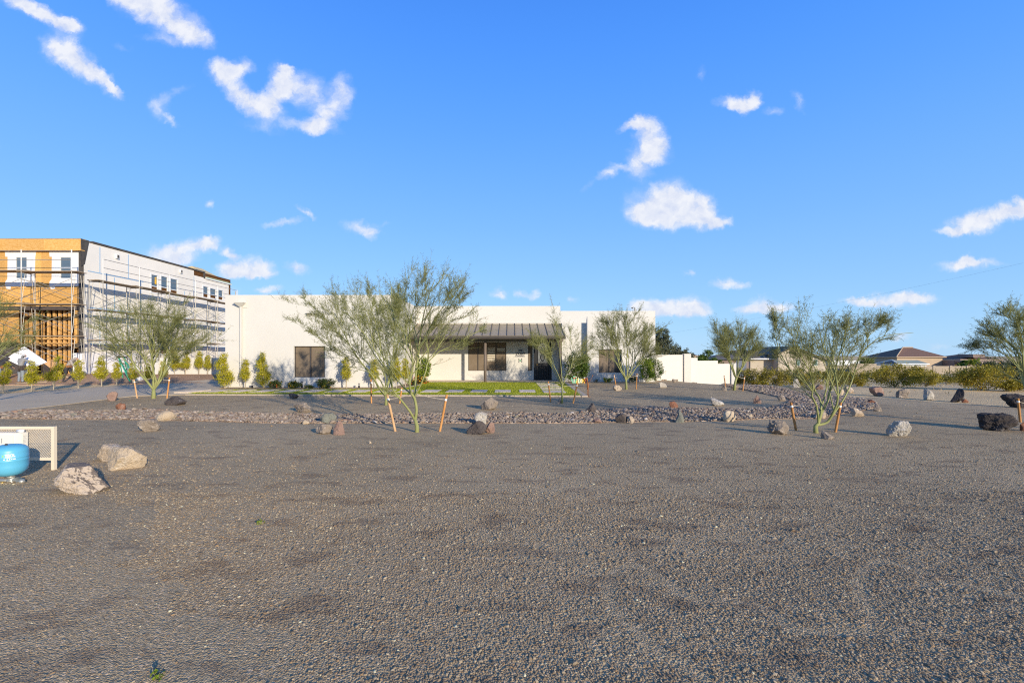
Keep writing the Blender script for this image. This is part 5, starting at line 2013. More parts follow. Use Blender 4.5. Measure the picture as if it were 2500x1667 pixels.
# ------------------------------------------------------------------ scaffolding
def scaffold(name, label, P, Q, o, n, zs, ztop, inner, lifts_guard=True, z0=.32):
    """P = first outer leg (x, y), Q = step between frames, o = offset outer -> inner leg"""
    t = thing(name, label, 'scaffold', (P[0], P[1], z0))
    P = Vector((*P, 0)); Q = Vector((*Q, 0)); o = Vector((*o, 0))
    rr = .025
    for i in range(n):
        a = P + Q * i
        b = a + o
        m = MB()
        top = zs[-1] + .05
        for q in (a, b):
            m.tube([q + Vector((0, 0, z0)), q + Vector((0, 0, top))], rr, 6)
        lo = z0 + .25
        for z in zs:
            # walk-through frame: top ledger, lower rung and inner struts
            m.tube([a + Vector((0, 0, z - .08)), b + Vector((0, 0, z - .08))], rr * .9, 5)
            m.tube([a + Vector((0, 0, z - .5)), b + Vector((0, 0, z - .5))], rr * .6, 5)
            for s, e in ((a, b), (b, a)):
                k = s + (e - s) * .28
                m.tube([k + Vector((0, 0, z - .09)), s + (e - s) * .06 + Vector((0, 0, z - 1.75))], rr * .6, 5)
            m.tube([a + Vector((0, 0, z - 1.75)), a + o * .08 + Vector((0, 0, z - 1.75))], rr * .6, 5)
        m.build('frame', M['steel'], t)
        if lifts_guard:
            g = MB().tube([a + Vector((0, 0, top)), a + Vector((0, 0, ztop))], rr * 1.3, 6)
            g.build('guard_post', M['steel_white'], t)
        if i < n - 1:
            a2, b2 = a + Q, b + Q
            br = MB()
            for z in zs:
                for s, e in ((a, a2),) + (((b, b2),) if inner else ()):
                    br.tube([s + Vector((0, 0, z - .45)), e + Vector((0, 0, z - 1.65))], rr * .6, 4)
                    br.tube([s + Vector((0, 0, z - 1.65)), e + Vector((0, 0, z - .45))], rr * .6, 4)
            br.build('cross_brace', M['steel'], t)
            if lifts_guard:
                for z in (ztop - .05, ztop - .6):
                    MB().tube([a + Vector((0, 0, z)), a2 + Vector((0, 0, z))], rr * .8, 5).build('guard_rail', M['steel'], t)
    r = random.Random(n)
    for z in zs:
        for k in range(3):
            for i in range(n - 1):
                a = P + Q * (i - .12 + .02 * k) + o * (.12 + .33 * k)
                b = P + Q * (i + 1.1) + o * (.12 + .33 * k)
                dz = .012 * (i % 2) + r.uniform(0, .004) + (.045 if i % 2 else 0)
                MB().beam(a + Vector((0, 0, z + dz)), b + Vector((0, 0, z + dz)), .25, .042).build('plank', M['plankwood'], t)
    return t


zside = [2.60, 4.53, 6.42]
scaffold('side_scaffold', 'long tubular scaffold with plank decks along the white insulated side wall', (-26.4, 31.2), (0, 3.04), (-.9, 0), 6, zside, 7.85, True)
zfront = [2.78, 4.72, 6.70]
scaffold('front_scaffold', 'tubular scaffold with plank decks in front of the bare orange boards', (-26.7, 29.3), (-3.05, 0), (0, .85), 5, zfront, 8.0, True)


# ------------------------------------------------------------------ workers and their gear
def skin_body(parent, name, J, E, material, sub=2):
    """one continuous surface grown from a skeleton: J = joints {name: (x, y, z, r)}, E = edges, pelvis first"""
    names = list(J)
    me = bpy.data.meshes.new(name)
    o = Vector(parent_origin(parent))
    me.from_pydata([Vector(J[k][:3]) for k in names], [(names.index(a), names.index(b)) for a, b in E], [])
    ob = bpy.data.objects.new(name, me)
    C.objects.link(ob)
    sk = ob.modifiers.new('skin', 'SKIN')
    sk.use_smooth_shade = True
    ss = ob.modifiers.new('sub', 'SUBSURF'); ss.levels = sub; ss.render_levels = sub
    for i, k in enumerate(names):
        r = J[k][3]
        me.skin_vertices[0].data[i].radius = (r, r if len(J[k]) < 5 else J[k][4])
        me.skin_vertices[0].data[i].use_root = (i == 0)
    bpy.context.view_layer.update()
    dg = bpy.context.evaluated_depsgraph_get()
    m2 = bpy.data.meshes.new_from_object(ob.evaluated_get(dg))
    bpy.data.objects.remove(ob)
    m2.materials.clear()
    for m in (material if isinstance(material, list) else [material]):
        m2.materials.append(m)
    ob = bpy.data.objects.new(name, m2)
    C.objects.link(ob)
    ob.parent = parent
    return ob


def person(label, loc, facing, lean, arms, mats, hooded=True, hgt=1.72, hat=False, belt=1.0, legs=((.0, .0), (.0, .0))):
    """facing: degrees, 0 = towards +Y; lean: forward bend in degrees; arms: two hand positions in the body frame (x right, y forward, z up)"""
    root = thing('person', label, 'person', loc, 'workers by the scaffold', rotz=0)
    s = hgt / 1.72
    ca, sa = math.cos(R(facing)), math.sin(R(facing))
    def W(x, y, z):
        return (s * (x * ca - y * sa), s * (x * sa + y * ca), s * z)
    L = R(lean)
    def T(x, y, z):          # torso point: rotate forward about the hip
        zz = z - .95
        return W(x, y * math.cos(L) + zz * math.sin(L), .95 + zz * math.cos(L) - y * math.sin(L))
    J = {}
    J['pelvis'] = (*W(0, 0, .95), .15 * s, .12 * s)
    J['waist'] = (*T(0, 0, 1.08), .135 * s, .115 * s)
    J['chest'] = (*T(0, 0.01, 1.30), .165 * s, .13 * s)
    J['neck'] = (*T(0, 0, 1.46), .065 * s, .065 * s)
    J['head0'] = (*T(0, .04, 1.56), .092 * s, .10 * s)
    J['head1'] = (*T(0, .05, 1.66), .092 * s, .10 * s)
    E = [('pelvis', 'waist'), ('waist', 'chest'), ('chest', 'neck'), ('neck', 'head0'), ('head0', 'head1')]
    for i, sd_ in enumerate((-1, 1)):
        hx, hy, hz = arms[i]
        sh = T(sd_ * .19, 0, 1.38)
        hand = W(hx, hy, hz)
        mid = tuple((a + b) / 2 for a, b in zip(sh, hand))
        el = (mid[0] + W(sd_ * .07, -.04, 0)[0], mid[1] + W(sd_ * .07, -.04, 0)[1], mid[2] - .06)
        J['sh%d' % i] = (*sh, .07 * s); J['el%d' % i] = (*el, .055 * s); J['wr%d' % i] = (*hand, .04 * s)
        E += [('chest', 'sh%d' % i), ('sh%d' % i, 'el%d' % i), ('el%d' % i, 'wr%d' % i)]
    top = skin_body(root, 'jacket', {k: v for k, v in J.items()}, E, mats['top'])
    # legs
    J2 = {'pelvis': (*W(0, 0, .97), .145 * s, .12 * s)}
    E2 = []
    for i, sd_ in enumerate((-1, 1)):
        fy, kx = legs[i]
        J2['hip%d' % i] = (*W(sd_ * .10, 0, .88), .10 * s)
        J2['knee%d' % i] = (*W(sd_ * .12 + kx * .5, fy * .5 + .04, .50), .075 * s)
        J2['ank%d' % i] = (*W(sd_ * .13 + kx, fy, .09), .05 * s)
        E2 += [('pelvis', 'hip%d' % i), ('hip%d' % i, 'knee%d' % i), ('knee%d' % i, 'ank%d' % i)]
    skin_body(root, 'trousers', J2, E2, mats['legs'])
    for i, sd_ in enumerate((-1, 1)):
        fy, kx = legs[i]
        Jf = {'heel': (*W(sd_ * .13 + kx, fy - .05, .05), .05 * s), 'toe': (*W(sd_ * .14 + kx, fy + .17, .035), .04 * s)}
        skin_body(root, 'boot', Jf, [('heel', 'toe')], mats['boots'])
        hand = Vector(J['wr%d' % i][:3]); el = Vector(J['el%d' % i][:3])
        u = (hand - el).normalized()
        # gloved hand: palm, four bent fingers and a thumb
        Jh = {'palm': (*hand, .034, .02), 'kn': (*(hand + u * .075), .036, .017)}
        Eh = [('palm', 'kn')]
        side_v = u.cross(Vector((0, 0, 1)))
        side_v = side_v.normalized() if side_v.length > .05 else Vector((1, 0, 0))
        for f in range(4):
            o1 = side_v * (.03 * (f - 1.5) / 1.5)
            ln = (.06, .07, .065, .05)[f]
            Jh['f%da' % f] = (*(hand + u * .095 + o1), .010)
            Jh['f%db' % f] = (*(hand + u * (.095 + ln) + o1 - Vector((0, 0, .025))), .008)
            Eh += [('kn', 'f%da' % f), ('f%da' % f, 'f%db' % f)]
        Jh['th'] = (*(hand + u * .05 + side_v * .055), .010)
        Eh += [('palm', 'th')]
        skin_body(root, 'hand', Jh, Eh, mats['hands'], 1)
    o = Vector(root.location)
    fc = Vector(T(0, .125, 1.60))
    MB().lathe([(0, -.07), (.045, -.055), (.062, 0), (.05, .06), (0, .075)], tuple(o + fc), 12).build('face', M['skin'], root, smooth=True)
    if hat:
        MB().lathe([(.19, -.01), (.20, .0), (.11, .03), (.10, .09), (0, .11)], tuple(o + Vector(T(0, .04, 1.68))), 16).build('hood_rim', mats['belt'], root, smooth=True)
    if belt:
        b = MB()
        for k in range(14):
            w = 2 * PI * k / 14
            if -2.2 < math.atan2(math.sin(w), math.cos(w)) < 3.2:
                p = Vector(W(.19 * math.cos(w), .155 * math.sin(w), 1.0 - .03 * (k % 2)))
                q = o + p
                zt = .05 if k % 3 else .02
                b.box(q.x - .055 * belt, q.x + .055 * belt, q.y - .05 * belt, q.y + .05 * belt, q.z - (.15 * s + .05 * (k % 3)) * belt, q.z + zt * belt)
        b.build('tool_belt', mats['belt'], root)
    return root


pm = dict(top=M['hoodie'], legs=M['jeans'], boots=M['tan_leather'], hands=M['leather'], belt=M['leather'])
g = G(50, 921); g = at(50, 921, 27.4); g.z = .36
person('worker in grey hooded top and wide tool belt holding the white board', (at(50, 900, 27.4).x, 27.4, h(at(50, 900, 27.4).x, 27.4)), -8, 10, [(-.28, .25, 1.1), (.56, .22, 1.22)], pm, hgt=1.72)
pm2 = dict(top=M['hoodie_warm'], legs=M['trousers'], boots=M['trousers'], hands=M['skin'], belt=M['tan_leather'])
x = at(173, 900, 28.3).x
person('worker in pale hooded top and dark trousers bending forward by the building corner', (x - .2, 28.3, h(x, 28.3)), -75, 38, [(-.15, .55, .95), (.15, .6, .85)], pm2, hgt=1.66, belt=.5, legs=((.25, 0), (-.15, 0)))
pm3 = dict(top=M['trousers'], legs=M['jeans'], boots=M['trousers'], hands=M['skin'], belt=M['tan_leather'])
x = at(-4, 900, 27.6).x
person('worker in dark clothes and pale blue trousers, half cut off at the picture edge', (x, 27.6, h(x, 27.6)), -30, 35, [(-.2, .5, 1.0), (.25, .5, .95)], pm3, hgt=1.7, belt=.5)

# the white foam board the worker holds, propped on its corner
fb = MB()
d = 28.0
pts = [(14, 876), (58, 845.5), (114, 884), (68, 902)]
A_ = [at(a, b, d + (.25 if i in (1, 2) else -.05)) for i, (a, b) in enumerate(pts)]
fb.hexa([v + Vector((0, .05, 0)) for v in A_] + [v for v in A_])
o = fb.build('foam_board', M['foam_white'], loc=tuple(A_[3]))
tag(o, 'large white foam board held on the slant behind the hooded worker', 'board')
fb = MB()
B_ = [at(a, b, d - .2 + (.05 if i in (1, 2) else 0)) for i, (a, b) in enumerate([(67, 880), (70, 874), (66, 914), (53, 903)])]
fb.hexa([v + Vector((0, .04, 0)) for v in B_] + B_)
o = fb.build('foam_offcut', M['foam_white'], loc=tuple(B_[2]))
tag(o, 'narrow white foam strip standing beside the hooded worker', 'board')
# plywood sheets and cardboard leaning in the bay
fb = MB()
P_ = [at(104, 915, 29.9), at(121, 910, 30.2), at(122, 880, 30.5), at(106, 886, 30.2)]
fb.hexa([v + Vector((0, .05, 0)) for v in P_] + P_)
o = fb.build('plywood_sheet', M['stake_pale'], loc=tuple(P_[0]))
tag(o, 'folded tan plywood sheet leaning in the open bay behind a yellow shrub', 'board')
fb = MB()
P_ = [at(124, 912, 30.4), at(146, 912, 30.4), at(146, 876, 30.9), at(124, 878, 30.9)]
fb.hexa([v + Vector((0, .05, 0)) for v in P_] + P_)
o = fb.build('plywood_sheet', M['stake_pale'], loc=tuple(P_[0]))
tag(o, 'upright pale plywood sheet leaning in the open bay near the bending worker', 'board')
# lumber lying on the dirt
for i, (a, b, c, e, lab) in enumerate(((40, 938, 112, 934, 'grey board lying on the dirt behind the left shrubs'), (60, 928, 140, 922, 'reddish plank lying on the dirt below the open bay'), (128, 924, 190, 921, 'pale plank lying at the feet of the bending worker'))):
    p, q = G(a, b), G(c, e)
    o = MB().beam(p + Vector((0, 0, .05)), q + Vector((0, 0, .05)), .2, .06).build('timber_plank', M['plankwood'] if i != 1 else M['tan_leather'], loc=tuple(p))
    tag(o, lab, 'plank')

# green step ladder standing by the side wall
lad = thing('step_ladder', 'green fibreglass step ladder with dark treads behind the left shrubs', 'ladder', (at(300, 930, 28.6).x, 28.6, .35))
bz = h(at(300, 930, 28.6).x, 28.6)
b0, b1 = at(318, 0, 28.3), at(330, 0, 28.3)
b0.z = b1.z = bz
t0, t1 = at(290, 873, 28.9), at(303, 873, 28.9)
for a, b in ((b0, t0), (b1, t1)):
    MB().beam(a, b, .11, .05, up=(1, 0, 0)).build('rail', M['ladder_green'], lad)
for k in range(7):
    t = .1 + .13 * k
    MB().beam(b0.lerp(t0, t), b1.lerp(t1, t), .09, .03).build('tread', M['felt'], lad)
c0, c1 = at(301, 0, 29.6), at(313, 0, 29.6)
c0.z = c1.z = bz
for a, b in ((c0, t0), (c1, t1)):
    MB().beam(a, b + Vector((0, .02, -.03)), .05, .03).build('rear_leg', M['ladder_green'], lad)
MB().box(t0.x - .05, t1.x + .05, 28.8, 29.05, t0.z, t0.z + .09).build('ladder_cap', M['felt'], lad)
fb = MB()
q = G(335, 929)
o = fb.box(q.x - .18, q.x + .18, q.y, q.y + .3, q.z, q.z + .16).box(q.x - .12, q.x + .1, q.y + .03, q.y + .27, q.z + .16, q.z + .22).build('paper_sack', M['foam_white'], loc=tuple(q))
tag(o, 'small white bag lying on the dirt right of the green ladder', 'bag')

# a post with orange wood by the left shrubs
# ------------------------------------------------------------------ pump enclosure at the left edge
def enclosure():
    dE = EYE * F / (1148 - HY)          # front of the right post
    en = thing('mesh_enclosure', 'cream painted expanded metal guard panel with a stout square post behind the blue tank', 'guard panel', (X_(130, dE), dE, 0))
    xR0, xR1 = X_(124.5, dE), X_(132, dE)
    zt = Z_(1041, dE)
    z0 = h(xR0, dE) - .03
    MB().box(xR0, xR1, dE, dE + .045, z0, zt).build('post', M['cream_steel'], en)
    dP = dE + .06
    xl = X_(-160, dE)
    zb = Z_(1124, dE)
    MB().box(xl, xR0 - .001, dE + .015, dE + .04, zt - .04, zt - .002).build('top_rail', M['cream_steel'], en)
    MB().box(xl, xR0 - .001, dE + .015, dE + .04, zb, zb + .04).build('bottom_rail', M['cream_steel'], en)
    MB().box(xl - .075, xl, dE, dE + .075, z0, zt).build('post', M['cream_steel'], en)
    # expanded metal: zigzag strands
    m = MB()
    cw, ch = .024, .0112
    n = int((xR0 - xl) / cw)
    rows = int((zt - zb - .09) / ch)
    y = dE + .025
    V, Q = [], []
    zz0 = zb + .045
    for j in range(rows + 1):
        z = zz0 + j * ch
        s = 1 if j % 2 else -1
        for i in range(n * 2):
            x0 = xl + i * cw / 2; x1 = x0 + cw / 2
            up = (i % 2 == 0)
            a = z + (s * ch * .42 if up else -s * ch * .42)
            b = z + (-s * ch * .42 if up else s * ch * .42)
            t = .0021
            k = len(V)
            V += [(x0, y, a - t), (x1, y, b - t), (x1, y + .003, b + t), (x0, y + .003, a + t)]
            Q.append((k, k + 1, k + 2, k + 3))
    m.add(V, Q)
    o = m.build('mesh', M['cream_steel'], en)
    o['kind'] = 'stuff'
    # controller cabinet
    dC = dE - .10
    cb = thing('control_cabinet', 'cream irrigation control cabinet with a narrow vent slot mounted on the guard panel', 'cabinet', (X_(20, dC), dC, Z_(1080, dC)))
    xa, xb = X_(-120, dC), X_(53, dC)
    za, zb2 = Z_(1118, dC), Z_(1056.5, dC)
    MB().box(xa, xb, dC, dC + .085, za, zb2).build('housing', M['cream_box'], cb)
    MB().box(xb + .001, xb + .006, dC + .006, dC + .08, za + .02, zb2 - .008).build('side_door', M['cream_box'], cb)
    MB().box(xa, X_(34, dC), dC - .018, dC - .001, za + .02, Z_(1062, dC)).build('front_door', M['cream_box'], cb)
    MB().box(X_(6.2, dC), X_(8.8, dC), dC - .022, dC - .0185, Z_(1081, dC), Z_(1069, dC)).build('slot', M['grey_ink'], cb)
    # printed notices on the side
    m = MB()
    for t, l in ((1064.5, .055), (1068, .03), (1070.5, .045), (1074, .05), (1077, .03), (1080, .04), (1083, .02)):
        m.box(xb + .0065, xb + .0075, dC + .012, dC + .012 + l, Z_(t + .5, dC), Z_(t, dC))
    m.build('notice_print', M['grey_ink'], cb)
    MB().tube([(X_(34, dC), dC + .05, zb2 + .02), (X_(49, dC), dC + .05, zb2 + .02)], .022, 12).build('conduit_fitting', M['white'], cb, smooth=True)
    # tank
    dT = EYE * F / (1183 - HY) + .12
    s = dT / F
    cx_ = X_(24, dT)
    Rr = 34 * s
    z1, z0t = Z_(1083.5, dT), Z_(1161, dT)
    tk = thing('pressure_tank', 'bright blue steel pressure tank with white lettering, cut by the picture edge', 'tank', (cx_, dT, z0t))
    H = z1 - z0t
    prof = [(0, 0), (Rr * .45, .008), (Rr * .75, .03), (Rr * .93, .075), (Rr * .99, .12), (Rr, .15), (Rr, H * .50), (Rr * 1.012, H * .51), (Rr * 1.012, H * .525), (Rr, H * .535), (Rr, H * .60), (Rr * 1.006, H * .605), (Rr * 1.006, H * .62), (Rr, H * .625), (Rr, H * .78)]
    for k in range(1, 9):
        a = k / 8 * PI / 2
        prof.append((Rr * math.cos(a) ** .75 if k < 8 else 0, H * .78 + H * .22 * math.sin(a)))
    prof[5] = (Rr, .15 * H / .45 if H < .45 else .15)
    MB().lathe([(max(r, .0001), z) for r, z in prof], (cx_, dT, z0t), 64).build('body', M['blue_tank'], tk, smooth=True)
    MB().lathe([(.014, 0), (.014, .03), (.008, .034)], (X_(27.5, dT), dT - Rr * .35, z1 - .018), 10).build('air_valve', M['dark_ink'], tk, smooth=True)
    def place(zc, xoff):
        def f(a, b, c):
            ang = (a + xoff) / Rr
            rr = Rr * 1.008 + c
            return (cx_ + rr * math.sin(ang), dT - rr * math.cos(ang), zc + b)
        return f
    lz = Z_(1117.5, dT - Rr)
    def u(px):      # arc length to the point of the camera-facing side seen at px
        best = min((k / 400 for k in range(-160, 1200)), key=lambda a: abs(CX + (cx_ + Rr * math.sin(a)) / (dT - Rr * math.cos(a)) * F - px) + (100 if a < -.3 else 0))
        return best * Rr
    wT = u(37.5) - u(11.5)
    text_mesh('TROL', .050, .0006, 'lettering', M['white_ink'], tk, place(lz, (u(11.5) + u(37.5)) / 2), bold=.0012, sx=1.0, fitw=wT)
    text_mesh('X', .050, .0006, 'green_letter', M['green_ink'], tk, place(lz - .003, u(6.5)), bold=.001, fitw=wT * .27)
    m = MB()
    for i in range(12):
        a0 = u(9) + (u(37) - u(9)) * i / 12; a1 = u(9) + (u(37) - u(9)) * (i + 1) / 12
        p = place(lz - .014, 0)
        m.add([p(a0, 0, 0), p(a1, 0, 0), p(a1, .003, 0), p(a0, .003, 0)], [(0, 1, 2, 3)])
    for px0, px1 in ((8, 12), (16, 19), (22, 25), (27.5, 30), (32, 38)):
        p = place(lz - .036, 0)
        m.add([p(u(px0), 0, 0), p(u(px1), 0, 0), p(u(px1), .012, 0), p(u(px0), .012, 0)], [(0, 1, 2, 3)])
    m.build('small_print', M['white_ink'], tk)
    # pipework under the tank
    pp = thing('pipe_fittings', 'galvanised elbows and brass valve under the blue tank', 'pipe', (X_(28, dT), dT, h(X_(28, dT), dT)))
    xn = X_(27, dT)
    MB().lathe([(.038, 0), (.038, .02), (.044, .022), (.044, .045), (.034, .047), (.034, .07), (.042, .072), (.042, .095)], (xn, dT, z0t - .093), 14).build('neck', M['galv'], pp, smooth=True)
    zc = Z_(1172, dT)
    MB().tube([(xn - .02, dT, zc - .0), (xn + .03, dT, zc), (xn + .09, dT - .0, zc + .008), (xn + .14, dT - .02, zc - .012), (xn + .19, dT - .05, max(zc - .07, .03)), (xn + .215, dT - .07, max(zc - .10, .012))], [.03, .03, .038, .038, .032, .032], 12).build('elbow', M['galv'], pp, smooth=True)
    MB().tube([(xn, dT, zc), (xn - .1, dT, zc - .005), (xn - .4, dT, zc - .01)], [.028, .022, .022], 12).build('pipe', M['galv'], pp, smooth=True)
    MB().tube([(xn - .04, dT - .05, zc - .018), (xn - .13, dT - .05, zc - .03)], [.016, .018], 10).build('valve', M['brass'], pp, smooth=True)
    MB().tube([(xn + .15, dT - .026, zc - .017), (xn + .165, dT - .036, zc - .03)], .036, 12).build('clamp', M['tape'], pp)
    MB().tube([(xn + .03, dT, zc), (xn + .042, dT, zc + .001)], .036, 12).build('clamp', M['tape'], pp)
    MB().box(xn - .42, xn - .34, dT - .03, dT + .03, -.05, zc - .02).build('pipe', M['galv'], pp)


enclosure()

# ------------------------------------------------------------------ garden pieces by the door
def welcome():
    dW = 24.6
    g = G(1412, 958)
    s = thing('welcome_sign', 'colourful metal WELCOME sign on thin rods in front of the dark shrub', 'sign', (X_(1412, dW), dW, h(X_(1412, dW), dW)))
    y = dW
    def P(px, py): return (X_(px, dW), Z_(py, dW))
    def poly(name, pts, m, dy=0):
        MB().prism([P(a, b) for a, b in pts], 'y', y - .006 + dy, y + dy).build(name, M[m], s)
    # W as agave blades round a white post
    poly('letter_w', [(1394.5, 921), (1396.5, 922), (1399, 928), (1400.5, 935), (1398, 935.5), (1395, 929)], 'green_sign')
    poly('letter_w', [(1408.5, 921.5), (1406, 924), (1403.5, 932), (1403, 935.5), (1406, 935.5), (1408, 929)], 'green_sign')
    poly('letter_w', [(1400, 924), (1404, 924), (1403.6, 935.2), (1400.6, 935.2)], 'green_sign', .01)
    poly('post_panel', [(1400.4, 925.5), (1402.4, 925.5), (1402.2, 934), (1400.6, 934)], 'white', -.008)
    poly('pot', [(1400, 922), (1405.2, 922), (1404, 924.4), (1401, 924.4)], 'red_sign', -.008)
    poly('bird', [(1399, 918), (1404, 918), (1405, 920.5), (1403, 922), (1399.5, 921)], 'green_sign', -.01)
    poly('bird_tail', [(1404, 918), (1409, 920), (1408.4, 921.3), (1404, 919.5)], 'cream_sign', -.012)
    poly('letter_e', [(1406.5, 924), (1411, 924), (1411, 926), (1409, 926), (1409, 928.6), (1411, 928.6), (1411, 930.6), (1409, 930.6), (1409, 933), (1411, 933), (1411, 935), (1406.5, 935)], 'yellow_sign', .012)
    poly('letter_l', [(1411, 922), (1413, 922), (1412.8, 932.6), (1415, 932.6), (1415, 935), (1410.5, 935)], 'cream_sign', -.006)
    pts = []
    for k in range(11):
        a = R(50 + 26 * k); pts.append((1415.6 + 2.8 * math.cos(a), 929.6 - 5.4 * math.sin(a)))
    for k in range(10, -1, -1):
        a = R(50 + 26 * k); pts.append((1415.6 + 1.3 * math.cos(a), 929.6 - 3.2 * math.sin(a)))
    poly('letter_c', pts, 'teal_sign', .004)
    pts = []
    for k in range(24):
        a = 2 * PI * k / 24; rr = 1.0 if k % 2 else .68
        pts.append((1419 + 3.4 * rr * math.cos(a), 929.6 - 6 * rr * math.sin(a)))
    poly('letter_o', pts, 'cream_sign', -.009)
    pts = [(1419 + 1.0 * math.cos(2 * PI * k / 8), 929.8 - 1.4 * math.sin(2 * PI * k / 8)) for k in range(8)]
    poly('flower_eye', pts, 'rust', -.017)
    poly('letter_m', [(1422, 924), (1423.6, 924), (1424.8, 928), (1426, 924), (1427.6, 924), (1427.6, 935), (1426, 935), (1426, 928.5), (1424.8, 932), (1423.6, 928.5), (1423.6, 935), (1422, 935)], 'yellow_sign')
    poly('letter_e', [(1427.4, 923), (1432, 923), (1432, 925.2), (1429.4, 925.2), (1429.4, 927.8), (1431.4, 927.8), (1431.4, 930), (1429.4, 930), (1429.4, 933), (1431.6, 933), (1431.6, 935.2), (1427.4, 935.2)], 'red_sign', .006)
    poly('cow_skull', [(1424.5, 921), (1431, 921), (1430.6, 922.8), (1425, 922.8)], 'white', -.01)
    for px in (1401.5, 1425.5):
        x = X_(px, dW)
        MB().tube([(x, y + .01, h(x, y) - .05), (x, y + .01, Z_(934, dW))], .007, 6).build('rod', M['galv'], s)
    MB().box(X_(1396, dW), X_(1431, dW), y + .018, y + .024, Z_(930.5, dW), Z_(929.5, dW)).build('crossbar', M['galv'], s)


welcome()


def statue():
    g = G(1436, 968.5)
    d = g.y
    s = thing('rusty_statue', 'thin rusty metal figure on a round base with an arm raised towards the window', 'statue', g)
    def Q(px, py, dd=0): return at(px, py, d + dd)
    MB().lathe([(.10, 0), (.10, .01), (.05, .02), (.0001, .022)], tuple(g), 16).build('base', M['rust'], s)
    MB().tube([Q(1435.2, 967), Q(1434.2, 958), Q(1433.6, 950)], [.010, .012, .018], 6).build('leg', M['rust'], s, smooth=True)
    MB().tube([Q(1436.6, 967), Q(1437.4, 958), Q(1436.4, 950)], [.010, .012, .018], 6).build('leg', M['rust'], s, smooth=True)
    MB().tube([Q(1434.6, 950), Q(1435, 946), Q(1435.4, 941), Q(1434.8, 936), Q(1433.8, 931)], [.03, .038, .045, .04, .018], 8).build('torso', M['rust'], s, smooth=True)
    MB().tube([Q(1433.8, 931), Q(1433.2, 926), Q(1433.2, 921)], [.03, .035, .014], 8).build('head', M['rust'], s, smooth=True)
    MB().tube([Q(1435, 934), Q(1439.5, 932), Q(1443, 926), Q(1447, 917)], [.014, .010, .007, .007], 5).build('arm', M['rust'], s, smooth=True)
    MB().tube([Q(1445.6, 918), Q(1448.4, 915.5)], [.022, .012], 6).build('spear_tip', M['rust'], s)
    MB().tube([Q(1436, 938), Q(1438, 942), Q(1437.2, 946)], [.012, .010, .012], 5).build('arm', M['rust'], s, smooth=True)


statue()
# low path lights in the flower bed
for px, top, bot, lab in ((616, 935, 947.5, 'slim black bollard light between the two leftmost wall shrubs'), (737, 932, 946, 'slim black bollard light behind the orange flowered bushes'), (876.5, 935.5, 946, 'slim black bollard light on the bare bed before the near tree trunks')):
    d = 23.9
    x = X_(px, d)
    b = thing('path_light', lab, 'lamp', (x, d, h(x, d)), 'bollard lights along the left wing')
    zt = Z_(top, d)
    MB().box(x - .035, x + .035, d - .035, d + .035, -.03, zt - .12).build('body', M['black'], b)
    MB().box(x - .03, x + .03, d - .03, d + .03, zt - .12, zt - .03).build('lens', M['grey_ink'], b)
    MB().box(x - .04, x + .04, d - .04, d + .04, zt - .03, zt).build('cap', M['black'], b)

# street lamp behind the house and the overhead wire
d = 60
lp = thing('street_lamp', 'tall street lamp head just showing over the right end of the roof', 'lamp', (X_(1550, d), d, -2))
MB().tube([(X_(1550, d), d, -2), (X_(1550, d), d, Z_(751, d))], [.10, .07], 8).build('pole', M['steel'], lp)
MB().tube([(X_(1550, d), d, Z_(751, d)), (X_(1546, d), d, Z_(750, d)), (X_(1543.5, d), d, Z_(751, d))], .04, 6).build('arm', M['steel'], lp)
MB().box(X_(1541.5, d), X_(1545.5, d), d - .12, d + .12, Z_(752.5, d), Z_(751, d)).build('lamp_head', M['black'], lp)
p0, p1 = at(1560, 824, 75), at(2560, 628, 48)
pts = []
for t in [i / 14 for i in range(15)]:
    q = p0.lerp(p1, t)
    q.z -= 4.0 * t * (1 - t) * 0.55
    pts.append(q)
o = MB().tube([at(1400, 845, 80)] + pts + [at(2900, 560, 44)], .0045, 4).build('overhead_wire', M['black'], loc=tuple(pts[0]))
tag(o, 'thin black overhead wire rising to the right across the sky', 'wire')


# ------------------------------------------------------------------ houses and the block wall beyond
def block_wall():
    w = thing('block_wall', 'long beige block wall with piers beyond the desert bushes', 'wall', (60, 100, -2.6))
    d = 104
    def zt(px): return Z_(893.5, d)
    xs_ = []
    px = 1665
    while px < 2640:
        xs_.append(px); px += 41
    for i, a in enumerate(xs_):
        x0, x1 = X_(a, d), X_(a + 41, d)
        z = Z_(893.5 if a > 2140 else 892, d)
        MB().box(x0 + .25, x1 - .25, d, d + .2, -4, z).build('panel', M['blockwall'], w)
        MB().box(x0 - .24, x0 + .24, d - .12, d + .3, -4, z + .1).build('pier', M['blockwall'], w)
    d2 = 100
    for a, b in ((2108, 2140), (2078, 2108)):
        MB().box(X_(a, d2) + .02, X_(b, d2), d2, d2 + .2, -4, Z_(887.5, d2)).build('panel', M['blockwall'], w)


block_wall()


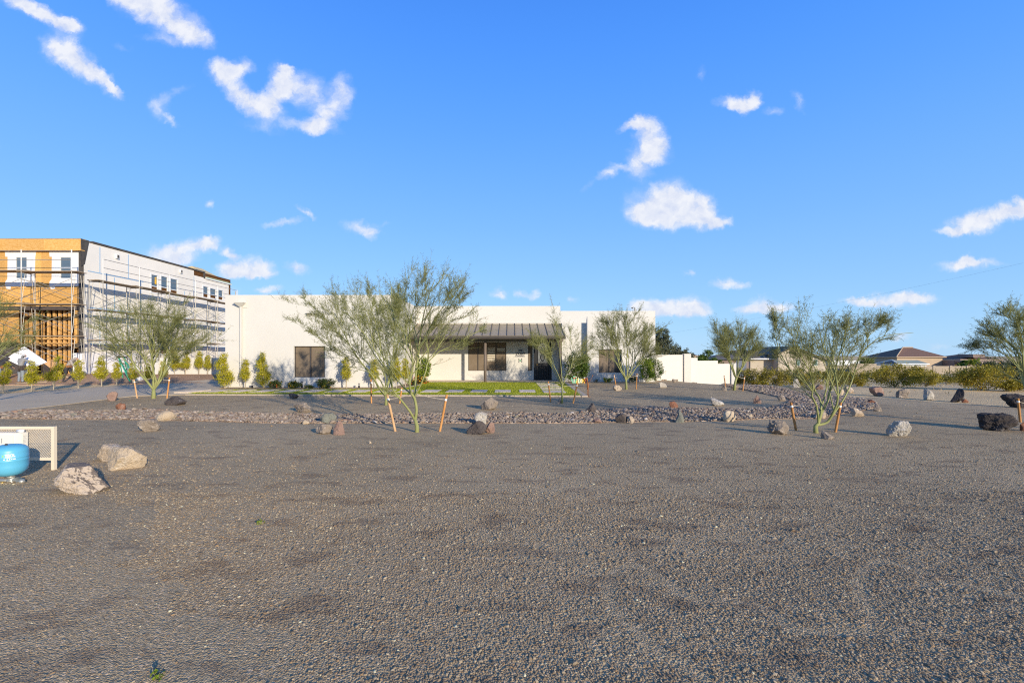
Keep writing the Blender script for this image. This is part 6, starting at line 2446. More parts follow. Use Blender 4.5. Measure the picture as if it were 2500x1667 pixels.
def hip_house(name, label, x0, x1, y0, y1, zg, ze, zr, mw, mr, over=.6, ridge=.3, extra=None):
    t = thing(name, label, 'house', ((x0 + x1) / 2, y0, zg))
    MB().box(x0, x1, y0, y1, zg, ze).build('wall', mw, t)
    a, b = x0 - over, x1 + over
    c, d = y0 - over, y1 + over
    yc = (c + d) / 2
    L = (d - c) / 2
    r0, r1 = min(a + L, (a + b) / 2 - .3), max(b - L, (a + b) / 2 + .3)
    m = MB().add([(a, c, ze), (b, c, ze), (b, d, ze), (a, d, ze), (r0, yc, zr), (r1, yc, zr)], [(0, 1, 5, 4), (1, 2, 5), (2, 3, 4, 5), (3, 0, 4), (0, 3, 2, 1)])
    m.build('roof', mr, t)
    f = MB()
    f.box(a, b, c - .02, c + .1, ze - .22, ze - .002); f.box(a, a + .12, c + .1, d, ze - .22, ze - .002); f.box(b - .12, b, c + .1, d, ze - .22, ze - .002)
    f.build('fascia', M['house_tan'], t)
    return t


d = 125
x0, xm, x1 = X_(2119, d + 8), X_(2190, d), X_(2326, d)
# the big tan house turned so that two sides show
t = thing('tan_house', 'big plain tan house with a brown hipped tile roof beyond the block wall', 'house', (xm, d, -2.6))
ca = Vector((xm, d, 0)); cb = Vector((x1, d + 3, 0)); cl = Vector((X_(2118, d + 16), d + 16, 0)); cd = cl + (cb - ca)
ze, zr = Z_(870.5, d), Z_(848.5, d + 8)
m = MB()
m.hexa([Vector((p.x, p.y, -2.8)) for p in (ca, cb, cd, cl)] + [Vector((p.x, p.y, ze)) for p in (ca, cb, cd, cl)])
m.build('wall', M['house_tan'], t)
cen = (ca + cb + cd + cl) / 4
ov = [p + (p - cen).normalized() * .8 for p in (ca, cb, cd, cl)]
u = (cb - ca).normalized()
r0 = Vector((X_(2204, d + 8), d + 8, zr)); r1 = Vector((X_(2228, d + 9), d + 9, zr))
m = MB().add([Vector((p.x, p.y, ze)) for p in ov] + [r0, r1], [(0, 1, 5, 4), (1, 2, 5), (2, 3, 4, 5), (3, 0, 4), (0, 3, 2, 1)])
m.build('roof', M['tile_brown'], t)
m = MB()
for i in (0, 3):
    a, b = ov[i], ov[(i + 1) % 4]
    m.beam(Vector((a.x, a.y, ze - .14)), Vector((b.x, b.y, ze - .14)), .12, .25)
m.build('fascia', M['house_tan'], t)
m = MB().tube([ov[0] + Vector((0, 0, ze + .06)), r0 + Vector((0, 0, .06))], .16, 5).tube([r0 + Vector((0, 0, .06)), r1 + Vector((0, 0, .06))], .16, 5)
m.build('ridge_tiles', M['house_tan'], t)
# green roofed shed
d = 108
t = thing('garden_shed', 'small white trimmed shed with a pale green roof before the big tan house', 'shed', (X_(2200, d), d, -2.6))
xa, xm, xb = X_(2158, d + 2), X_(2187, d), X_(2262, d)
ze, zr = Z_(888, d), Z_(879, d + 1)
MB().hexa([Vector(v) for v in ((xm, d, -2.7), (xb, d, -2.7), (xb - 1, d + 4, -2.7), (xa, d + 4, -2.7), (xm, d, ze), (xb, d, ze), (xb - 1, d + 4, ze), (xa, d + 4, ze))]).build('wall', M['trim_white'], t)
g0, g1 = Vector((X_(2173, d + 2), d + 1.5, zr)), Vector((X_(2240, d + 2), d + 2, zr))
MB().add([(xm + .1, d - .4, ze), (xb + .3, d - .4, ze), g1, g0, (xa - .5, d + 4, ze), (xb - .5, d + 4.4, ze)], [(0, 1, 2, 3), (3, 2, 5, 4)]).build('roof', M['shed_roof'], t)
MB().add([(xm + .1, d - .38, ze), tuple(g0), (xa - .5, d + 3.98, ze)], [(0, 1, 2)]).build('gable', M['house_grey'], t)
MB().beam(Vector((xm - .1, d - .42, ze - .05)), Vector((xb + .3, d - .42, ze - .05)), .1, .25).beam(Vector((xm + .1, d - .42, ze)), g0 + Vector((0, -.1, .05)), .1, .22).beam(g0 + Vector((0, -.1, .05)), Vector((xa - .5, d + 3.9, ze)), .1, .22).build('trim', M['trim_white'], t)
# flat grey brown house with a pillared patio, right
d = 122
t = thing('patio_house', 'grey brown house with a pillared patio right of the big tan house', 'house', (X_(2400, d), d, -2.6))
xa, xb = X_(2352, d), X_(2450, d)
MB().box(xa, xb, d + 2.5, d + 10, -2.8, Z_(880, d)).build('wall', M['house_grey'], t)
MB().box(xa, xb, d, d + 2.4, Z_(884, d), Z_(879, d)).build('roof', M['house_grey'], t)
for px in (2354, 2373, 2397, 2421, 2445):
    x = X_(px, d)
    MB().box(x - .3, x + .3, d + .02, d + .6, -2.8, Z_(884, d) - .001).build('pillar', M['house_tan'], t)
t2 = hip_house('tile_roof_house', 'distant house with a low tiled roof and stepped parapet behind the pillared patio', X_(2345, 150), X_(2440, 150), 150, 162, -3, Z_(877, 150), Z_(864, 156), M['house_beige'], M['tile_brown'])
MB().box(X_(2376, 148), X_(2405, 148), 148, 153, Z_(872, 148), Z_(864.5, 148)).build('parapet', M['house_grey'], t2)
# beige gabled house behind the near right tree
d = 84
t = thing('gabled_house', 'beige stucco house with grey tile roof and a wide gable behind the right near tree', 'house', (X_(1930, d), d, -2.2))
xa, xb, xc, xd = X_(1832, d), X_(1905, d), X_(1900, d - 2), X_(2016, d - 2)
ze = Z_(874, d)
MB().box(xa, xb, d, d + 12, -2.6, ze).build('wall', M['house_beige'], t)
MB().add([(xa - .6, d - .6, ze - .02), (xb, d - .6, ze - .02), (xb, d + 6, Z_(855, d + 6)), (xa - .6, d + 6, Z_(855, d + 6)), (xa - .6, d + 12, ze), (xb, d + 12, ze)], [(0, 1, 2, 3), (3, 2, 5, 4), (0, 3, 4)]).build('roof', M['tile_grey'], t)
MB().box(xa - .6, xb, d - .72, d - .605, ze - .25, ze - .03).build('fascia', M['trim_white'], t)
zp = Z_(848, d - 2); zl = Z_(879, d - 2); xp = X_(1932, d - 2)
zleft = Z_(866, d - 2)
MB().prism([(xc, -2.6), (xd, -2.6), (xd, zl), (xp, zp), (xc, zleft)], 'y', d - 2, d + 8).build('gable_wall', M['house_beige'], t)
MB().prism([(xd + .6, zl - .25), (xd + .6, zl - .05), (xp, zp + .22), (xc - .4, zleft + .15), (xc - .4, zleft - .05), (xp, zp + .02)], 'y', d - 2.6, d + 8.2).build('gable_roof', M['tile_grey'], t)
for px in (1948, 1991):
    f = MB().box(X_(px - 5, d - 2), X_(px + 5, d - 2), d - 2.06, d - 2.001, Z_(893, d - 2), Z_(877, d - 2)).build('window', M['trim_white'], t)
    MB().box(X_(px - 4.2, d - 2), X_(px + 4.2, d - 2), d - 2.08, d - 2.061, Z_(892, d - 2), Z_(878, d - 2)).build('pane', mat('teal_glass', (0.14, 0.22, 0.20), .15), f)
# dark garage between the garden wall and the gabled house
d = 78
t = thing('dark_roof_house', 'low dark roofed house with a blue grey garage door behind the tree at the garden wall', 'house', (X_(1780, d), d, -2.2))
MB().box(X_(1742, d), X_(1828, d), d, d + 8, -2.6, Z_(877, d)).build('wall', M['house_grey'], t)
MB().add([(X_(1736, d), d - .6, Z_(878, d)), (X_(1832, d), d - .6, Z_(878, d)), (X_(1815, d + 5), d + 5, Z_(866, d + 5)), (X_(1752, d + 5), d + 5, Z_(866, d + 5))], [(0, 1, 2, 3)]).add([(X_(1736, d), d - .6, Z_(878, d)), (X_(1752, d + 5), d + 5, Z_(866, d + 5)), (X_(1736, d), d + 10, Z_(878, d))], [(0, 1, 2)]).build('roof', M['tile_grey'], t)
MB().box(X_(1797, d), X_(1822, d), d - .05, d - .002, -2.6, Z_(879, d)).build('garage_door', mat('blue_grey_door', (0.12, 0.14, 0.19), .7), t)
# far roof line left of the trees, and a white caravan like shed
t3 = hip_house('far_tile_house', 'far low house with a brown roof just above the garden wall', X_(1655, 160), X_(1700, 160), 160, 172, -3, Z_(868, 160), Z_(857, 166), M['house_tan'], M['tile_brown'])
d = 112
t = thing('white_trailer', 'long low white trailer showing over the block wall', 'trailer', (X_(2060, d), d, -2.6))
MB().box(X_(2030, d), X_(2098, d), d, d + 2.6, -1.6, Z_(881, d)).build('body', M['trim_white'], t)
MB().box(X_(2034, d), X_(2094, d), d + .1, d + 2.5, Z_(881, d) + .001, Z_(880, d)).build('roof', M['white'], t)
for px in (2045, 2055, 2080):
    MB().tube([(X_(px, d), d - .05, -2.1), (X_(px, d), d + .2, -2.1)], .4, 14).build('wheel', M['black'], t)
# ------------------------------------------------------------------ place boulders
for b in BOULDERS:
    x0, y0, x1, y1, k, lab, seed, shp, ro = b
    boulder(x0, y0, x1, y1, k, lab, seed, shp, ro)

# ------------------------------------------------------------------ trees
# near tree, traced limbs
g = G(1018, 1055)
palo_verde(g, (850, 640, 1165, 885), .046, [
    ([(1012, 1024), (1000, 1003, -.1), (978, 975, -.3), (958, 948, -.4), (950, 915, -.5), (925, 870, -.6), (890, 815, -.6), (845, 770, -.5)], .026),
    ([(1014, 1022), (1017, 1000), (1012, 972), (1003, 958), (1001, 930, .1), (1008, 895, .1), (1003, 860, .2), (985, 810, .3), (960, 760, .4), (955, 700, .5)], .034),
    ([(1010, 972), (1014, 945, .1), (1016, 905, .2), (1022, 862, .2), (1026, 820, .3), (1033, 775, .3), (1046, 725, .2), (1062, 682, .1)], .030),
    ([(1012, 968), (1027, 940, -.1), (1040, 905, -.1), (1045, 885, 0), (1073, 858, .1), (1110, 842, .2), (1150, 818, .3), (1188, 797, .4)], .019),
    ([(1044, 885), (1047, 860, -.2), (1040, 825, -.3), (1060, 780, -.5), (1090, 740, -.6), (1118, 708, -.7)], .013),
    ([(1005, 962), (985, 945, .2), (960, 912, .4), (940, 880, .6), (915, 830, .8), (880, 780, .9)], .018),
    ([(1008, 895), (1025, 850, -.4), (1060, 800, -.7), (1100, 765, -1.0), (1130, 745, -1.1)], .014),
    ([(1003, 860), (1000, 800, -.4), (1012, 750, -.7), (1018, 710, -.8)], .013),
    ([(1022, 862), (1012, 800, .6), (990, 750, .9), (985, 710, 1.0)], .013),
], 'nearest palo verde left of centre, green trunk forking low, tall airy crown', 21, lv=(7, 5, 5), leafn=10, leaf_len=.027,
    trunk_pts=[(1018, 1040), (1013, 1022)], dense=.85, twig=.21)
stake(967, 1053, 945, 962, 'pale wooden stake left of the nearest tree, leaning out', pale=True, tie=(1003, 962))
stake(1072, 1053, 1091, 963, 'brown wooden stake right of the nearest tree, leaning out', tie=(1012, 960))
# tree behind it
g = G(942, 989)
palo_verde(g, (752, 690, 1015, 905), .05, [
    ([(945, 940), (962, 880, .5), (975, 810, .9), (972, 750, 1.1), (975, 700, 1.2)], .02),
    ([(942, 960), (938, 890, .6), (925, 820, .9), (905, 750, 1.1), (900, 705, 1.2)], .018),
    ([(942, 965), (930, 930), (905, 895, .2), (880, 865, .3), (850, 800, .3), (812, 745, .3)], .022),
    ([(942, 965), (940, 920), (920, 880, -.3), (900, 840, -.5), (870, 780, -.6), (840, 730, -.6)], .022),
    ([(943, 965), (950, 925, .1), (955, 880, .3), (940, 820, .5), (930, 760, .5)], .022),
    ([(930, 930), (895, 898, -.4), (865, 880, -.8), (822, 860, -1.0), (780, 825, -1.1), (757, 800, -1.1)], .014),
    ([(905, 895), (860, 850, .6), (815, 800, .9), (770, 755, 1.0), (738, 735, 1.0)], .014),
    ([(950, 925), (965, 880, -.5), (965, 830, -.8), (950, 780, -.9)], .016),
], 'second palo verde behind the nearest tree, wide crown in front of the left wing', 22, lv=(8, 5, 5), leafn=11, leaf_len=.036, trunk_pts=[(943, 975), (942, 963)], auto=3, twig=.26, dense=.95)
stake(907, 984, 905.5, 926, 'wooden stake behind, left of the second tree')
stake(975, 985, 981, 946, 'wooden stake behind, right of the second tree')
# left tree
g = G(375, 973)
palo_verde(g, (212, 742, 512, 900), .075, [
    ([(375, 950), (360, 930), (345, 905, .2), (325, 885, .4), (290, 862, .6), (262, 845, .7)], .03),
    ([(375, 948), (374, 900), (370, 865, .2), (355, 820, .3), (340, 770, .3)], .038),
    ([(377, 950), (395, 925), (410, 895, .2), (425, 868, .4), (455, 845, .6), (490, 825, .8)], .032),
    ([(372, 925), (360, 895, -.4), (340, 860, -.8), (300, 835, -1.1), (240, 815, -1.3)], .026),
    ([(372, 900), (390, 850, -.4), (410, 810, -.7), (430, 770, -.8)], .024),
    ([(395, 925), (420, 890, -.5), (450, 860, -.9), (485, 850, -1.2)], .022),
], 'palo verde tree at the left in front of the scaffolded white wall', 23, lv=(8, 5, 5), leafn=11, leaf_len=.040, trunk_pts=[(375, 962), (375, 949)], auto=5, twig=.32, dense=.75)
stake(336, 972, 327, 926, 'pale wooden stake left of the left hand tree', pale=True, tie=(372, 922))
stake(407, 972, 414, 921, 'orange wooden stake right of the left hand tree', tie=(382, 923))
# small sparse tree by the door
g = G(1372, 985)
palo_verde(g, (1300, 790, 1440, 925), .036, [
    ([(1373, 940), (1363, 915), (1350, 890, .1), (1330, 865, .2), (1310, 850, .3), (1296, 835, .3)], .014),
    ([(1373, 940), (1370, 900), (1366, 860, .2), (1362, 820, .3), (1358, 785, .3)], .016),
    ([(1374, 940), (1384, 915), (1395, 890, .2), (1400, 860, .3), (1392, 820, .3), (1400, 785, .3)], .016),
    ([(1384, 915), (1400, 890, -.3), (1425, 870, -.4), (1440, 850, -.5)], .011),
    ([(1363, 915), (1345, 880, -.4), (1328, 850, -.5), (1305, 840, -.6)], .010),
], 'small sparse yellow green tree standing in front of the front door', 24, lv=(5, 5, 5), leafn=9, leaf_len=.036, leaf='leaf_pv2', trunk_pts=[(1372.5, 965), (1373, 940)], auto=2, twig=.27, dense=.5)
stake(1345, 982, 1338.5, 931, 'orange wooden stake left of the small tree at the door', tie=(1368, 935))
stake(1398, 985, 1410, 934, 'orange wooden stake right of the small tree at the door', tie=(1378, 942))
# tree before the right wing
g = G(1529, 951)
palo_verde(g, (1440, 762, 1608, 905), .06, [
    ([(1526, 925), (1512, 900), (1500, 880, .2), (1480, 850, .4), (1455, 825, .6)], .024),
    ([(1526, 925), (1522, 890), (1510, 850, .3), (1490, 810, .4), (1480, 780, .4)], .022),
    ([(1529, 925), (1535, 890), (1530, 850, -.3), (1520, 800, -.4)], .022),
    ([(1531, 925), (1545, 895), (1555, 865, .2), (1575, 830, .4), (1590, 800, .5)], .024),
    ([(1545, 895), (1570, 875, -.4), (1595, 865, -.8)], .016),
], 'many stemmed palo verde with a round crown in front of the right wing window', 25, lv=(7, 5, 5), leafn=11, leaf_len=.042, trunk_pts=[(1529, 938), (1528, 925)], auto=5, twig=.31, dense=.85)
stake(1505, 944, 1499, 915, 'dark wooden stake left of the tree at the bedroom window')
stake(1553, 950, 1555, 912, 'orange wooden stake right of the tree at the bedroom window', tie=(1535, 920))
# tree by the garden wall
g = G(1792, 953)
palo_verde(g, (1722, 792, 1872, 905), .06, [
    ([(1797, 920), (1785, 890), (1775, 865, .2), (1755, 845, .4)], .022),
    ([(1798, 920), (1802, 885), (1800, 850, .2), (1790, 815, .3)], .022),
    ([(1799, 920), (1815, 895), (1830, 870, .3), (1850, 850, .5)], .022),
], 'palo verde with a dense low crown at the end of the garden wall', 26, lv=(7, 5, 5), leafn=11, leaf_len=.042, trunk_pts=[(1794, 938), (1798, 920)], auto=6, twig=.31, dense=.95)
stake(1772, 946, 1768, 917, 'brown wooden stake left of the tree at the garden wall')
stake(1812.5, 955, 1818, 918.5, 'orange wooden stake right of the tree at the garden wall', tie=(1797, 917))
# right near tree, traced
g = G(1992, 1057)
palo_verde(g, (1885, 765, 2165, 905), .048, [
    ([(1996, 1035), (2004, 1010), (2003, 980, .1), (1990, 955, .2), (1960, 930, .3), (1925, 898, .4), (1905, 870, .5), (1885, 820, .6)], .026),
    ([(2003, 1000), (2015, 960, .2), (2017, 930, .3), (1990, 900, .4), (1975, 860, .5), (1960, 810, .5)], .018),
    ([(1998, 1037), (2020, 1030), (2035, 1005, -.1), (2045, 975, -.2), (2042, 925, -.2), (2032, 890, -.1), (2010, 850, 0), (1998, 790, .1)], .03),
    ([(2022, 1028), (2042, 1000, .1), (2062, 970, .2), (2080, 930, .3), (2095, 880, .4), (2120, 845, .4), (2160, 820, .4), (2230, 812, .4)], .022),
    ([(2042, 925), (2060, 890, -.4), (2055, 850, -.6), (2065, 800, -.6)], .016),
    ([(1990, 955), (1975, 905, -.4), (1950, 860, -.6), (1930, 800, -.6)], .016),
    ([(2035, 1000), (2026, 960, .4), (2020, 920, .6), (2040, 860, .7), (2050, 800, .7)], .015),
    ([(2095, 880), (2110, 840, -.4), (2135, 800, -.5), (2150, 790, -.5)], .012),
    ([(1925, 898), (1900, 850, .2), (1893, 800, .2), (1886, 775, .2)], .012),
], 'near palo verde at the right with curved green stems and an open crown', 27, lv=(7, 5, 5), leafn=11, leaf_len=.030, trunk_pts=[(1991, 1040), (1998, 1034)], auto=2, fork=.2, dense=.6, twig=.2)
stake(1945, 1051, 1931, 982, 'orange wooden stake left of the right hand near tree', tie=(1998, 980))
stake(2038, 1055, 2053, 982, 'pale brown wooden stake right of the right hand near tree')
# tree at the right edge
g = G(2545, 1048)
palo_verde(g, (2372, 745, 2700, 930), .05, [
    ([(2530, 990), (2505, 950), (2495, 905, .1), (2480, 850, .2), (2430, 820, .3), (2380, 800, .4)], .032),
    ([(2505, 950), (2498, 890, -.3), (2495, 840, -.4), (2480, 790, -.5), (2440, 760, -.5)], .022),
    ([(2532, 990), (2540, 900), (2530, 820, .3), (2510, 760, .4)], .026),
    ([(2495, 905), (2460, 870, .4), (2420, 850, .6), (2385, 850, .7)], .014),
    ([(2532, 990), (2580, 900), (2640, 830), (2680, 780)], .026),
], 'palo verde entering the picture at the right edge with spreading branches', 28, lv=(7, 5, 5), leafn=11, leaf_len=.030, trunk_pts=[(2543, 1015), (2531, 990)], auto=4, fork=.3, dense=.8, twig=.2)
stake(2492, 1031, 2485, 972, 'orange wooden stake at the right edge beside the long black boulder', tie=(2530, 988))
# tree outside the left edge whose shoots reach in
g = G(-85, 995)
palo_verde(g, (-240, 720, 96, 900), .06, [
    ([(-80, 950), (-40, 900), (0, 860, .1), (40, 815, .2), (80, 770, .3)], .022),
    ([(-80, 950), (-50, 880, .2), (-20, 800, .3), (10, 745, .3)], .022),
    ([(-60, 925), (-10, 885, -.3), (40, 850, -.4), (90, 830, -.5)], .016),
], 'palo verde mostly outside the left edge, its shoots crossing the front scaffold', 29, lv=(5, 4, 4), leafn=11, leaf_len=.03, trunk_pts=[(-84, 970), (-80, 950)], auto=4, dense=.8, twig=.25)

# ------------------------------------------------------------------ yellow green shrubs
def shrub_at(proto, px, py, top, label, group, rot, seed=0, d=None, sx=1.0):
    g = G(px, py) if d is None else at(px, py, d)
    if d is not None:
        g.z = h(g.x, g.y)
    hgt = (py - top) * g.y / F
    o, h0 = proto
    c = copy_tree(o)
    c.location = g
    s = hgt / h0
    c.scale = (s * sx, s * sx, s)
    c.rotation_euler.z = rot
    tag(c, label, 'shrub', group)
    return c


def proto(name, blobs, nleaf, leaf_len, lm, hgt, seed, **k):
    o = clump_plant(name, 'x', 'shrub', Vector((0, 0, 0)), blobs, nleaf, leaf_len, lm, seed=seed, **k)
    note_kids(o)
    return (o, hgt)


def kill(o):
    for c in list(KIDS.get(o.name, [])):
        bpy.data.objects.remove(c)
    bpy.data.objects.remove(o)


PA = proto('ficus_shrub', [(0, 0, .62, .34, .32, .26), (.04, 0, .98, .24, .22, .26), (.02, .02, 1.28, .12, .12, .2)], 3000, .06, 'leaf_ficus', 1.5, 1, stems=4, trunk_h=.45, stem_r=.02)
PB = proto('ficus_shrub', [(-.03, 0, .60, .36, .32, .22), (.12, 0, .95, .22, .2, .22), (.14, .02, 1.28, .14, .12, .18)], 2800, .06, 'leaf_ficus', 1.48, 2, stems=5, trunk_h=.4, stem_r=.02)
PC = proto('ficus_shrub', [(0, 0, .70, .26, .24, .34), (0, 0, 1.15, .18, .18, .32)], 2600, .06, 'leaf_ficus', 1.5, 3, stems=4, trunk_h=.45, stem_r=.02)
PD = proto('ficus_shrub', [(0, 0, .42, .36, .34, .34), (-.1, 0, .95, .26, .26, .3), (-.02, 0, 1.25, .14, .14, .22)], 4600, .055, 'leaf_ficus', 1.5, 4, stems=4, trunk_h=.2, stem_r=.02)
row = [
    (7, 958, 884, PB, 'yellow green shrub cut by the left edge, first in the driveway row', 0.3),
    (78, 954, 878, PA, 'shrub in the driveway row in front of the white board', 2.0),
    (131, 952, 868, PB, 'two tiered shrub in the driveway row left of the bending worker', 0.9),
    (191, 947, 876, PC, 'oval shrub in the driveway row just right of the bending worker', 4.1),
    (247, 943, 867, PA, 'tall pointed shrub in the driveway row left of the green ladder', 5.2),
    (285, 941, 882, PC, 'yellow shrub in the driveway row right beside the green ladder', 1.1),
    (325, 939, 885, PB, 'shrub in the driveway row behind the left stake of the tree', 2.6),
    (363, 938, 885, PA, 'shrub in the driveway row hidden behind the tree trunk', 3.3),
    (399, 936, 880, PC, 'shrub in the driveway row just right of the tree trunk', 0.2),
    (427, 934, 876, PA, 'shrub against the low white wall behind the right stake', 1.7),
    (452, 932, 876, PB, 'bright shrub against the middle of the low white wall', 5.9),
    (486, 928, 869, PC, 'half shaded shrub against the right half of the low white wall', 2.2),
    (507, 926, 877, PC, 'slim dark shrub in the house shadow by the low white wall', 3.8),
]
for px, py, top, pr, lab, rot in row:
    shrub_at(pr, px, py, top, lab, 'yellow green shrubs along driveway and house', rot, d=(31.0 if px > 480 else (30.9 if px > 420 else None)))
wallrow = [
    (549, 954, 867, PD, 'largest yellow green shrub at the left corner of the white house', .5, 24.0, 1.0),
    (599, 952, 880, PC, 'pointed shrub under the downspout at the left of the house', 2.4, 23.9, .95),
    (643, 953, 862, PD, 'tall cone shaped shrub on the house wall right of the downspout', 1.2, 23.9, .8),
    (845, 951, 872, PC, 'single slender shrub right of the big screened window', 4.4, 23.9, .9),
    (913, 951, 878, PC, 'slender shrub behind the stake of the second tree', 3.0, 23.9, .95),
    (968, 952, 872, PA, 'shrub between the two near trees at the corner of the left wing', 1.9, 23.8, 1.0),
    (990, 949, 876, PC, 'slim shrub right at the corner behind the nearest tree trunks', .4, 24.6, .9),
]
for px, py, top, pr, lab, rot, d, sx in wallrow:
    shrub_at(pr, px, py, top, lab, 'yellow green shrubs along driveway and house', rot, d=d, sx=sx)
for p in (PA, PB, PC, PD):
    kill(p[0])


def bush(name, label, cat, px, py, top, width, d, leaf, nleaf, ll, seed, stems=6, flat=.9, group=None, flowers=None, trunk_h=.1, lean=0, wide=.45, stem_r=.012, stem_mat='bark_grey', hollow=.35):
    """a rounded bush: base pixel, top pixel, width in pixels"""
    g = G(px, py) if d is None else at(px, py, d)
    g.z = h(g.x, g.y)
    s = g.y / F
    H = (py - top) * s; W = width * s / 2
    r = random.Random(seed)
    bl = [(lean * W, 0, H * .5, W * .72, W * .6 * flat, H * .45)]
    for k in range(5):
        a = r.uniform(0, 6.28)
        bl.append((W * .55 * math.cos(a) + lean * W, W * .5 * math.sin(a), H * r.uniform(.38, .68), W * .42, W * .4, H * .30))
    bl.append((lean * W, 0, H * .24, W * .8, W * .55, H * .2))
    return clump_plant(name, label, cat, g, bl, nleaf, ll, leaf, stems=stems, seed=seed, group=group, flowers=flowers, trunk_h=trunk_h, stem_r=stem_r, stem_mat=stem_mat, wide=wide, hollow=hollow)


# climbers, flowering bushes and rounded shrubs at the house
bush('vine_shrub', 'tall bright green leafy shrub at the left post of the porch', 'shrub', 1030, 938, 868, 46, 27.4, 'leaf_vine', 4200, .075, 51, flat=.7, wide=.6)
bush('dark_shrub', 'large dense dark green shrub between porch and right wing', 'shrub', 1402, 937, 846, 78, 28.2, 'leaf_dark', 6500, .08, 52, flat=.7, wide=.6, trunk_h=.3)
bush('round_shrub', 'bright green rounded shrub at the right end of the house, left one of two', 'shrub', 1577, 938, 868, 44, 28.0, 'leaf_vine', 2600, .08, 53, wide=.6, trunk_h=.4, group='rounded shrubs at the right end of the house')
bush('round_shrub', 'darker green rounded shrub at the right end of the house, right one of two', 'shrub', 1600, 939, 867, 40, 28.3, 'leaf_dark', 2400, .07, 54, wide=.6, trunk_h=.45, group='rounded shrubs at the right end of the house')
FO = [('fl_orange', 26, .035), ('fl_yellow', 5, .03)]
FY = [('fl_yellow', 16, .035), ('fl_orange', 4, .03)]
bush('lantana_bush', 'low bush with orange red blossoms below the window, leftmost flowering one', 'bush', 675, 952, 932, 44, 23.6, 'leaf_lant', 1500, .06, 61, flowers=FO, wide=.6, group='flowering bushes in the beds')
bush('lantana_bush', 'low bush with yellow blossoms below the window', 'bush', 717, 952, 933, 38, 23.6, 'leaf_lant', 1400, .06, 62, flowers=FY, wide=.6, group='flowering bushes in the beds')
bush('lantana_bush', 'smallest green bush without blossoms below the window', 'bush', 753, 951, 942, 26, 23.5, 'leaf_lant', 700, .05, 63, wide=.6, group='flowering bushes in the beds')
bush('lantana_bush', 'taller dark bush with orange and yellow blossoms under the window corner', 'bush', 795, 951, 926, 54, 23.6, 'leaf_lant', 2000, .06, 64, flowers=FY, wide=.6, group='flowering bushes in the beds')
bush('lantana_bush', 'orange and yellow flowering bush at the foot of the bright green shrub', 'bush', 1030, 938, 916, 40, 26.9, 'leaf_lant', 900, .06, 65, flowers=[('fl_orange', 30, .045), ('fl_yellow', 34, .045)], wide=.6, group='flowering bushes in the beds')
bush('lantana_bush', 'low yellow flowering bush at the left wing corner behind the near tree', 'bush', 1006, 946, 931, 26, 25.6, 'leaf_lant', 700, .05, 66, flowers=FY, wide=.6, group='flowering bushes in the beds')
bush('yellow_bush', 'small yellow flowered bush under the right wing window', 'bush', 1482, 934, 921, 30, 28.7, 'leaf_vine', 600, .06, 67, flowers=[('fl_yellow', 26, .04)], wide=.6, group='flowering bushes in the beds')
bush('grey_sprig', 'thin grey green sprig on the bed left of the yellow flowered bush', 'plant', 1455, 933, 925, 18, 28.8, 'leaf_grey', 180, .05, 68, group=None)
bush('leafy_sprig', 'leafy green sprig behind the right stake of the bedroom tree', 'plant', 1545, 936, 918, 34, 28.6, 'leaf_lant', 700, .055, 69, wide=.6)

# creosote and other desert bushes
CREO = [
    (1722, 926, 878, 60, 37, 'dark creosote bush behind the stepped garden wall end'),
    (1812, 925, 878, 58, 36, 'creosote bush just past the end of the garden wall'),
    (1850, 928, 882, 66, 35, 'wide creosote bush behind the round grey boulder'),
    (1895, 930, 878, 70, 34, 'creosote bush behind the left branches of the near tree'),
    (1945, 930, 880, 64, 34, 'creosote bush in the middle of the near tree branches'),
    (1990, 927, 888, 50, 38, 'small creosote bush between the stems of the near tree'),
    (2040, 928, 884, 60, 36, 'creosote bush between the right stems of the near tree'),
    (2092, 933, 888, 66, 32, 'rounded creosote bush right of the near tree'),
    (2185, 948, 892, 124, 25, 'broad yellow olive creosote bush in front of the green roofed shed'),
    (2262, 940, 896, 60, 30, 'creosote bush right behind the broad one'),
    (2310, 925, 900, 54, 42, 'low far creosote bush before the block wall'),
    (2345, 926, 899, 56, 44, 'low far creosote bush half hidden by the big yellow one'),
    (2395, 960, 898, 132, 22.5, 'largest and yellowest creosote bush at the right'),
    (2475, 958, 932, 70, 22, 'low yellowish bush at the right edge behind the dark boulder'),
    (1862, 936, 924, 26, 31, 'tiny light green tuft beside the round grey boulder'),
    (2215, 915, 898, 60, 60, 'distant creosote bush at the foot of the block wall'),
    (2130, 914, 900, 50, 62, 'distant creosote bush left of the shed'),
    (2010, 915, 900, 60, 60, 'distant creosote bush under the white trailer'),
]
for i, (px, py, top, wd, d, lab) in enumerate(CREO):
    n = 7500 if wd > 100 else (3600 if wd > 55 else 1500)
    bush('creosote_bush', lab, 'bush', px, py, top - 3, wd * 1.12, d, 'leaf_creo', n, .05 + .0012 * d, 80 + i, stems=9, flat=.8, group='creosote bushes on the desert lot', stem_r=.016, wide=.5, hollow=.45,
         flowers=[('fl_yellow', 60, .03)] if px == 2395 else None)

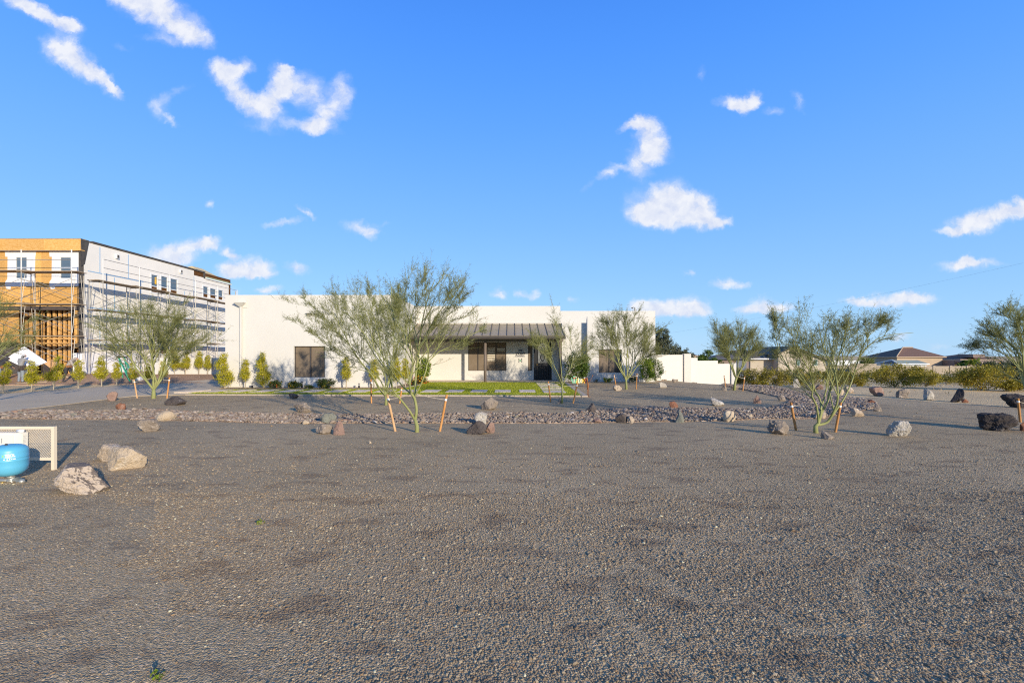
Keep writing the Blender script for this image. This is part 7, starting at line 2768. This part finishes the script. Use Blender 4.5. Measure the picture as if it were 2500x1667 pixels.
# trees further off
def far_tree(name, label, px, py, top, width, d, leaf, nleaf, ll, seed, trunk=.12, low=.35, group=None):
    g = at(px, py, d)
    g.z = h(g.x, g.y)
    s = d / F
    zt = Z_(top, d)
    H = zt - g.z
    W = width * s / 2
    r = random.Random(seed)
    bl = []
    for k in range(11):
        a = r.uniform(0, 6.28); q = r.uniform(.1, .75)
        bl.append((W * q * math.cos(a), W * q * math.sin(a) * .8, H * (low + .1 + (1 - low - .25) * r.uniform(.1, 1.0) * (1 - q * .4)), W * r.uniform(.25, .42), W * .35, H * r.uniform(.09, .16)))
    root = thing(name, label, 'tree', g, group)
    rng = np.random.default_rng(seed)
    PP = []
    for q in bl:
        n = nleaf // len(bl)
        k = 14
        cen = unit(rng.normal(size=(k, 3))) * rng.uniform(.4, 1, (k, 1)) * np.array(q[3:6]) + np.array(q[:3])
        PP.append(cen[rng.integers(0, k, n)] + rng.normal(size=(n, 3)) * W * .055)
    P = np.concatenate(PP)
    A = unit(rng.normal(size=P.shape) + np.array([0, 0, .4])) * ll * rng.uniform(.6, 1.3, (len(P), 1)) * .5
    Wd = unit(np.cross(A, rng.normal(size=P.shape))) * ll * .2
    m = MB()
    m.tube([g + Vector((0, 0, -.3)), g + Vector((W * .03, 0, H * low * .7)), g + Vector((0, 0, H * (low + .2)))], [trunk, trunk * .8, trunk * .5], 8)
    for q in bl:
        m.tube(bezier(g + Vector((0, 0, H * low * .6)), g + Vector((q[0] * .4, q[1] * .4, H * (low + .1))), g + Vector(q[:3]), 5), [trunk * .5 * (1 - .15 * k) for k in range(6)], 5, cap=False)
    m.build('trunk', M['bark_grey'], root, smooth=True)
    leaves_mesh('crown', P, A, Wd, M[leaf], root)
    return root


far_tree('mesquite_tree', 'tall feathery mesquite tree rising behind the right end of the house', 1612, 900, 778, 110, 42, 'leaf_grey', 9000, .16, 91, low=.3)
far_tree('mesquite_tree', 'broad low green tree behind the white garden wall', 1652, 900, 828, 84, 46, 'leaf_grey', 6000, .16, 92, low=.25)
far_tree('green_tree', 'bushy bright green tree behind the stepped garden wall', 1722, 905, 843, 78, 52, 'leaf_dark', 6000, .18, 93, low=.15)
far_tree('green_tree', 'small green tree beside the big tan house beyond the wall', 2350, 905, 870, 30, 112, 'leaf_dark', 2200, .35, 94, low=.1)
far_tree('green_tree', 'small yellow green tree top in front of the far tiled house', 2380, 885, 871, 40, 118, 'leaf_vine', 1500, .35, 95, low=.3)
far_tree('grey_tree', 'wide grey green desert tree at the right edge behind the yellow bush', 2480, 945, 866, 150, 31, 'leaf_grey', 15000, .12, 96, low=.12)
far_tree('green_tree', 'far green tree above the low white trailer', 2110, 905, 868, 50, 116, 'leaf_dark', 2500, .35, 97, low=.2)
far_tree('green_tree', 'distant olive tree just left of the gabled house', 1820, 905, 864, 44, 90, 'leaf_grey', 2500, .3, 98, low=.2)

# bits of dry grass and debris on the desert lot
rng = np.random.default_rng(9)
n = 9000
X = rng.uniform(3, 75, n); Y = rng.uniform(20, 96, n)
edge = np.array([(q.x, q.y) for q in (G(a, b) for a, b in ((1795, 934), (1900, 941), (2060, 967), (2180, 973), (2310, 984), (2500, 995)))])
k = ~in_poly(GRAVEL, X, Y) & (X > Y * .38)
X, Y = X[k], Y[k]
cl = np.array([mnoise.noise(Vector((x * .5, y * .5, 5))) for x, y in zip(X, Y)]) > .05
X, Y = X[cl], Y[cl]
Z = np.array([h(a, b) for a, b in zip(X, Y)])
A = unit(rng.normal(size=(len(X), 3)) + np.array([0, 0, 1.2])) * .09
Wd = unit(np.cross(A, rng.normal(size=A.shape))) * .018
o = leaves_mesh('dry_grass', np.c_[X, Y, Z + .05], A, Wd, leaf_mat('dry_straw', (.30, .22, .10), (.42, .32, .15), .2), None)
tag(o, 'sparse dry straw and tufts on the open desert lot', 'grass', kind='stuff')

# two small weeds in the open gravel
for px, py, lab in ((630, 1280, 'tiny green weed alone on the open gravel below the left boulders'), (372, 1660, 'tiny green weed at the bottom edge on the smooth gravel')):
    g = G(px, py)
    clump_plant('weed', lab, 'weed', g, [(0, 0, .012, .03, .03, .012), (.03, .01, .01, .025, .02, .01)], 60, .022, 'leaf_vine', stems=3, seed=int(px), trunk_h=.005, stem_r=.0015, wide=.5)
